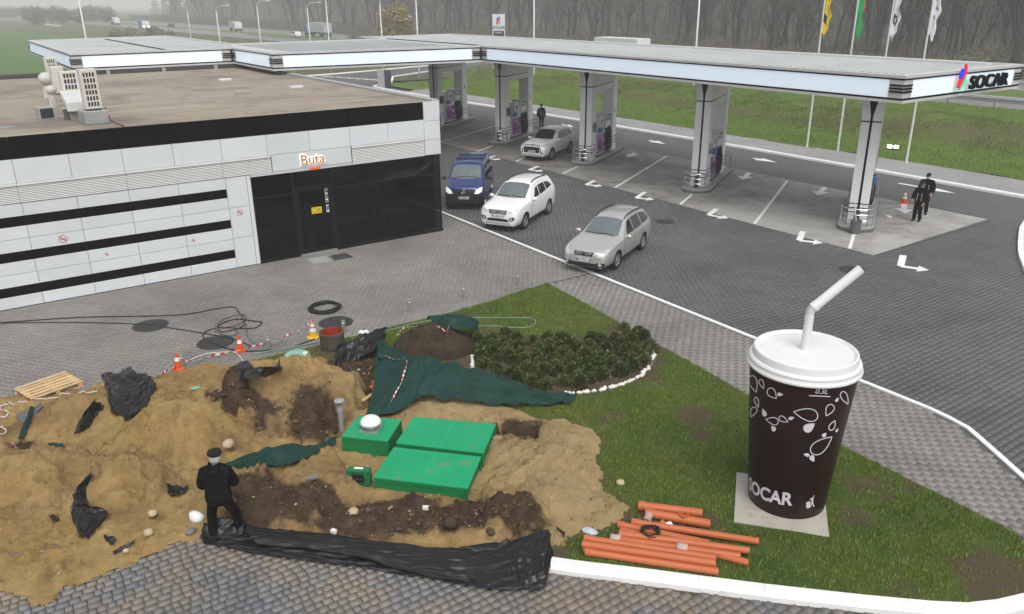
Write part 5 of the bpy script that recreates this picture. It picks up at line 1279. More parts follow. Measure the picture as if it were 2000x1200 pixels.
opipe((1192, 1052), (1446, 1087), .064, 'thin orange pipe between the coil pipe and the wrapped bundle', .03, 1)
opipe((1141, 1052), (1398, 1091), .064, 'rear orange pipe of the wrapped bundle', .06, 0)
opipe((1137, 1063), (1397, 1101), .064, 'top orange pipe of the wrapped bundle', .085, 1)
opipe((1140, 1072), (1398, 1106), .064, 'bottom orange pipe hidden under the wrapped bundle', .0, 0)
opipe((1143, 1078), (1403, 1117), .064, 'front orange pipe lying nearest the white kerb', .0, 0)
for px, py in ((1200, 1068), (1330, 1086)):
    m = MB(); d = (G(1403, 1117)-G(1143, 1078)).normalized(); n = Vector((-d.y, d.x, 0)); c = G(px, py+16, 0); g = gz(c.x, c.y)
    pr = [(-.075, .03), (-.05, .10), (.0, .125), (.035, .14), (.06, .19), (.11, .212), (.16, .185), (.21, .165), (.25, .10), (.26, .03)]
    vs = []
    for s in (-.09, -.03, .03, .09):
        for a, z in pr: vs.append(c+n*(a+random.gauss(0, .004))+d*(s+random.gauss(0, .006))+Vector((0, 0, g+z+random.gauss(0, .005))))
    k = len(pr); o = m.add(vs, [(i*k+j, i*k+j+1, (i+1)*k+j+1, (i+1)*k+j) for i in range(3) for j in range(k-1)]).build('plastic_wrap', m_wrap, None, True)
    so_ = o.modifiers.new('t', 'SOLIDIFY'); so_.thickness = .004
    tag(o, 'clear plastic wrap round the pipe bundle near its '+('socket end' if px < 1300 else 'cut end'), 'plastic wrap', 'plastic wraps on the pipe bundle')
p = GG(1270, 1040, .17); t = thing('cable_coil', 'small coil of black cable lying on top of the orange pipes', 'cable coil', p)
for i in range(7):
    r = .145+.012*((i*37) % 5-2); z = .018*(i % 4)
    MB().tube([(r*cos(q)*1.05+.01*sin(2*q+i), r*sin(q)+.01*cos(q*3+i), z+.01*sin(2*q+i)) for q in [2*pi*k/28 for k in range(29)]], .011, 5).build('turn', m_rubber, t, True)
MB().tube(catmull([(-.15, -.03, 0), (-.16, -.12, -.06), (-.05, -.2, -.1), (.08, -.17, -.1), (.1, -.1, -.02)], 20), .009, 5).build('loose_end', m_rubber, t, True)
t = thing('pipe_fitting', 'short orange pipe socket standing upright between the thick and thin pipes', 'pipe fitting', GG(1334, 1022))
MB().lathe([(.075, 0), (.075, .16), (.088, .165), (.088, .2), (.07, .2), (.066, .02)], 20, caps=(True, False)).build('socket', m_opipe, t, True, angle=40)
t = thing('pipe_fitting', 'pinkish wrapped pipe elbow lying beside the thick orange pipe', 'pipe fitting', GG(1268, 1015), .4)
MB().tube(catmull([(-.12, 0, .05), (-.02, 0, .09), (.07, .0, .07), (.1, 0, .0)], 10), [.07]*11, 12).build('elbow', m_wrap, t, True, angle=50)
t = thing('pipe_fitting', 'orange branch fitting wrapped in white plastic on the longest pipe', 'pipe fitting', GG(1300, 1030, .03), -.2)
MB().tube([(-.1, .03, .02), (.1, -.03, .02)], .066, 12).tube([(0, 0, .02), (-.06, .08, .1)], .05, 12).build('branch', m_opipe, t, True, angle=50)
MB().lathe([(.07, -.05), (.08, -.02), (.072, .02), (.078, .05)], 14, M=Matrix.Translation((.05, -.015, .02)) @ Matrix.Rotation(pi/2, 4, 'Y'), caps=(False, False)).build('wrapping', m_cw, t, True)
# loose items
def stone(px, py, r, m, lab, cat='stone', sq=(1, 1, .8), group=None, name='stone', parent=None, dz=0., box=False):
    b = bmesh.new()
    if box: bmesh.ops.create_cube(b, size=1.6)
    else: bmesh.ops.create_icosphere(b, subdivisions=2, radius=1)
    for v in b.verts: v.co = Vector((v.co.x*sq[0], v.co.y*sq[1], v.co.z*sq[2]))*r*(1+(random.gauss(0, .07) if not box else 0))
    me = bpy.data.meshes.new(name); b.to_mesh(me); b.free(); me.materials.append(m)
    o = link(name, me, parent, not box); o.location = GG(px, py, r*sq[2]*.55+dz); o.rotation_euler = (0, 0, random.random()*3)
    if lab: tag(o, lab, cat, group)
    return o
m_stone = mat('pale_stone', (.42, .34, .22), .85, var=.2, vs=9, bump=.3, bs=25); m_wst = mat('white_stone', (.66, .64, .60), .8, var=.12, vs=12, bump=.3, bs=30)
for px, py, r, lab in ((1212, 943, .085, 'pale round stone lying alone on the grass by the sand'), (446, 867, .12, 'rounded tan boulder on the sand behind the beret'), (298, 1003, .085, 'tan stone on the sand left of the man'), (246, 1076, .06, 'yellow stone beside the narrow plastic sliver'),
                       (690, 1000, .1, 'lumpy pale clod in the dark soil strip'), (290, 1040, .09, 'flat tan stone low on the sand slope'), (880, 1022, .13, 'big brown clod at the right of the dark soil strip'), (960, 1038, .1, 'brown clod at the far right end of the soil strip'), (1040, 1028, .09, 'round brown clod above the plastic fold')):
    stone(px, py, r, m_stone if 'brown' not in lab else m_clod, lab)
for px, py, lab in ((831, 992, 'white block lying on the sand below the large tank hatch'), (652, 1038, 'white broken block at the edge of the black sheet'), (818, 974, 'small white chip on the sand below the tank hatch')):
    stone(px, py, .055 if 'chip' not in lab else .03, m_wst, lab, 'block', (1.2, .8, .7), None, 'white_block', box=True)
stone(610, 933, .09, mat('slate', (.16, .15, .14), .8), 'flat grey slab lying on the sand near the tool case', 'slab', (1.6, .8, .25), None, 'grey_slab', box=True)
stone(519, 918, .05, m_opipe, 'reddish brick lump at the lower edge of the narrow net', 'brick')
o = stone(383, 1010, .15, mat('white_bag', (.70, .70, .70), .55, var=.08, vs=8, bump=.5, bs=12), 'crumpled white plastic bag on the ground beside the man', 'bag', (1.15, .75, .75), None, 'plastic_bag')
o = stone(373, 1038, .12, mat('grey_bag', (.14, .14, .15), .45, var=.3, vs=10), 'dull grey plastic scrap below the white bag', 'plastic scrap', (.7, .9, .4), None, 'plastic_scrap')
o = stone(1152, 1038, .13, mat('bag_clear', (.45, .50, .54), .3, var=.3, vs=9), 'crumpled pale blue plastic bag at the end of the pipe stack', 'bag', (1.3, .7, .35), None, 'plastic_bag')
o = stone(1735, 423, .16, m_cw, 'crumpled white paper lying on the concrete pad', 'paper', (1.4, .8, .25), None, 'waste_paper')
o = stone(382, 758, .09, mat('mint_rag', (.20, .36, .27), .8, var=.2, vs=8), 'small mint green rag on the sand below the cone', 'rag', (1.5, .7, .4), None, 'rag')
t = thing('pipe_fitting', 'orange pipe elbow lying in the dark pit by the net', 'pipe fitting', GG(731, 762), .3)
MB().tube(catmull([(-.12, 0, .07), (0, 0, .1), (.07, .05, .12), (.1, .12, .15)], 10), .075, 12).build('elbow', m_opipe, t, True, angle=50)
t = thing('white_pipe', 'short white pipe leaning out of the dark pit by the net', 'pipe', GG(742, 762), 0)
MB().tube([Vector((0, 0, .05)), G(758, 745, .25)-t.location, G(768, 732, .32)-t.location], [.03, .03, .04], 10).build('tube', m_cw, t, True, angle=50)
t = thing('plank', 'short wooden plank at the bottom of the dark pit by the net', 'plank', GG(730, 770, .05), .5)
MB().box(-.45, .3, -.04, .04, 0, .04).build('board', m_wood, t)
t = thing('plank', 'broken plywood piece beside the white pipe in the pit', 'plank', GG(748, 766, .08), .9)
MB().box(-.17, .17, -.11, .11, 0, .02).build('board', m_wood, t)
for px, py, lab in ((963, 858, 'rough wooden board leaning at the trench end of the tank hatch'), (742, 942, 'wooden lath under the corner of the tank hatch')):
    t = thing('plank', lab, 'plank', GG(px, py, .0), radians(-45)); MB().box(-.2, .2, -.02, .02, -.02, .07).build('board', m_wood, t)

# ------------------------------------------------------------------ flower bed: shrubs and white edging stones
def shrubmesh(seed, m):
    r = np.random.default_rng(seed); n = 460
    # leaves: small quads spread through a dome, pointing outward and up
    u = r.normal(0, 1, (n, 3)); u[:, 2] = np.abs(u[:, 2]); u /= np.linalg.norm(u, axis=1)[:, None]
    lump = 1+.12*np.sin(u[:, 0]*5+seed)*np.cos(u[:, 1]*6+seed*2)
    p = u*(np.array([.185, .185, .27])*(.72+.3*r.random((n, 1))**.5)*lump[:, None]); p[:, 2] += .05
    d = u+r.normal(0, .45, (n, 3))+np.array([0, 0, .5]); d /= np.linalg.norm(d, axis=1)[:, None]
    s = np.cross(d, r.normal(0, 1, (n, 3))); s /= np.linalg.norm(s, axis=1)[:, None]
    L = (.04+.045*r.random((n, 1))); W = L*.38
    V = np.stack([p, p+d*L*.5+s*W, p+d*L, p+d*L*.5-s*W], 1).reshape(-1, 3)
    return V, np.arange(n*4).reshape(-1, 4)
def leafmat(name, a, b, c):
    k = NT(name); r = k.add('ShaderNodeNewGeometry').outputs['Random Per Island']; o = k.add('ShaderNodeObjectInfo').outputs['Random']
    col = k.mix(r, a+(1,), b+(1,)); col = k.mix(k.math('MULTIPLY', k.ramp(o, .6, 1), .6), col, c+(1,))
    col = k.scale(col, k.math('ADD', k.math('MULTIPLY', o, .5), .75)); k.link(col, k.b.inputs['Base Color']); k.b.inputs['Roughness'].default_value = .45
    return k.m
m_leaf = leafmat('shrub_leaf', (.035, .06, .013), (.10, .13, .03), (.12, .105, .04)); m_stem = mat('shrub_stem', (.05, .035, .02), .8)
protos = []
for s in range(5):
    V, Fq = shrubmesh(s+3, m_leaf); t = thing('shrub', None, None); o = npmesh('foliage', V, Fq, m_leaf, t)
    m = MB()
    for k in range(5): m.tube([(0, 0, -.02), (.1*cos(k*1.26), .1*sin(k*1.26), .2), (.16*cos(k*1.26), .16*sin(k*1.26), .36)], [.01, .007, .003], 4)
    m.build('stem', m_stem, t); protos.append(t)
pts = []
bx0, by0 = np.min(BED, 0); bx1, by1 = np.max(BED, 0)
y = by0; j = 0
while y < by1:
    x = bx0+(j % 2)*.19
    while x < bx1:
        q = (x+random.gauss(0, .05), y+random.gauss(0, .05))
        if inpoly(np.array([q[0]]), np.array([q[1]]), BED)[0]: pts.append(q)
        x += .44
    y += .40; j += 1
for i, (x, y) in enumerate(pts):
    o = protos[i] if i < 5 else copy_tree(protos[i % 5])
    o.location = (x, y, gz(x, y)-.01); o.rotation_euler.z = random.random()*6.3; s = random.uniform(.75, 1.05); o.scale = (s, s, s*random.uniform(.85, 1.1))
    tag(o, 'low dark green shrub planted in the round bed with white edging stones', 'shrub', 'shrubs in the round bed')
arc = [(1097, 768), (1115, 770), (1140, 769), (1165, 765), (1190, 760), (1215, 753), (1235, 745), (1252, 735), (1264, 722), (1272, 708), (1277, 695), (1276, 685)]
A_ = catmull([GG(x, y) for x, y in arc], 400); acc = 0; last = A_[0]; smesh = []
SL = 'white edging stone in the curved row before the shrubs'
def edging(p, i):
    if i < 6:
        b = bmesh.new(); bmesh.ops.create_icosphere(b, subdivisions=2, radius=1)
        for v in b.verts: v.co = Vector((v.co.x, v.co.y*.8, v.co.z*.75))*.062*(1+random.gauss(0, .09))
        me = bpy.data.meshes.new('edging_stone'); b.to_mesh(me); b.free(); me.materials.append(m_wst); me.shade_smooth(); smesh.append(me)
    o = bpy.data.objects.new('edging_stone', smesh[i % 6]); COL.objects.link(o); o.location = (p.x, p.y, gz(p.x, p.y)+.03); o.rotation_euler = (random.gauss(0, .2), random.gauss(0, .2), random.random()*6)
    s = random.uniform(.75, 1.2); o.scale = (s, s, s); return o
i = 0
for p in A_:
    if (p-last).length >= .092:
        q = p+Vector((random.gauss(0, .018), random.gauss(0, .018), 0)); tag(edging(q, i), SL, 'stone', 'white edging stones in front of the shrub bed'); i += 1; last = p
for k in range(7):
    p = GG(922+k*.3, 698+k*4.6); tag(edging(p, i), 'white edging stone in the short row between the soil heap and the shrubs', 'stone', 'white edging stones behind the net'); i += 1
for px, py, lab in ((1083, 681, 'white stone lying in the left part of the shrub bed'), (1157, 691, 'white stone lying in the middle of the shrub bed'), (1187, 688, 'white stone lying in the right middle of the shrub bed'), (1213, 655, 'white stone at the back of the shrub bed'), (989, 672, 'white stone at the far left of the shrub bed'), (1210, 650, 'white stone at the very back corner of the shrub bed')):
    o = edging(GG(px, py), i); i += 1; tag(o, lab, 'stone')
# ------------------------------------------------------------------ the giant drink cup
CC = Vector((11.66, 7.75, 0)); R0, Z0, R1, Z1 = .70, .10, .934, 2.94
def on_cup(px, py, off=.004):
    d = ray(px, py); o = Vector((0, 0, CAMH))-CC; k = (R1-R0)/(Z1-Z0); r_ = lambda z: R0+(z-Z0)*k
    a = d.x**2+d.y**2-(k*d.z)**2; rz_ = r_(o.z); b = 2*(o.x*d.x+o.y*d.y-rz_*k*d.z); c = o.x**2+o.y**2-rz_**2
    q = b*b-4*a*c
    if q < 0: q = 0
    t = (-b-sqrt(q))/(2*a); p = o+d*t
    a_ = atan2(p.y, p.x); return (a_ if a_ < 0.6 else a_-2*pi), p.z
def cup_pt(th, z, off=.004):
    r = R0+(z-Z0)*(R1-R0)/(Z1-Z0)+off; return Vector((r*cos(th), r*sin(th), z))
t = thing('giant_cup', 'giant brown drink cup sculpture with white lid and bent straw on the lawn', 'cup sculpture', CC); CUP = t
m_brown = mat('cup_brown', (.013, .0055, .005), .36, var=.35, vs=1.1, col2=(.032, .006, .005), c2=(.45, .7), c2s=.7, fine=.06, spec=.3)
m_lidw = mat('lid_white', (.66, .665, .66), .42, var=.04, vs=2); m_cupw = mat('cup_print', (.62, .62, .66), .5, var=.05)
MB().lathe([(R0, Z0), (R0+.01, Z0+.12)]+[(R0+(R1-R0)*(k/12), Z0+(Z1-Z0)*k/12) for k in range(1, 13)], 64, caps=(True, True)).build('cup_body', m_brown, t, True, angle=40)
ld = MB().lathe([(r_, z_+.095) for r_, z_ in ((.90, 2.79), (.955, 2.795), (.983, 2.81), (.985, 2.84), (.962, 2.87), (.952, 2.91), (.96, 2.935), (.94, 2.968), (.905, 2.98), (.895, 3.07), (.885, 3.105), (.86, 3.118), (.84, 3.112), (.81, 3.075), (.55, 3.085), (.001, 3.09))], 72, caps=(True, False)).build('lid', m_lidw, t, True, angle=35)
m_seam = mat('seam_grey', (.30, .30, .30), .6)
a = G(1474, 673, 3.17)-CC; b = G(1668, 694, 3.17)-CC; d = (b-a); m = MB(); line(m, a+d*.05, b-d*.05, .008, 3.174)
m.build('lid_seam', m_seam, ld)
for px, py in ((1517, 678), (1630, 691), (1574, 703)): q = G(px, py, 3.17)-CC; MB().lathe([(.016, 0), (.012, .01), (.001, .012)], 10, (q.x, q.y, 3.168)).build('bolt', m_seam, ld)
sb = G(1572, 684, 3.165)-CC; rt = Vector((cos(YAW), sin(YAW), 0)); up = Vector((0, 0, 1)); r = .078
k1 = sb+up*.70; P = [sb-up*.05, sb+up*.35, k1]
bend = [k1+rt*(.0+.14*(1-cos(q)))+up*(.14*sin(q))*1.0 for q in [pi/180*47*k/6 for k in range(1, 7)]]
end = bend[-1]+(rt*sin(radians(46))+up*cos(radians(46)))*1.02
MB().tube([sb-up*.05, k1], r, 20).build('straw', m_lidw, t, True, angle=50)
m = MB()
al = [k1]+bend
for i, (p, q) in enumerate(zip(al, al[1:])): m.tube([p, p.lerp(q, .5), q], [r*.93, r*1.03, r*.93], 20, caps=False)
m.build('straw_bellows', mat('bellows_grey', (.60, .60, .60), .45, var=.05), t, True)
MB().tube([bend[-1], bend[-1].lerp(end, .06), bend[-1].lerp(end, .1), end], [r*1.18, r*1.18, r*1.08, r*1.08], 20).build('straw_tip', m_lidw, t, True, angle=50)
dv_ = (end-bend[-1]).normalized(); q_ = dv_.to_track_quat('Z', 'Y').to_matrix().to_4x4()
MB().lathe([(r*.98, .003), (.001, .003)], 20, M=Matrix.Translation(end) @ q_, caps=(False, False)).build('straw_opening', mat('straw_shade', (.35, .35, .34), .7), t)  # grey disc on the closed tip imitates shade in a hollow straw
# print on the cup: every outline point is laid on the cone
def drop(cx, cy, L, W, ang, fill, parent):
    """teardrop; its tail points along ang (degrees, image sense)"""
    sc = 1/3.75; c = Vector((1420+cx*sc, 740+cy*sc)); ax = Vector((cos(radians(ang)), -sin(radians(ang)))); pv = Vector((-ax.y, ax.x)); n = 28
    P = []
    for i in range(n):
        q = 2*pi*i/n; P.append(c+ax*(L*sc/2*cos(q))+pv*(W*sc/2*1.25*sin(q)*sin(q/2)**1.1+.06*L*sc*(1+cos(q))*.5))
    m = MB()
    if fill:
        cc = cup_pt(*on_cup(*c)); vs = [cc]+[cup_pt(*on_cup(*p)) for p in P]
        m.add(vs, [(0, i+1, (i+1) % n+1) for i in range(n)])
    else:
        vs = []
        for i in range(n):
            tt = (P[(i+1) % n]-P[i-1]).normalized(); nn = Vector((-tt.y, tt.x))*.85
            vs += [cup_pt(*on_cup(*(P[i]+nn))), cup_pt(*on_cup(*(P[i]-nn)))]
        m.add(vs, [(2*i, 2*i+1, 2*((i+1) % n)+1, 2*((i+1) % n)) for i in range(n)])
    m.build('drop_print', m_cupw, parent)
for dd in ((200, 38, 125, 62, -70, 0), (258, 38, 70, 34, -65, 0), (335, 108, 90, 62, -45, 0), (390, 113, 44, 28, 0, 1), (222, 172, 75, 30, -70, 0), (270, 248, 62, 34, 115, 1), (195, 245, 75, 46, -110, 0),
           (330, 310, 92, 56, 170, 0), (338, 364, 46, 36, 130, 1), (415, 297, 72, 40, -25, 0), (472, 287, 46, 26, 20, 1), (575, 265, 180, 96, 172, 0), (602, 352, 94, 68, 38, 1), (750, 232, 92, 60, -115, 0),
           (805, 152, 38, 22, 55, 1), (865, 140, 100, 52, -60, 0), (770, 340, 78, 42, 65, 0), (712, 410, 40, 32, 50, 1), (690, 480, 190, 96, 42, 0), (581, 558, 46, 27, 170, 1), (626, 585, 52, 40, -60, 1), (804, 376, 34, 18, 60, 1)):
    drop(*dd, t)
def cup_text(txt, pa, pb, size_px, m, parent, name, shear=0., off=.0):
    (ta, za), (tb, zb) = on_cup(*pa), on_cup(*pb); me = textmesh(txt, 1, 0, off, shear)
    xs = [v.co.x for v in me.vertices]; ys = [v.co.y for v in me.vertices]; x0, x1, y0, y1 = min(xs), max(xs), min(ys), max(ys)
    bm = bmesh.new(); bm.from_mesh(me); bmesh.ops.triangulate(bm, faces=bm.faces)
    for q in range(1, 16): bmesh.ops.bisect_plane(bm, geom=bm.verts[:]+bm.edges[:]+bm.faces[:], plane_co=(x0+(x1-x0)*q/16, 0, 0), plane_no=(1, 0, 0))
    for v in bm.verts:
        u = (v.co.x-x0)/(x1-x0); w_ = (v.co.y-y0)/(y1-y0); v.co = cup_pt(ta+(tb-ta)*u, za+(zb-za)*u+size_px*w_, .005)
    bm.to_mesh(me); bm.free(); me.materials.clear(); me.materials.append(m); me.name = name; return link(name, me, parent)
cup_text('SOCAR', (1463.5, 955), (1547, 988), .29, m_cupw, t, 'cup_lettering', 0, .03)
cup_text('0.3L', (1592, 768.6), (1616, 769.6), .088, m_cupw, t, 'volume_lettering', .25, .01)
m = MB(); A_ = [cup_pt(*on_cup(1580+k*5.2, 772+k*.25)) for k in range(9)]; B_ = [cup_pt(*on_cup(1580+k*5.2, 773.8+k*.25)) for k in range(9)]
m.add(A_+B_, [(i, i+9, i+10, i+1) for i in range(8)]); m.build('volume_line', m_cupw, t)
# the tidy-man pictogram: basket, body, arm and head
def ppoly(P, name='pictogram'): MB().add([cup_pt(*on_cup(1420+x/3.75, 740+y/3.75)) for x, y in P], [tuple(range(len(P)))]).build(name, m_cupw, t)
ppoly([(580, 905), (610, 895), (606, 945), (580, 948)]); ppoly([(618, 872), (634, 866), (628, 905), (640, 936), (632, 938), (622, 912), (614, 940), (606, 940), (618, 900)]); ppoly([(604, 880), (622, 872), (622, 878), (606, 888)]); ppoly([(632, 856), (640, 856), (640, 864), (632, 864)])
sl_ = [G(1433, 1018, .1), G(1620, 1048, .1), G(1606, 950, .1), G(1439, 922, .1)]
sl_[2] = sl_[1]+(sl_[3]-sl_[0])
tag(MB().prism([(p.x, p.y) for p in sl_], -.02, .1).build('cup_plinth', mat('plinth_concrete', (.36, .335, .29), .85, var=.2, vs=2, fine=.1, bump=.25, bs=25, col2=(.24, .20, .15), c2=(.6, .75), c2s=1.6), None, bevel=.012), 'pale square concrete slab under the giant brown cup', 'plinth')

# ------------------------------------------------------------------ vehicles
m_tyre = mat('tyre', (.016, .016, .017), .75, var=.2, vs=8); m_rim = mat('alloy_rim', (.50, .50, .51), .28, metal=.8, var=.05)
m_vglass = mat('vehicle_glass', (.012, .014, .015), .04, var=0, spec=.7); m_wglass = mat('windscreen_glass', (.11, .135, .135), .05, var=.3, vs=1.6, spec=.8)  # windscreen base paled so its colour imitates the sky's reflection
m_blk = mat('black_trim', (.016, .016, .017), .5, var=.1); m_lamp = mat('headlamp', (.45, .47, .48), .1, var=.5, vs=14, spec=.7); m_plate = mat('plate_white', (.66, .67, .66), .45)
m_lit = mat('headlamp_lit', (.75, .70, .6), .2, var=0, emit=.35, ecol=(1, .90, .68)); m_tail = mat('tail_lamp', (.35, .02, .015), .25)
def paint(name, c, metal=.0, rough=.3, coat=.8): return mat(name, c, rough, metal=metal, var=.03, vs=2, coat=coat)
def car(name, label, paintm, K, H, loc, rz, xf, xr, rw, tw, ww=.22, sect=None, wind=None, sides=(), hoodline=None, lamps=(), grilles=(), fronts=(), plate=None, mirrors=None, rails=None, seams=(), cladding=None, extra=None, rimn=5, glass=None, lampm=None):
    """K: stations front to rear (x, z top, z belt, half width, half width at roof, z bottom)"""
    t = thing(name, label, 'car' if 'van' not in name else 'van', loc, rz)
    K = sorted(K, key=lambda k: k[0]); xs = np.array([k[0] for k in K]); N = 72
    # station spacing: dense where keys are dense
    ts = np.linspace(0, len(K)-1, N); st = []
    cm = catmull([Vector((k[0], k[1], k[2])) for k in K], N-1); cm2 = catmull([Vector((k[3], k[4], k[5])) for k in K], N-1)
    vs = []; fs = []
    for a, b in zip(cm, cm2):
        x, zt, zs = a; wb, wt, zb = b
        h = [(0, zb), (wb*.85, zb), (wb*.965, zb+.10), (wb, zb+(zs-zb)*.45), (wb*.995, zs-.13), (wb*.955, zs)]
        h += [(wb*.955+(wt-wb*.955)*q, zs+(zt-.05-zs)*q+.03*sin(pi*q)*(1 if zt-zs > .3 else .2)) for q in (.33, .67)]
        h += [(wt, zt-.05), (wt*.86, zt-.012), (wt*.5, zt+.008), (0, zt+.014)]
        st.append(h); n = len(h)
        vs += [(x, y, z) for y, z in h]+[(x, -y, z) for y, z in h[1:-1][::-1]]
    R = 2*n-2
    for i in range(N-1):
        for k in range(R): fs.append((i*R+k, (i+1)*R+k, (i+1)*R+(k+1) % R, i*R+(k+1) % R))
    fs.append(tuple(range(R))); fs.append(tuple((N-1)*R+k for k in range(R))[::-1])
    me = bpy.data.meshes.new('body'); me.from_pydata(vs, [], fs); me.materials.append(paintm); me.materials.append(m_blk)
    bm = bmesh.new(); bm.from_mesh(me); bmesh.ops.recalc_face_normals(bm, faces=bm.faces); bm.to_mesh(me)
    bvh = BVHTree.FromBMesh(bm); bm.free()
    body = link('body', me, t, True, angle=38)
    cu = MB()
    for x in (xf, xr):
        for s in (-1, 1): cu.lathe([(rw+.055, -.16), (rw+.055, .34)], 28, M=Matrix.Translation((x, s*tw-s*.09, rw)) @ Matrix.Rotation(s*-pi/2, 4, 'X'))
    co = cu.build('cut', m_blk); bpy.context.view_layer.update()
    mo = body.modifiers.new('b', 'BOOLEAN'); mo.operation = 'DIFFERENCE'; mo.solver = 'EXACT'; mo.use_self = True; mo.object = co; mo.material_mode = 'TRANSFER'
    co.parent = t; bpy.context.view_layer.update()
    dg = bpy.context.evaluated_depsgraph_get(); nm = bpy.data.meshes.new_from_object(body.evaluated_get(dg)); body.modifiers.clear(); body.data = nm
    bpy.data.objects.remove(co)
    def patch(nm_, poly, mt, axis, off=.007, step=.07, sgn=1, parent=None):
        b = bmesh.new(); b.faces.new([b.verts.new((p[0], p[1], 0)) for p in poly])
        P = np.array(poly); lo, hi = P.min(0), P.max(0)
        for ax in (0, 1):
            q = lo[ax]+step
            while q < hi[ax]-1e-4:
                no = (1, 0, 0) if ax == 0 else (0, 1, 0); c = (q, 0, 0) if ax == 0 else (0, q, 0)
                bmesh.ops.bisect_plane(b, geom=b.verts[:]+b.edges[:]+b.faces[:], plane_co=c, plane_no=no); q += step
        dead = []
        for v in b.verts:
            u, w_ = v.co.x, v.co.y
            if axis == 'x': o, d = Vector((4*sgn, u, w_)), Vector((-sgn, 0, 0))
            elif axis == 'y': o, d = Vector((u, 3*sgn, w_)), Vector((0, -sgn, 0))
            else: o, d = Vector((u, w_, 4)), Vector((0, 0, -1))
            hit = bvh.ray_cast(o, d)
            if hit[0] is None:
                hit = bvh.find_nearest(o+d*2.2)
            nn = hit[1]; nn = nn if nn.dot(d) < 0 else -nn; v.co = hit[0]+nn*off
        bmesh.ops.recalc_face_normals(b, faces=b.faces)
        m_ = bpy.data.meshes.new(nm_); b.to_mesh(m_); b.free(); m_.materials.append(mt); return link(nm_, m_, parent or t, True)
    if wind: patch('windscreen', wind, glass or m_wglass, 'z')
    for s in (-1, 1):
        for p in sides: patch('side_window', p, m_vglass, 'y', sgn=s)
        for p in seams: patch('door_gap', p, m_blk, 'y', sgn=s, off=.004)
        for p in lamps: patch('headlight', [(s*a, b) for a, b in p], lampm or m_lamp, 'x', step=.05)
        if cladding:
            for p in cladding: patch('side_cladding', p, m_blk, 'y', sgn=s, off=.006)
        if mirrors:
            x, y, z = mirrors[:3]; mm = mirrors[3]
            b = bmesh.new(); bmesh.ops.create_icosphere(b, subdivisions=2, radius=1)
            for v in b.verts: v.co = Vector((x+v.co.x*.07*(.7 if v.co.x < 0 else 1), s*y+v.co.y*.12, z+v.co.z*.085))
            m_ = bpy.data.meshes.new('mirror'); b.to_mesh(m_); b.free(); m_.materials.append(mm); link('mirror', m_, t, True)
        if rails:
            x0, x1, y, z, mm = rails; P = []
            for k in range(9):
                x = x0+(x1-x0)*k/8; h = bvh.ray_cast(Vector((x, s*y, 4)), Vector((0, 0, -1)))[0]; P.append(Vector((x, s*y, (h.z if h else z)+(.045 if 0 < k < 8 else .0))))
            MB().tube(P, .022, 8).build('roof_rail', mm, t, True)
        for nm_, p, z_, st_ in (('tail_light', [(s*.5, .78), (s*.84, .80), (s*.84, 1.0), (s*.55, .98)], m_tail, .06),): patch(nm_, p, z_, 'x', sgn=-1, step=st_)
    for nm_, p, mt in grilles: patch(nm_, p, mt, 'x', step=.05)
    for nm_, p, mt, of in fronts: patch(nm_, p, mt, 'x', off=of, step=.05)
    patch('rear_window', [(-.5, zrw[0]) for zrw in [(1.08,)]]+[(.5, 1.08), (.45, H-.2), (-.45, H-.2)], m_vglass, 'x', sgn=-1)
    if plate:
        z, txt, xx = plate
        h = bvh.ray_cast(Vector((4, 0, z)), Vector((-1, 0, 0)))[0]
        p = MB().box(h.x+.004, h.x+.022, -.26, .26, z-.056, z+.056).build('number_plate', m_plate, t)
        MB().box(h.x+.023, h.x+.0235, -.255, -.215, z-.05, z+.05).build('plate_band', m_blue, p)
        textobj('plate_number', txt, m_ink, FR((h.x+.0236, .02, z), (0, 1, 0), (0, 0, 1), (1, 0, 0)), p, .115, .0005, .002)
    for i, x in enumerate((xf, xr)):
        for s in (-1, 1):
            M = Matrix.Translation((x, s*(tw), rw)) @ Matrix.Rotation(s*-pi/2, 4, 'X') @ Matrix.Rotation(radians(9*i+20), 4, 'Z'); h = ww/2
            wv = MB().lathe([(rw*.66, -h), (rw*.93, -h), (rw, -h*.7), (rw, h*.7), (rw*.93, h), (rw*.66, h*.9), (rw*.64, h*.35)], 32, M=M, caps=(True, False)).build('wheel', m_tyre, t, True, angle=40)
            rm = MB().lathe([(rw*.66, h*.86), (rw*.62, h*.90), (rw*.6, h*.5)], 32, M=M, caps=(False, False))
            for k in range(rimn):
                q = 2*pi*k/rimn; Mq = M @ Matrix.Rotation(q, 4, 'Z'); rm.add([(rw*.08, -.05, h*.75), (rw*.62, -.028, h*.82), (rw*.62, .028, h*.82), (rw*.08, .05, h*.75), (rw*.08, -.05, h*.4), (rw*.62, -.028, h*.5), (rw*.62, .028, h*.5), (rw*.08, .05, h*.4)],
                                                                                [(0, 1, 2, 3), (0, 4, 5, 1), (3, 2, 6, 7)], M=Mq)
            rm.lathe([(rw*.15, h*.6), (rw*.14, h*.82), (.001, h*.84)], 14, M=M, caps=(False, False)); rm.build('rim', m_rim, wv)
            MB().lathe([(rw*.62, h*.3), (.001, h*.3)], 24, M=M, caps=(False, False)).build('brake', m_blk, wv)
    if extra: extra(t, bvh, patch)
    return t
def place(fl, rl, xf, tw):
    a = Vector((fl[0], fl[1], 0)); b = Vector((rl[0], rl[1], 0)); d = (a-b).normalized(); lf = Vector((-d.y, d.x, 0)); c = a-d*xf-lf*tw; return (c.x, c.y, 0), atan2(d.y, d.x)
def wiper(t, bvh, pts):
    P = [bvh.ray_cast(Vector((x, y, 4)), Vector((0, 0, -1)))[0]+Vector((.01, 0, .02)) for x, y in pts]; MB().tube(P, .011, 5).build('wiper', m_blk, t)
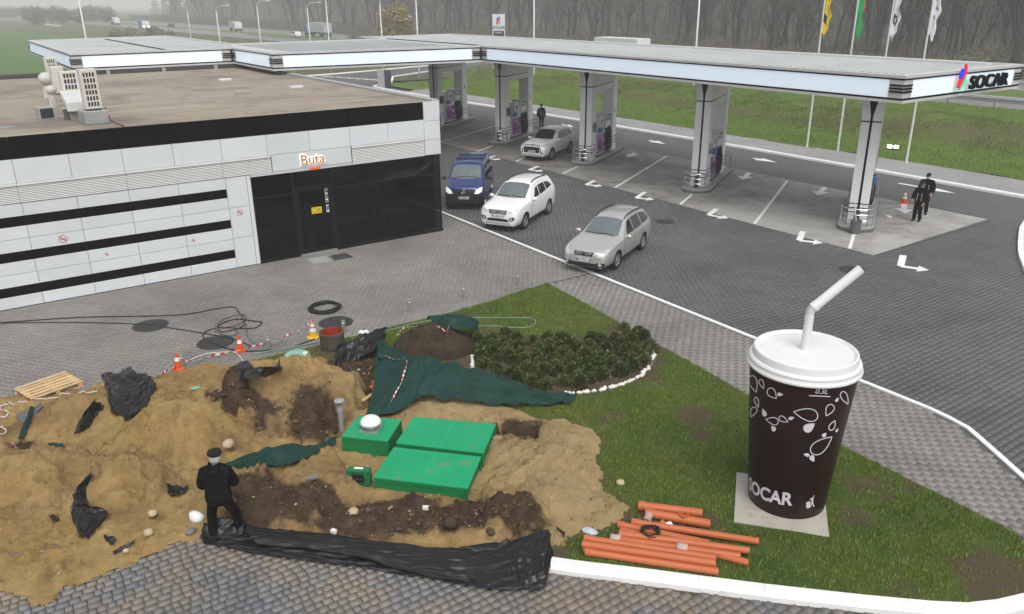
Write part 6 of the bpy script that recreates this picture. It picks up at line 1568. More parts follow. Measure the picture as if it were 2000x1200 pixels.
# silver estate
m_silver = paint('paint_silver', (.50, .49, .475), .5, .28)
KS = [(2.37, .70, .62, .60, .48, .30), (2.33, .78, .68, .72, .58, .26), (2.2, .86, .77, .80, .66, .24), (1.95, .92, .83, .86, .70, .24), (1.5, .985, .90, .895, .73, .24), (1.05, 1.04, .94, .905, .735, .24), (.82, 1.075, .96, .905, .72, .24),
      (.45, 1.28, .97, .905, .65, .24), (.05, 1.49, .98, .905, .59, .24), (-.35, 1.575, .99, .905, .585, .24), (-1.1, 1.585, 1.01, .90, .58, .24), (-1.75, 1.54, 1.04, .89, .565, .26), (-2.05, 1.46, 1.05, .87, .55, .28), (-2.25, 1.18, 1.0, .84, .60, .3), (-2.36, .95, .85, .78, .62, .34), (-2.39, .75, .66, .70, .5, .38)]
loc, rz = place((18.54, 20.41), (20.85, 21.57), 1.33, .77)
def ex_silver(t, bvh, patch):
    wiper(t, bvh, [(.80, -.62), (.86, -.1), (.95-.1, .1)]); wiper(t, bvh, [(.80, .05), (.86, .55)])
    patch('emblem', [(.075*cos(q), .735+.042*sin(q)) for q in [2*pi*k/16 for k in range(16)]], m_blk, 'x', .016, .05)
    for z in (.70, .735, .77): patch('grille_bar', [(-.3, z-.006), (.3, z-.006), (.3, z+.006), (-.3, z+.006)], m_chrome, 'x', .014, .05)
    for s in (-1, 1): patch('fog_lamp', [(s*.62+.062*cos(q), .40+.062*sin(q)) for q in [2*pi*k/14 for k in range(14)]], m_lamp, 'x', .012, .05)
car('silver_estate_car', 'silver estate car turning out of the yard nearest the lawn', m_silver, KS, 1.58, loc, rz, 1.33, -1.33, .335, .775,
    wind=[(.80, -.66), (.86, -.35), (.88, 0), (.86, .35), (.80, .66), (.08, .545), (.05, .3), (.04, 0), (.05, -.3), (.08, -.545)],
    sides=([(.52, 1.02), (.38, 1.03), (-.02, 1.40), (-.28, 1.46), (-.28, 1.03)], [(-.36, 1.03), (-.36, 1.475), (-1.12, 1.475), (-1.12, 1.06)], [(-1.2, 1.07), (-1.2, 1.47), (-1.75, 1.41), (-1.98, 1.14), (-1.7, 1.09)]),
    lamps=([(.42, .66), (.68, .66), (.80, .72), (.81, .86), (.70, .86), (.52, .76)],), grilles=(('grille', [(-.33, .67), (.33, .67), (.37, .80), (-.37, .80)], m_blk),),
    fronts=(('bumper_grille', [(-.78, .29), (.78, .29), (.76, .46), (.5, .46), (.45, .42), (-.45, .42), (-.5, .46), (-.76, .46)], m_blk, .006),), plate=(.535, 'BH 9701 IB', 0), mirrors=(.62, .99, 1.04, m_silver), rails=(.0, -1.85, .545, 1.58, m_blk),
    seams=([(.70, .36), (.715, .36), (.745, .93), (.73, .93)], [(-.33, .36), (-.317, .36), (-.317, 1.0), (-.33, 1.0)], [(-1.12, .62), (-1.107, .62), (-1.16, 1.03), (-1.173, 1.03)], [(-.12, .82), (-.30, .83), (-.30, .85), (-.12, .84)], [(-.92, .84), (-1.08, .85), (-1.08, .87), (-.92, .86)]), extra=ex_silver,
    cladding=([(.9, .25), (-.9, .25), (-.9, .33), (.9, .33)],))
# white crossover
m_wpaint = paint('paint_white', (.74, .74, .74), 0, .3)
KW = [(2.24, .78, .66, .62, .50, .32), (2.19, .92, .78, .76, .60, .28), (2.05, 1.03, .90, .84, .68, .26), (1.8, 1.09, .97, .89, .72, .26), (1.4, 1.14, 1.03, .915, .745, .26), (1.1, 1.17, 1.06, .92, .75, .26), (.95, 1.20, 1.07, .92, .735, .26),
      (.5, 1.48, 1.08, .92, .68, .26), (.15, 1.65, 1.09, .92, .645, .26), (-.3, 1.725, 1.10, .92, .64, .26), (-.95, 1.735, 1.13, .915, .635, .26), (-1.65, 1.69, 1.18, .905, .62, .28), (-1.98, 1.60, 1.2, .885, .60, .3), (-2.12, 1.25, 1.1, .86, .66, .34), (-2.22, .95, .85, .82, .66, .36), (-2.26, .75, .66, .70, .52, .4)]
loc, rz = place((19.04, 26.73), (21.38, 28.15), 1.36, .78)
def ex_white(t, bvh, patch):
    wiper(t, bvh, [(.87, -.60), (.93, -.05)]); wiper(t, bvh, [(.87, .05), (.93, .55)])
    patch('emblem', [(.085*cos(q), .865+.034*sin(q)) for q in [2*pi*k/16 for k in range(16)]], mat('emblem_blue', (.015, .05, .16), .3), 'x', .022, .05)
    for z in (.80, .85, .90): patch('grille_bar', [(-.36, z-.009), (.36, z-.009), (.36, z+.009), (-.36, z+.009)], m_chrome, 'x', .016, .05)
    for s in (-1, 1):
        patch('fog_recess', [(s*.50, .52), (s*.66, .50), (s*.76, .60), (s*.70, .68), (s*.54, .64)], m_blk, 'x', .008, .05)
        patch('fog_lamp', [(s*.62+.045*cos(q), .585+.045*sin(q)) for q in [2*pi*k/12 for k in range(12)]], m_lamp, 'x', .016, .05)
car('white_crossover', 'white crossover car driving beside the blue van in the yard', m_wpaint, KW, 1.66, loc, rz, 1.36, -1.32, .345, .785,
    wind=[(.92, -.68), (.98, -.35), (1.0, 0), (.98, .35), (.92, .68), (.18, .60), (.14, .3), (.13, 0), (.14, -.3), (.18, -.60)],
    sides=([(.56, 1.13), (.40, 1.11), (.0, 1.46), (-.22, 1.52), (-.22, 1.13)], [(-.29, 1.13), (-.29, 1.53), (-.98, 1.53), (-.98, 1.19)], [(-1.05, 1.2), (-1.05, 1.53), (-1.5, 1.47), (-1.72, 1.28)]),
    lamps=([(.44, .82), (.62, .82), (.80, .90), (.82, .99), (.62, .94), (.46, .90)],), grilles=(('grille', [(-.38, .76), (.38, .76), (.42, .93), (-.42, .93)], m_blk),),
    fronts=(('lower_grille', [(-.5, .46), (.5, .46), (.44, .58), (-.44, .58)], m_blk, .006), ('skid_plate', [(-.5, .35), (.5, .35), (.58, .42), (-.58, .42)], m_greym, .012)), plate=(.68, 'KA 2961 AT', 0), mirrors=(.66, 1.0, 1.14, m_wpaint), rails=(.0, -1.6, .555, 1.66, m_blk),
    seams=([(.72, .42), (.735, .42), (.765, 1.0), (.75, 1.0)], [(-.26, .42), (-.247, .42), (-.247, 1.1), (-.26, 1.1)], [(-1.0, .70), (-.987, .70), (-1.06, 1.15), (-1.073, 1.15)], [(.82, .88), (.90, .86), (.90, .90), (.82, .92)]), extra=ex_white,
    cladding=([(.92, .27), (-.9, .27), (-.9, .40), (.92, .38)],))
# pearl white car at the pump
m_pearl = paint('paint_pearl', (.74, .735, .72), .0, .3)
KO = [(2.34, .74, .64, .60, .50, .34), (2.3, .88, .76, .74, .60, .3), (2.15, .98, .88, .82, .68, .28), (1.8, 1.05, .95, .88, .72, .28), (1.3, 1.10, 1.0, .90, .735, .28), (1.0, 1.13, 1.02, .905, .73, .28), (.86, 1.15, 1.03, .905, .72, .28),
      (.45, 1.40, 1.04, .905, .65, .28), (.1, 1.58, 1.05, .905, .61, .28), (-.3, 1.66, 1.06, .905, .605, .28), (-1.0, 1.67, 1.09, .90, .60, .28), (-1.7, 1.61, 1.13, .89, .58, .3), (-2.02, 1.52, 1.15, .87, .56, .32), (-2.2, 1.25, 1.08, .85, .64, .34), (-2.32, .98, .88, .80, .66, .36), (-2.36, .78, .7, .72, .54, .4)]
loc, rz = place((29.49, 38.56), (31.75, 39.72), 1.34, .77)
def ex_pearl(t, bvh, patch):
    for z in (.90, .955): patch('grille_bar', [(-.52, z-.016), (.52, z-.016), (.52, z+.016), (-.52, z+.016)], m_chrome, 'x', .014, .05)
    for a in (90, 210, 330):
        c = Vector((.045*cos(radians(a)), .93+.045*sin(radians(a)))); u = Vector((cos(radians(a)), sin(radians(a)))); v = Vector((-u.y, u.x))
        patch('emblem', [tuple(c-u*.045), tuple(c+v*.026), tuple(c+u*.045), tuple(c-v*.026)], m_chrome, 'x', .024, .05)
    for s in (-1, 1):
        patch('chrome_blade', [(s*.50, .86), (s*.56, .86), (s*.66, .52), (s*.74, .46), (s*.60, .46)], m_chrome, 'x', .014, .05)
        patch('fog_lamp', [(s*.72+.05*cos(q), .56+.05*sin(q)) for q in [2*pi*k/12 for k in range(12)]], m_lamp, 'x', .014, .05)
    MB().add([(-1.55, -.03, 1.64), (-1.75, -.02, 1.62), (-1.75, .02, 1.62), (-1.55, .03, 1.64), (-1.74, 0, 1.76)], [(0, 1, 2, 3), (0, 4, 1), (1, 4, 2), (2, 4, 3), (3, 4, 0)]).build('roof_fin', m_pearl, t)
car('pearl_white_suv', 'pearl white car parked at the middle pump with a dark windscreen', m_pearl, KO, 1.67, loc, rz, 1.34, -1.33, .35, .775, glass=m_vglass,
    wind=[(.84, -.66), (.90, -.35), (.92, 0), (.90, .35), (.84, .66), (.14, .56), (.10, .3), (.09, 0), (.10, -.3), (.14, -.56)],
    sides=([(.56, 1.08), (.40, 1.09), (.0, 1.46), (-.22, 1.52), (-.22, 1.10)], [(-.29, 1.10), (-.29, 1.53), (-1.05, 1.53), (-1.05, 1.13)], [(-1.12, 1.14), (-1.12, 1.53), (-1.62, 1.48), (-1.88, 1.24), (-1.7, 1.19)]),
    lamps=([(.52, .86), (.74, .86), (.83, .92), (.83, 1.0), (.56, .97)],), grilles=(('grille', [(-.50, .52), (.50, .52), (.52, .86), (-.52, .86)], m_blk),),
    fronts=(('skid_plate', [(-.62, .36), (.62, .36), (.62, .42), (-.62, .42)], m_greym, .012),), plate=(.60, 'BH 2410 HP', 0), mirrors=(.66, .99, 1.12, m_pearl), rails=None,
    seams=([(.70, .42), (.713, .42), (.745, 1.0), (.732, 1.0)], [(-.26, .42), (-.247, .42), (-.247, 1.08), (-.26, 1.08)], [(-1.06, .7), (-1.047, .7), (-1.10, 1.1), (-1.113, 1.1)]), extra=ex_pearl, cladding=([(.9, .29), (-.9, .29), (-.9, .37), (.9, .37)],))
# blue van
m_bpaint = paint('paint_blue', (.012, .035, .16), .25, .3)
KV = [(2.38, .80, .60, .62, .56, .30), (2.34, .98, .76, .78, .66, .26), (2.2, 1.08, .92, .86, .74, .24), (1.9, 1.17, 1.02, .92, .79, .24), (1.6, 1.25, 1.08, .945, .81, .24), (1.45, 1.30, 1.10, .95, .80, .24),
      (1.1, 1.56, 1.12, .95, .745, .24), (.75, 1.80, 1.14, .95, .71, .24), (.4, 1.89, 1.15, .95, .70, .24), (-.6, 1.90, 1.15, .95, .70, .24), (-1.8, 1.88, 1.15, .945, .69, .24), (-2.2, 1.82, 1.15, .93, .68, .26), (-2.36, 1.45, 1.1, .90, .74, .3), (-2.40, .9, .8, .85, .7, .36)]
d = Vector((-.63, -.775, 0)).normalized(); fc = Vector((18.72, 30.98, 0)); loc = fc-d*2.33; loc = (loc.x, loc.y, 0); rz = atan2(d.y, d.x)
def ex_van(t, bvh, patch):
    wiper(t, bvh, [(1.46, -.62), (1.38, -.1), (1.36, .12)]); wiper(t, bvh, [(1.44, .0), (1.38, .35), (1.44, .62)])
    o = bvh.ray_cast(Vector((4, 0, .86)), Vector((-1, 0, 0)))[0]; m = MB(); r = .105
    m.tube([(o.x+.03, r*cos(q), .86+r*sin(q)) for q in [2*pi*k/24 for k in range(25)]], .012, 6)
    for a in (90, 210, 330): m.tube([(o.x+.03, 0, .86), (o.x+.03, r*cos(radians(a)), .86+r*sin(radians(a)))], [.02, .007], 6)
    m.build('star_emblem', m_chrome, t, True)
    for z in (.80, .86, .92): patch('grille_bar', [(-.44, z-.008), (.44, z-.008), (.44, z+.008), (-.44, z+.008)], mat('grille_grey', (.07, .07, .075), .4), 'x', .014, .05)
    for s in (-1, 1): patch('bonnet_crease_shade', [(2.1, s*.40), (1.75, s*.56), (1.75, s*.575), (2.1, s*.42)], m_blk, 'z', .003)  # thin black strips on smooth paint imitate the shade of a crease
    patch('roof_panel', [(.45, -.5), (.45, .5), (.62, .5), (.62, -.5)], m_bpaint, 'z', .012)
    MB().box(-.2, -.12, -.66, .66, 1.9, 1.935).build('roof_bar', m_blk, t); MB().box(-1.3, -1.22, -.66, .66, 1.89, 1.925).build('roof_bar', m_blk, t)
car('blue_van', 'dark blue van with lit headlights at the restaurant corner', m_bpaint, KV, 1.9, loc, rz, 1.55, -1.6, .335, .80,
    wind=[(1.42, -.71), (1.52, -.36), (1.55, 0), (1.52, .36), (1.42, .71), (.82, .64), (.78, .3), (.77, 0), (.78, -.3), (.82, -.64)],
    sides=([(1.0, 1.2), (.45, 1.2), (.45, 1.70), (.72, 1.66)], [(.36, 1.2), (-.8, 1.2), (-.8, 1.72), (.36, 1.72)], [(-.9, 1.2), (-2.0, 1.2), (-2.0, 1.68), (-.9, 1.71)]),
    lamps=([(.50, .78), (.66, .76), (.82, .84), (.84, 1.02), (.72, 1.02), (.56, .92)],), lampm=m_lit, grilles=(('grille', [(-.44, .76), (.44, .76), (.50, .97), (-.50, .97)], m_blk),),
    fronts=(('bumper', [(-.92, .27), (.92, .27), (.92, .70), (.6, .74), (-.6, .74), (-.92, .70)], m_blk, .006),), plate=(.58, 'BP 6808 HI', 0), mirrors=(1.18, 1.06, 1.26, m_blk), seams=([(.40, .4), (.413, .4), (.413, 1.15), (.40, 1.15)], [(1.05, .5), (1.063, .5), (1.1, 1.1), (1.087, 1.1)]), extra=ex_van, cladding=([(1.15, .26), (-1.15, .26), (-1.15, .42), (1.15, .42)],))

# ------------------------------------------------------------------ people
def skin(name, nodes, edges, m, parent, root=0, sub=2):
    me = bpy.data.meshes.new(name); me.from_pydata([n[:3] for n in nodes], edges, []); o = bpy.data.objects.new(name, me); COL.objects.link(o)
    o.modifiers.new('s', 'SKIN'); sv = me.skin_vertices[0].data
    for i, n in enumerate(nodes): r = n[3]; sv[i].radius = (r, n[4] if len(n) > 4 else r); sv[i].use_root = (i == root)
    s = o.modifiers.new('u', 'SUBSURF'); s.levels = sub; s.render_levels = sub
    bpy.context.view_layer.update(); dg = bpy.context.evaluated_depsgraph_get(); nm = bpy.data.meshes.new_from_object(o.evaluated_get(dg)); bpy.data.objects.remove(o)
    nm.materials.clear(); nm.materials.append(m); nm.name = name; return link(name, nm, parent, True)
m_skin = mat('skin', (.46, .25, .17), .5, var=.08, vs=20); m_cloth = mat('black_cloth', (.006, .006, .0065), .9, spec=.12, var=.25, vs=9, bump=.3, bs=22); m_cloth2 = mat('dark_trousers', (.005, .005, .006), .9, spec=.12, var=.25, vs=9, bump=.25, bs=22)
m_hair = mat('grey_hair', (.36, .35, .33), .8, var=.2, vs=40); m_beret = mat('black_felt', (.008, .008, .009), .9, var=.2, vs=15); m_shoe = mat('black_shoe', (.012, .011, .011), .45); m_refl = mat('reflective_strip', (.62, .62, .62), .4)
def person(label, loc, rz, h=1.75, feet=((-.14, 0), (.14, 0)), hands=None, elbows=None, lean=0., look=(0, .0), jl=.80, cap=None, hairm=None, strips=False, group=None, mask=False, jacket=m_cloth, hood=False, bulk=1.):
    """standing figure facing +y in its own frame; hands and elbows are (x, y, z) for left (-x) and right (+x)"""
    k = h/1.75; t = thing('person', label, 'person', loc, rz, group); s = lambda *v: tuple(a*k for a in v)
    hip = (0, 0, .93); ch = (0, lean*.5, 1.28); nk = (0, lean, 1.50); hd = (look[0], lean+look[1]+.02, 1.635)
    hands = hands or ((-.26, .02, .78), (.26, .02, .78)); elbows = elbows or ((-.27, -.03, 1.08), (.27, -.03, 1.08))
    kn = [((f[0]*.9+sg*.01), f[1]*.5+.03, .50) for f, sg in zip(feet, (-1, 1))]
    N = [s(0, 0, .95, .13, .11), s(0, lean*.3, 1.12, .125, .10), s(0, lean*.6, 1.33, .15, .11), s(0, lean*.9, 1.46, .065, .065), s(hd[0]*.6, hd[1]*.8, 1.535, .052, .052), s(hd[0], hd[1], 1.60, .078, .09), s(hd[0], hd[1]-.005, 1.68, .075, .088), s(hd[0], hd[1], 1.735, .04, .05)]
    E = [(0, 1), (1, 2), (2, 3), (3, 4), (4, 5), (5, 6), (6, 7)]
    for i, sg in enumerate((-1, 1)):
        b = len(N); f = feet[i]; N += [s(sg*.09, 0, .90, .088), s(kn[i][0], kn[i][1], .50, .058), s(f[0], f[1]-.02, .09, .04), s(f[0]+sg*.02, f[1]+.12, .035, .035, .03)]
        E += [(0, b), (b, b+1), (b+1, b+2), (b+2, b+3)]
        b = len(N); e = elbows[i]; hh = hands[i]; N += [s(sg*.18, lean*.8, 1.42, .055), s(*e, .042), s(*hh, .03)]
        dv = (Vector(hh)-Vector(e)).normalized(); E += [(2, b), (b, b+1), (b+1, b+2)]
        # hand: palm, four fingers and thumb
        pm = Vector(hh)+dv*.05; w_ = len(N); N.append(s(*pm, .026, .016)); E.append((b+2, w_))
        sd = dv.cross(Vector((0, 1, 0))); sd = (sd if sd.length > .1 else Vector((1, 0, 0))).normalized(); inn = dv.cross(sd).normalized()
        for q, L in enumerate((.06, .072, .066, .05)):
            p1 = pm+sd*(.02*(q-1.5))*.8+dv*.035; p2 = p1+dv*L*.5+inn*.01; p3 = p2+dv*L*.4+inn*.025; c = len(N); N += [s(*p1, .0085), s(*p2, .008), s(*p3, .0065)]; E += [(w_, c), (c, c+1), (c+1, c+2)]
        p1 = pm+sd*-.03*sg*-1*-1+dv*.0; p2 = p1+dv*.04+sd*-.015; c = len(N); N += [s(*p1, .009), s(*p2, .008)]; E += [(w_, c), (c, c+1)]
    skin('body', N, E, m_skin, t)
    # face
    for sg in (-1, 1):
        e = MB().lathe([(.001, -.011), (.009, -.006), (.011, 0), (.009, .006), (.001, .011)], 8, s(hd[0]+sg*.03, hd[1]+.083, 1.645), caps=(False, False)).build('eye', m_ink, t, True)
        MB().lathe([(.001, -.03), (.014, -.015), (.016, .01), (.001, .03)], 8, s(hd[0]+sg*.082, hd[1], 1.635), caps=(False, False)).build('ear', m_skin, t, True)
    MB().add([s(hd[0]-.014, hd[1]+.085, 1.60), s(hd[0]+.014, hd[1]+.085, 1.60), s(hd[0], hd[1]+.115, 1.605), s(hd[0], hd[1]+.088, 1.65)], [(0, 1, 2), (0, 2, 3), (1, 3, 2)]).build('nose', m_skin, t)
    MB().box(*(a*k for a in (hd[0]-.025, hd[0]+.025, hd[1]+.078, hd[1]+.088, 1.567, 1.574))).build('mouth', mat('lips', (.25, .08, .07), .5), t)
    if mask: MB().lathe([(.092, -.045), (.098, 0), (.092, .04)], 16, s(hd[0], hd[1]+.005, 1.585), caps=(False, False)).build('face_mask', mat('mask_blue', (.45, .55, .58), .7), t, True)
    if hairm: skin('hair', [s(hd[0], hd[1]-.055, 1.525, .085, .07), s(hd[0], hd[1]-.04, 1.63, .112, .10), s(hd[0], hd[1]-.02, 1.72, .085, .09)], [(0, 1), (1, 2)], hairm, t)
    # trousers and shoes
    N = [s(0, 0, .97, .16, .125)]; E = []
    for i, sg in enumerate((-1, 1)):
        f = feet[i]; b = len(N); N += [s(sg*.095, 0, .86, .115), s(kn[i][0], kn[i][1], .50, .092), s(f[0]*.98, f[1]-.01, .28, .086), s(f[0], f[1]-.01, .07, .092)]; E += [(0, b), (b, b+1), (b+1, b+2), (b+2, b+3)]
        skin('shoe', [s(f[0], f[1]-.06, .05, .065, .065), s(f[0]+sg*.015, f[1]+.06, .045, .068, .06), s(f[0]+sg*.025, f[1]+.17, .04, .06, .05)], [(0, 1), (1, 2)], m_shoe, t)
    skin('trousers', N, E, m_cloth2, t)
    # jacket
    N = [s(0, lean*.5, 1.22, .185*bulk, .14*bulk), s(0, lean*.25, 1.0, .19*bulk, .15*bulk), s(0, 0, jl, .205*bulk, .165*bulk), s(0, lean*.8, 1.40, .19*bulk, .125*bulk), s(0, lean-.01, 1.515, .105, .10)]; E = [(0, 1), (1, 2), (0, 3), (3, 4)]
    for i, sg in enumerate((-1, 1)):
        e = Vector(elbows[i]); hh = Vector(hands[i]); w_ = e.lerp(hh, .9); b = len(N); N += [s(sg*.20, lean*.8, 1.39, .085*bulk), s(*e, .078*bulk), s(*e.lerp(hh, .5), .064*bulk), s(*w_, .055)]; E += [(3, b), (b, b+1), (b+1, b+2), (b+2, b+3)]
        if strips:
            a_ = Vector((sg*.27, lean*.8-.02, 1.38)); c_ = e+Vector((sg*.055, 0, .05)); MB().tube([a_*k, a_.lerp(c_, .5)*k+Vector((sg*.015, 0, 0)), c_*k], .009, 6).build('sleeve_strip', m_refl, t, True)
            MB().tube([Vector((sg*.085, .155+lean*.3, 1.28))*k, Vector((sg*.09, .165, 1.1))*k, Vector((sg*.095, .175, .92))*k], .008, 6).build('jacket_strip', m_refl, t, True)
            MB().tube([Vector((sg*.185, .0, .82))*k, Vector((kn[i][0]+sg*.082, kn[i][1], .5))*k, Vector((feet[i][0]+sg*.072, feet[i][1], .2))*k], .008, 6).build('trouser_strip', m_refl, t, True)
    jk = skin('jacket', N, E, jacket, t)
    if hood: MB().lathe([(.125, -.06), (.105, .0), (.098, .055), (.088, .05)], 20, s(0, lean*.95, 1.51), caps=(False, False)).build('collar', jacket, jk, True)
    if hood: skin('hood', [s(-.09, lean-.10, 1.46, .05, .045), s(0, lean-.15, 1.40, .075, .045), s(.09, lean-.10, 1.46, .05, .045)], [(0, 1), (1, 2)], jacket, jk, 1)
    if cap == 'beret': MB().lathe([(.085, 0), (.10, .01), (.128, .045), (.118, .085), (.07, .105), (.001, .11)], 24, s(hd[0], hd[1]-.01, 1.675), caps=(True, False)).build('beret', m_beret, t, True)
    elif cap:
        mc = cap; c = MB().lathe([(.094, -.06), (.1, .0), (.09, .06), (.055, .09), (.001, .1)], 20, s(hd[0], hd[1]-.005, 1.67), caps=(False, False)).build('cap', mc, t, True)
        MB().add([s(hd[0]-.07, hd[1]+.07, 1.665), s(hd[0]+.07, hd[1]+.07, 1.665), s(hd[0]+.05, hd[1]+.16, 1.65), s(hd[0]-.05, hd[1]+.16, 1.65), s(hd[0]-.07, hd[1]+.07, 1.675), s(hd[0]+.07, hd[1]+.07, 1.675), s(hd[0]+.05, hd[1]+.16, 1.66), s(hd[0]-.05, hd[1]+.16, 1.66)],
                 [(0, 3, 2, 1), (4, 5, 6, 7), (0, 1, 5, 4), (1, 2, 6, 5), (2, 3, 7, 6), (3, 0, 4, 7)]).build('cap_peak', mc, c)
        if strips: MB().lathe([(.102, -.012), (.102, .004)], 20, s(hd[0], hd[1]-.005, 1.67), caps=(False, False)).build('cap_band', m_refl, c)
    return t
p = G(440, 1051, .06); p.z = gz(p.x, p.y)+.04
person('elderly man in a black beret and black jacket seen from behind on the black sheet', p, radians(-28), 1.74, feet=((-.19, .02), (.25, .10)), hands=((-.12, .34, 1.10), (.14, .34, 1.12)), elbows=((-.30, .09, 1.05), (.285, .11, 1.07)), lean=.05, look=(.02, .03), jl=.70, bulk=1.3, cap='beret', hairm=m_hair, hood=True)
p = G(1790, 432, .004); person('attendant in black uniform with reflective strips and a dark cap, standing in front', p, radians(100), 1.70, bulk=1.25, feet=((-.10, 0), (.12, .04)), hands=((-.24, .26, .86), (.26, .18, .95)), elbows=((-.30, .02, 1.10), (.30, -.02, 1.10)), strips=True, cap=mat('cap_maroon', (.05, .012, .012), .8), group='attendants in black uniform')
p = G(1801, 418, .004); person('taller attendant in black uniform with a face mask, standing behind the other', p, radians(112), 1.82, bulk=1.25, feet=((-.12, 0), (.12, -.02)), hands=((-.22, .2, .92), (.26, .1, .85)), strips=True, cap=m_beret, mask=True, group='attendants in black uniform')
p = G(1057, 250, 0); p.z = -.03; person('attendant in black walking behind the parked pearl white car', p, radians(160), 1.78, bulk=1.2, feet=((-.1, .06), (.1, -.06)), strips=True, cap=m_beret, group='attendants in black uniform')
# ------------------------------------------------------------------ flags, lamps, signs, trees, traffic, haze
m_pole = mat('pole_white', (.62, .62, .60), .45, var=.05)
def flag(name, p, ztop, L, wd, cols, seed, lab, marks=()):
    """a limp flag hanging beside its pole; cols: (fraction from top, material)"""
    t = thing(name, lab, 'flag', (p.x, p.y, 0), group='flags on the four white poles'); n = 40; w_ = 10; r = np.random.default_rng(seed)
    V = []; cells = []
    for i in range(n+1):
        s = i/n
        for j in range(w_+1):
            u = j/w_; ww = wd*(.72+.22*sin(s*11+seed)*.6+.1*sin(s*23+seed))*(1-.5*max(0, s-.85)/.15)
            f = u*ww*.5; V.append((.05+f+.03*sin(u*9+s*3+seed), -.08*u+.07*sin(u*8+s*5+seed)*(.3+u), ztop-s*L-u*.35*(.3+s)+.04*sin(u*8)))
    for i in range(n):
        for j in range(w_): cells.append(((i*(w_+1)+j, i*(w_+1)+j+1, (i+1)*(w_+1)+j+1, (i+1)*(w_+1)+j), i/n, j/w_))
    mb = MB(); fs = []; mi = []; mats = []
    for c, s, u in cells:
        k = 0
        for q, (lo, hi, ulo, uhi, m) in enumerate(cols):
            if lo <= s < hi and ulo <= u < uhi: k = q
        fs.append(c); mi.append(k)
    mb.v = V; mb.f = fs; mb.m = mi; o = mb.build('cloth', [c[4] for c in cols], t, True)
    # turn the cloth across the view
    o.rotation_euler.z = radians(-35); so_ = o.modifiers.new('t', 'SOLIDIFY'); so_.thickness = .01
    return t
FPX_ = [(1576, 287), (1636, 294), (1700, 306), (1770, 317)]
fy = mat('flag_yellow', (.66, .46, .02), .8); fk = mat('flag_black', (.02, .02, .02), .8); fr_ = mat('flag_red', (.50, .03, .03), .8); fg = mat('flag_green', (.02, .33, .09), .8); fw = mat('flag_white', (.62, .63, .66), .8); fb = mat('flag_blue', (.10, .13, .35), .8)
PL = ['white flagpole with the yellow flag, first from the restaurant side', 'white flagpole with the red and green flag', 'white flagpole behind the front canopy column with the rose flag', 'white flagpole nearest the verge spotlight with the blue lettered flag']
FL = ['yellow flag with black patches hanging limp on its pole', 'red and green flag hanging limp on its pole', 'white flag with a red rose and black letters hanging limp', 'white flag with blue letters hanging limp']
A = 0, 1, 0, 2
cols = [[(0, 2, 0, 2, fy), (.0, .12, .0, 2, fk), (.62, .78, 0, .45, fk)], [(0, 2, 0, 2, fg), (0, .22, 0, 2, fr_), (.22, .5, .75, 2, fr_)], [(0, 2, 0, 2, fw), (.12, .24, .25, .6, fr_), (.24, .30, .2, .6, fg), (.60, .64, .2, .6, fk), (.64, .72, .2, .35, fk), (.64, .72, .5, .62, fk), (.72, .76, .2, .6, fk)], [(0, 2, 0, 2, fw), (.15, .2, .3, .55, fb), (.3, .34, .25, .5, fb), (.45, .5, .3, .6, fb), (.6, .66, .3, .5, fb)]]
for (px, py), pl, fl, c, s in zip(FPX_, PL, FL, cols, (1, 4, 7, 9)):
    p = G(px, py, .1); t = thing('flagpole', pl, 'flagpole', (p.x, p.y, 0), group='white flagpoles on the verge')
    MB().lathe([(.10, 0), (.10, .12), (.065, .13), (.04, 11.2), (.06, 11.22), (.001, 11.3)], 12, caps=(True, False)).build('pole', m_pole, t, True, angle=40)
    MB().box(-.2, .2, -.2, .2, -.02, .06).build('base', m_conc, t)
    flag('flag', p, 9.85, 2.75, .95, c, s, fl)
t = thing('floodlight', 'twin lit floodlight standing in the grass beyond the attendants', 'floodlight', G(1743, 293, .12), radians(120))
MB().box(-.35, .35, -.05, .05, 0, .12).build('stand', m_postd, t)
for s in (-.19, .19): MB().box(s-.15, s+.15, -.10, .06, .10, .32).build('housing', m_postd, t, bevel=.02); MB().box(s-.13, s+.13, .061, .068, .12, .30).build('lens', mat('floodlight_lens', (1, 1, 1), .3, var=0, emit=9), t)
# lamp posts
m_lamppost = mat('lamp_grey', (.55, .56, .55), .45, metal=.2, var=.05)
def lamp(px, dist, h, arm, lab):
    d = ray(px, 60); d.z = 0; d.normalize(); p = d*dist; t = thing('street_lamp', lab, 'street lamp', (p.x, p.y, -.06), group='tall curved street lamps')
    MB().tube([(0, 0, 0), (0, 0, 1.2), (0, 0, h-.8)], [.13, .11, .075], 8).build('post', m_lamppost, t, True)
    a = rt*arm
    A_ = [Vector((0, 0, h-.8))+a*(1.6*(1-cos(q)))*.62+Vector((0, 0, .8*sin(q))) for q in [pi/2*k/8 for k in range(9)]]
    MB().tube(A_+[A_[-1]+a*.6], .055, 6).build('arm', m_lamppost, t, True)
    e = A_[-1]+a*.6; MB().tube([e, e+a*.35, e+a*.75], [.07, .13, .05], 8).build('lamp_head', m_lamppost, t, True)
for a in ((165, 98, 15, 1, 'tall street lamp beyond the green field and the left canopy'), (371, 214, 8.3, -1, 'street lamp at the highway left of the white cab truck'), (427, 150, 8.6, 1, 'street lamp in front of the white cab truck'), (507, 150, 9.3, 1, 'street lamp right of the white cab truck'),
          (604, 140, 9.0, 1, 'street lamp over the grey trailer truck'), (641, 118, 10, 1, 'street lamp at the rear end of the grey trailer'), (745, 112, 9.6, 1, 'street lamp left of the yellow willow'), (815, 104, 10, -1, 'street lamp right of the yellow willow'), (1043, 98, 12, 1, 'street lamp behind the station sign'), (1362, 86, 12, -1, 'street lamp nearest the flags behind the canopy')): lamp(*a)
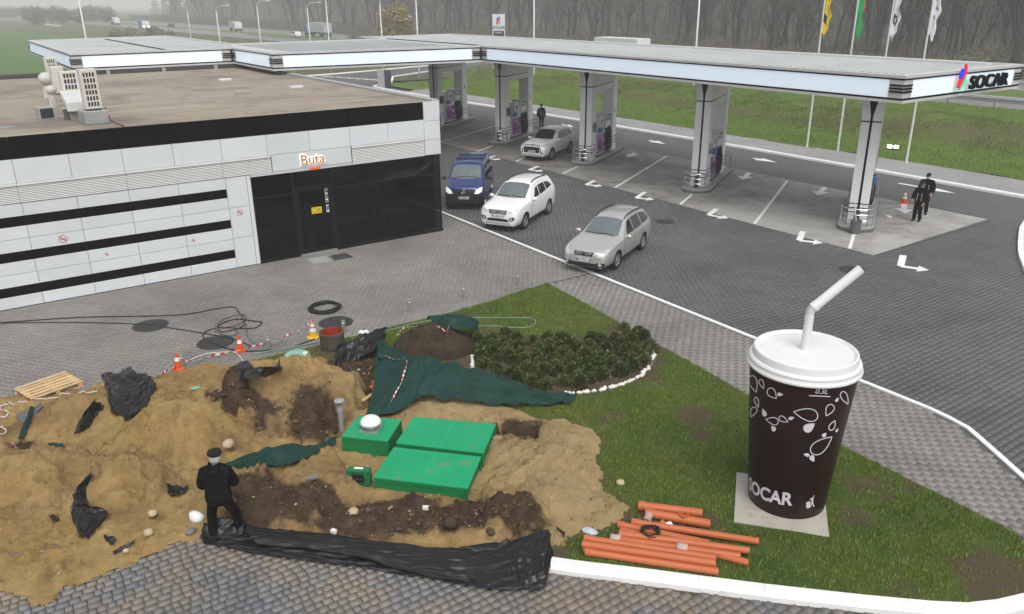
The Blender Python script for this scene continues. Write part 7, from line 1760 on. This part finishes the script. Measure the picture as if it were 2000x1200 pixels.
# station sign pylon
p = G(975, 137, 0); t = thing('station_sign', 'white station price sign with flame emblem rising behind the canopy', 'sign', (p.x, p.y, -.05), YAW)
MB().box(-.85, .85, -.18, .18, 0, 7.35).build('panel', m_panel, t, bevel=.02)
textobj('sign_lettering', 'SOCAR', mat('sign_navy', (.02, .03, .16), .4), FR((0, -.19, 5.6), (1, 0, 0), (0, 0, 1), (0, -1, 0)), t, .50, .01, .012)
flame((0, -.185, 6.55), (1, 0, 0), (0, 0, 1), (0, -1, 0), .85, t, .012, ('emblem_blue', 'emblem_red', 'emblem_green'), .1)
MB().box(-.72, .72, -.2, -.181, 4.3, 5.2).build('price_board', m_ink, t); textobj('price_lettering', 'DIESEL', m_cw, FR((0, -.205, 4.95), (1, 0, 0), (0, 0, 1), (0, -1, 0)), t, .3, .004)
# utility cabinet
p = G(752, 172, 0); t = thing('utility_cabinet', 'grey metal utility cabinet at the tip of the far kerb', 'cabinet', (p.x, p.y, -.03), YAW)
MB().box(-.72, .05, -.35, .35, 0, 2.0).build('case', m_greym, t, bevel=.02); MB().box(.06, .68, -.35, .35, 0, 1.95).build('door_side', m_postd, t, bevel=.02)
# further canopies behind
for (x0, x1, y0, y1, z, lab) in ():
    t = thing('truck_canopy', lab, 'canopy', (x0, y0, 0)); MB().box(0, x1-x0, 0, y1-y0, z, z+.9).build('roof_slab', m_cap, t, bevel=.03); MB().box(-.04, x1-x0+.04, -.05, -.001, z+.1, z+.65).build('fascia', m_fascia, t); MB().box(-.05, x1-x0+.05, -.06, -.002, z+.68, z+.76).build('black_trim', m_black, t)
    for x in (1.5, x1-x0-1.5): MB().box(x-.3, x+.3, (y1-y0)/2-.3, (y1-y0)/2+.3, -.06, z).build('column', m_column, t)
# guard rail along the highway
t = thing('guard_rail', 'galvanised guard rail with posts along the highway edge', 'guard rail', (73.3, 0, 0)); m_galv = mat('galvanised', (.34, .35, .36), .5, metal=.5, var=.12)
P = [(0, -30+8*i, .62) for i in range(34)]
for dz in (-.11, .0, .11): MB().tube([(p[0]-(.03 if dz else -.01), p[1], p[2]+dz+.2) for p in P], .065, 6).build('beam', m_galv, t, True)
for i in range(62): MB().box(.05, .13, -30+4*i, -29.9+4*i, -.1, .95).build('post', m_galv, t)
t = thing('guard_rail', 'farther guard rail along the grassy median of the highway', 'guard rail', (91.2, 0, 0))
MB().tube([(0, -30+8*i, .7) for i in range(60)], .14, 6).build('beam', m_galv, t)
for i in range(60): MB().box(.05, .13, -30+8*i, -29.9+8*i, -.1, .8).build('post', m_galv, t)
# traffic on the highway
def wheel_set(t, xs, y, r=.5):
    for x in xs:
        for s in (-1, 1): MB().lathe([(r*.5, -.15), (r, -.14), (r, .14), (r*.5, .15)], 14, M=Matrix.Translation((x, s*y, r)) @ Matrix.Rotation(pi/2, 4, 'X')).build('wheel', m_tyre, t, True, angle=40)
def truck(lab, px, py, head, cabm, boxm, boxL, boxH, lights=False, name='truck', cabH=2.9, pos=None):
    p = G(px, py, 0) if pos is None else Vector((pos[0], pos[1], 0)); t = thing(name, lab, 'truck', (p.x, p.y, 0), head, 'trucks on the highway')
    MB().prism([(0, .75), (2.1, .75), (2.2, 1.5), (1.95, cabH), (0, cabH)], -1.2, 1.2, M=Matrix.Translation((boxL/2+.2, 0, 0)) @ Matrix.Rotation(pi/2, 4, 'X')).build('cab', cabm, t, bevel=.06)
    MB().add([(boxL/2+2.36, -1.1, 1.65), (boxL/2+2.36, 1.1, 1.65), (boxL/2+2.2, 1.05, cabH-.35), (boxL/2+2.2, -1.05, cabH-.35)], [(0, 1, 2, 3)]).build('windscreen', m_vglass, t)
    for s in (-1, 1): MB().box(boxL/2+1.0, boxL/2+1.9, min(s*1.2, s*1.22), max(s*1.2, s*1.22), 1.7, cabH-.4).build('side_window', m_vglass, t)
    MB().box(boxL/2+.2, boxL/2+2.3, -1.15, 1.15, .35, .74).build('bumper', m_blk, t)
    MB().box(-boxL/2, boxL/2, -1.25, 1.25, 1.2, 1.2+boxH).build('load_box', boxm, t, bevel=.04); MB().box(-boxL/2, boxL/2+.2, -.5, .5, .8, 1.18).build('chassis', m_blk, t)
    m = MB()
    for i in range(int(boxL)): m.box(-boxL/2+.3+i, -boxL/2+.38+i, -1.29, 1.29, 1.25, 1.15+boxH)
    m.build('ribs', boxm, t); wheel_set(t, (boxL/2+1.3, -boxL/2+1.2, -boxL/2+2.5), 1.05)
    if lights:
        for s in (-.85, .85): MB().lathe([(.22, 0), (.001, .03)], 10, M=Matrix.Translation((boxL/2+2.42, s, .85)) @ Matrix.Rotation(pi/2, 4, 'Y')).build('headlight', mat('truck_light', (1, 1, 1), .3, var=0, emit=25), t)
    return t
m_tb = mat('truck_blue', (.05, .17, .32), .5, var=.1); m_tw_ = mat('truck_white', (.58, .59, .60), .5, var=.08); m_tg = mat('truck_grey', (.34, .36, .38), .6, var=.2, vs=.6)
dn = radians(-91); upd = radians(92)
truck('blue and white truck with lit headlights coming along the highway', 281, 57, dn, m_tw_, m_tb, 6, 2.1, True)
truck('white cab truck with a grey load driving on the highway', 459, 61, dn, m_tw_, m_tg, 5, 1.9)
truck('long grey trailer truck with a blue front on the highway', 625, 72, upd, m_tb, m_tg, 11, 2.5)
truck('white high sided lorry passing on the near lane behind the canopy', 0, 0, dn, m_tw_, m_tw_, 9, 2.85, pos=(79.6, 88))
truck('pale lorry small in the haze at the far end of the highway', 226, 49, dn, m_tw_, m_tw_, 6, 2.1)
def farcar(lab, px, py, head, m):
    p = G(px, py, 0); t = thing('far_car', lab, 'car', (p.x, p.y, 0), head)
    MB().prism([(-2.1, .3), (2.1, .3), (2.1, .8), (1.1, .95), (.5, 1.45), (-1.3, 1.45), (-2.0, .95)], -.85, .85, M=Matrix.Rotation(pi/2, 4, 'X')).build('body', m, t, bevel=.08)
    MB().prism([(1.0, .97), (.5, 1.38), (-1.2, 1.38), (-1.7, .97)], -.86, .86, M=Matrix.Rotation(pi/2, 4, 'X')).build('window_band', m_vglass, t); wheel_set(t, (1.3, -1.3), .75, .33)
farcar('small white car on the highway ahead of the grey trailer truck', 578, 73, upd, m_tw_); farcar('small dark car on the highway between the trucks', 335, 54, upd, m_blk)

# bare trees
def tree_geo(seed, H, spread=.5, gen=4, trunkr=.17, lean=0.):
    r = random.Random(seed); T = MB(); C = MB()
    def grow(p, d, L, rad, g, n):
        P = [p]; k = 4 if g < 2 else 3; q = p.copy(); dd = d.copy()
        for i in range(k):
            dd = (dd+Vector((r.gauss(0, .10), r.gauss(0, .10), r.gauss(.03, .06)))).normalized(); q = q+dd*L/k; P.append(q.copy())
        rs = [rad*(1-.55*i/k) for i in range(k+1)]
        (T if g < 2 else C).tube(P, rs, 5 if g == 0 else 4 if g == 1 else 3, caps=False)
        if g >= gen: return
        m = n if g else n+2
        for i in range(m):
            s = r.uniform(.25 if g else .32, 1.0); j = min(int(s*k), k-1); b = P[j].lerp(P[j+1], s*k-j); a = r.random()*2*pi
            nd = (dd*r.uniform(.75, 1.25)+Vector((cos(a), sin(a), r.uniform(-.1, .5)))*spread*r.uniform(.6, 1.4)).normalized()
            grow(b, nd, L*r.uniform(.42, .66)*(1 if g else .8), max(rad*.5*(1-.4*s), .012), g+1, 4)
    grow(Vector((0, 0, -.3)), Vector((lean, 0, 1)).normalized(), H*.72, trunkr, 0, 5)
    return T, C
m_bark = mat('bark_dark', (.045, .04, .035), .95, var=.3, vs=1.2, isl=.15); m_twig = mat('twig_brown', (.11, .098, .086), .95, var=.2, vs=.3, isl=.2)
TP = []
for s in range(9):
    T, C = tree_geo(s+1, random.uniform(12, 17), random.uniform(.42, .75), 4, random.uniform(.24, .36), random.uniform(-.14, .14)); TP.append((T, C))
TM = []
def tree_thing(name, lab, p, sc, rzv, var, group):
    t = thing(name, lab, 'tree', p, rzv, group); t.scale = (sc, sc, sc)
    if len(TM) <= var:
        for T, C in TP:
            a = T.build('trunk', m_bark, None, True); b = C.build('crown', m_twig, None, False); TM.append((a.data, b.data)); bpy.data.objects.remove(a); bpy.data.objects.remove(b)
    for nm, me in zip(('trunk', 'crown'), TM[var]):
        o = bpy.data.objects.new(nm, me); COL.objects.link(o); o.parent = t
    return t
RT = random.Random(3); n = 0
while n < 285:
    px = RT.uniform(380, 2080); u = RT.random()**1.3
    d = ray(px, 40); d.z = 0; d.normalize(); x = 106+u*60
    if d.x < .12: continue
    p = d*(x/d.x)
    if p.y > 520 or p.length > 560: continue
    tree_thing('bare_tree', 'bare grey brown woodland tree standing beyond the highway', (p.x, p.y, -.1), RT.uniform(.75, 1.2), RT.random()*6.3, RT.randrange(9), 'bare trees beyond the highway'); n += 1
# one mass of twigs for the depth of the wood
def twigs(name, n, seed, x0, x1, h0, h1, m, L=2.6, wd=.05, ymax=560):
    r = np.random.default_rng(seed); x = r.uniform(x0, x1, n); y = r.uniform(20, ymax, n); k = in_view(x, y*1., 200); x, y = x[k], y[k]; n = len(x)
    z = h0+(h1-h0)*r.random(n)*(.6+.4*np.sin(x*.21+np.cos(y*.17)*2)**2); a = r.random(n)*2*pi; l = L*(.4+.6*r.random(n)); el = r.uniform(.55, 1.5, n)
    dirv = np.stack([np.cos(a)*np.cos(el), np.sin(a)*np.cos(el), np.sin(el)], 1); p = np.stack([x, y, z], 1); s = np.stack([-np.sin(a+.6), np.cos(a+.6), np.zeros(n)], 1)*wd
    V = np.stack([p-s, p+s, p+dirv*l[:, None]], 1).reshape(-1, 3); o = npmesh(name, V, np.arange(n*3).reshape(-1, 3), m); o['kind'] = 'stuff'; return o
m_wood2 = mat('wood_mass', (.125, .112, .10), .95, var=.25, vs=.08, isl=.3)
twigs('woodland', 230000, 4, 135, 230, 0, 18, m_wood2, 4.0, .07)
twigs('undergrowth', 120000, 5, 104, 125, 0, 2.2, mat('undergrowth_brown', (.12, .105, .075), .95, var=.3, vs=.1, isl=.3), 1.6, .07)
# leafy trees: willow, conifers, bushes
def leafy(name, lab, p, rx, rz_, h0, n, m, seed, leaf=.3, trunk=True, cone=False, group=None, cat='tree'):
    r = np.random.default_rng(seed); t = thing(name, lab, cat, p, 0, group)
    u = r.normal(0, 1, (n, 3)); u /= np.linalg.norm(u, axis=1)[:, None]; f = r.random((n, 1))**.4
    lum = 1+.22*np.sin(u[:, :1]*4+seed)*np.sin(u[:, 1:2]*5+seed)+.15*np.sin(u[:, 2:]*7+u[:, :1]*3)
    if cone:
        zz = r.random((n, 1))**1.5; ang = r.random((n, 1))*2*pi; rad = rx*(1-zz)*(.6+.4*r.random((n, 1)))*(.8+.25*np.sin(zz*30+ang*3)); q = np.concatenate([np.cos(ang)*rad, np.sin(ang)*rad, h0+zz*rz_*2], 1)
    else: q = u*f*lum*np.array([rx, rx, rz_])+np.array([0, 0, h0+rz_])
    d1 = r.normal(0, 1, (n, 3)); d1 /= np.linalg.norm(d1, axis=1)[:, None]; d2 = np.cross(d1, r.normal(0, 1, (n, 3))); d2 /= np.linalg.norm(d2, axis=1)[:, None]; L = leaf*(.5+r.random((n, 1)))
    npmesh('crown', np.stack([q-d1*L, q+d2*L*.6, q+d1*L], 1).reshape(-1, 3), np.arange(n*3).reshape(-1, 3), m, t)
    if trunk: MB().tube([(0, 0, -.3), (.1, 0, h0*.6), (0, .1, h0+rz_)], [.25, .18, .06], 6).build('trunk', m_bark, t, True)
    return t
m_will = leafmat('willow_leaf', (.22, .17, .05), (.30, .24, .07), (.20, .15, .06)); m_con = leafmat('conifer_needle', (.018, .032, .022), (.035, .055, .032), (.02, .035, .025)); m_bush = leafmat('bush_leaf', (.10, .10, .05), (.16, .15, .075), (.13, .10, .06)); m_dull = leafmat('dull_leaf', (.045, .06, .03), (.08, .085, .045), (.10, .06, .035))
def dirp(px, dist): d = ray(px, 40); d.z = 0; d.normalize(); return d*dist
p = dirp(772, 168); leafy('willow_tree', 'yellow leafed willow standing out from the grey bare wood', (p.x, p.y, 0), 3.6, 3.7, 1.0, 5200, m_will, 3, .34)
RT = random.Random(8)
for i in range(46):
    px = RT.uniform(250, 640); p = dirp(px, RT.uniform(560, 880)); s = RT.uniform(1.1, 1.9)
    leafy('conifer', 'dark conifer rising through the haze above the highway', (p.x+20, p.y, 0), 3.2*s, 6.8*s, .6, 900, m_con, i, .75, True, True, 'dark conifers in the haze')
for i in range(12):
    px = RT.uniform(1880, 2010); p = dirp(px, RT.uniform(215, 300)); s = RT.uniform(1.0, 1.7)
    leafy('conifer', 'dark blue green conifer behind the bare wood at the right edge', (p.x, p.y, 0), 3.0*s, 7*s, 1, 900, m_con, i+70, .7, True, True, 'dark conifers behind the right wood')
for i, (px, dist, rx) in enumerate(((1690, 112, 1.7), (1712, 118, 1.3), (1672, 120, 1.4), (1860, 112, 1.5), (1905, 114, 2.0), (1950, 118, 2.4), (1985, 122, 2.2), (1100, 150, 2.0), (735, 190, 2.2), (690, 200, 2.0), (1150, 140, 1.5))):
    p = dirp(px, dist); leafy('bush', 'pale olive bush at the foot of the bare wood beyond the highway', (p.x, p.y, 0), rx, rx*.75, .1, 900, m_bush, i+9, .2, True, False, 'pale bushes at the wood edge', 'bush')
for i in range(70):
    px = RT.uniform(-20, 215); dist = RT.uniform(420, 620) if px > 60 else RT.uniform(600, 900); p = dirp(px, dist); s = RT.uniform(.8, 1.8)
    leafy('scrub_tree', 'dull green scrub tree in the hazy hedge beyond the green field', (p.x, p.y, 0), 2.8*s, 2.3*s, .3, 420, m_dull, i+200, .6, False, False, 'scrub trees beyond the green field')
for i in range(26):
    px = RT.uniform(215, 330); p = dirp(px, RT.uniform(170, 300)); s = RT.uniform(.5, .9)
    leafy('scrub_tree', 'brownish roadside scrub between the green field and the highway', (p.x, p.y, 0), 2.2*s, 1.2*s, .1, 260, m_bush, i+300, .4, False, False, 'roadside scrub')
twigs('field_weeds', 40000, 6, -30, 20, 0, .5, mat('weed_brown', (.12, .10, .06), .95, var=.3, vs=.3, isl=.3), .8, .05, 1) if False else None
def samp_scrub(n):
    x = RNG.uniform(-30, 30, n); y = RNG.uniform(60, 130, n); P_ = [tuple(G(a, b)[:2]) for a, b in ((-40, 163), (160, 150), (160, 122), (-40, 139))]
    k = inpoly(x, y, P_); return x[k], y[k]
o = blades('field_weeds', 90000, samp_scrub, lambda x, y: x*0-.03, .2, .75, .06, mat('weed_brown', (.12, .10, .06), .95, var=.3, vs=.3, isl=.3), 1.)
# haze: the air of a foggy morning
hz = MB().box(-650, 1150, -70, 2100, -1.2, 27).build('haze', []); k = bpy.data.materials.new('haze'); k.use_nodes = True
for nd in list(k.node_tree.nodes):
    if nd.type == 'BSDF_PRINCIPLED': k.node_tree.nodes.remove(nd)
pv = k.node_tree.nodes.new('ShaderNodeVolumePrincipled'); pv.inputs['Density'].default_value = .0010; pv.inputs['Color'].default_value = (.985, .99, 1, 1); pv.inputs['Anisotropy'].default_value = .0
k.node_tree.links.new(pv.outputs[0], [nd for nd in k.node_tree.nodes if nd.type == 'OUTPUT_MATERIAL'][0].inputs['Volume'])
hz.data.materials.append(k); hz['kind'] = 'stuff'
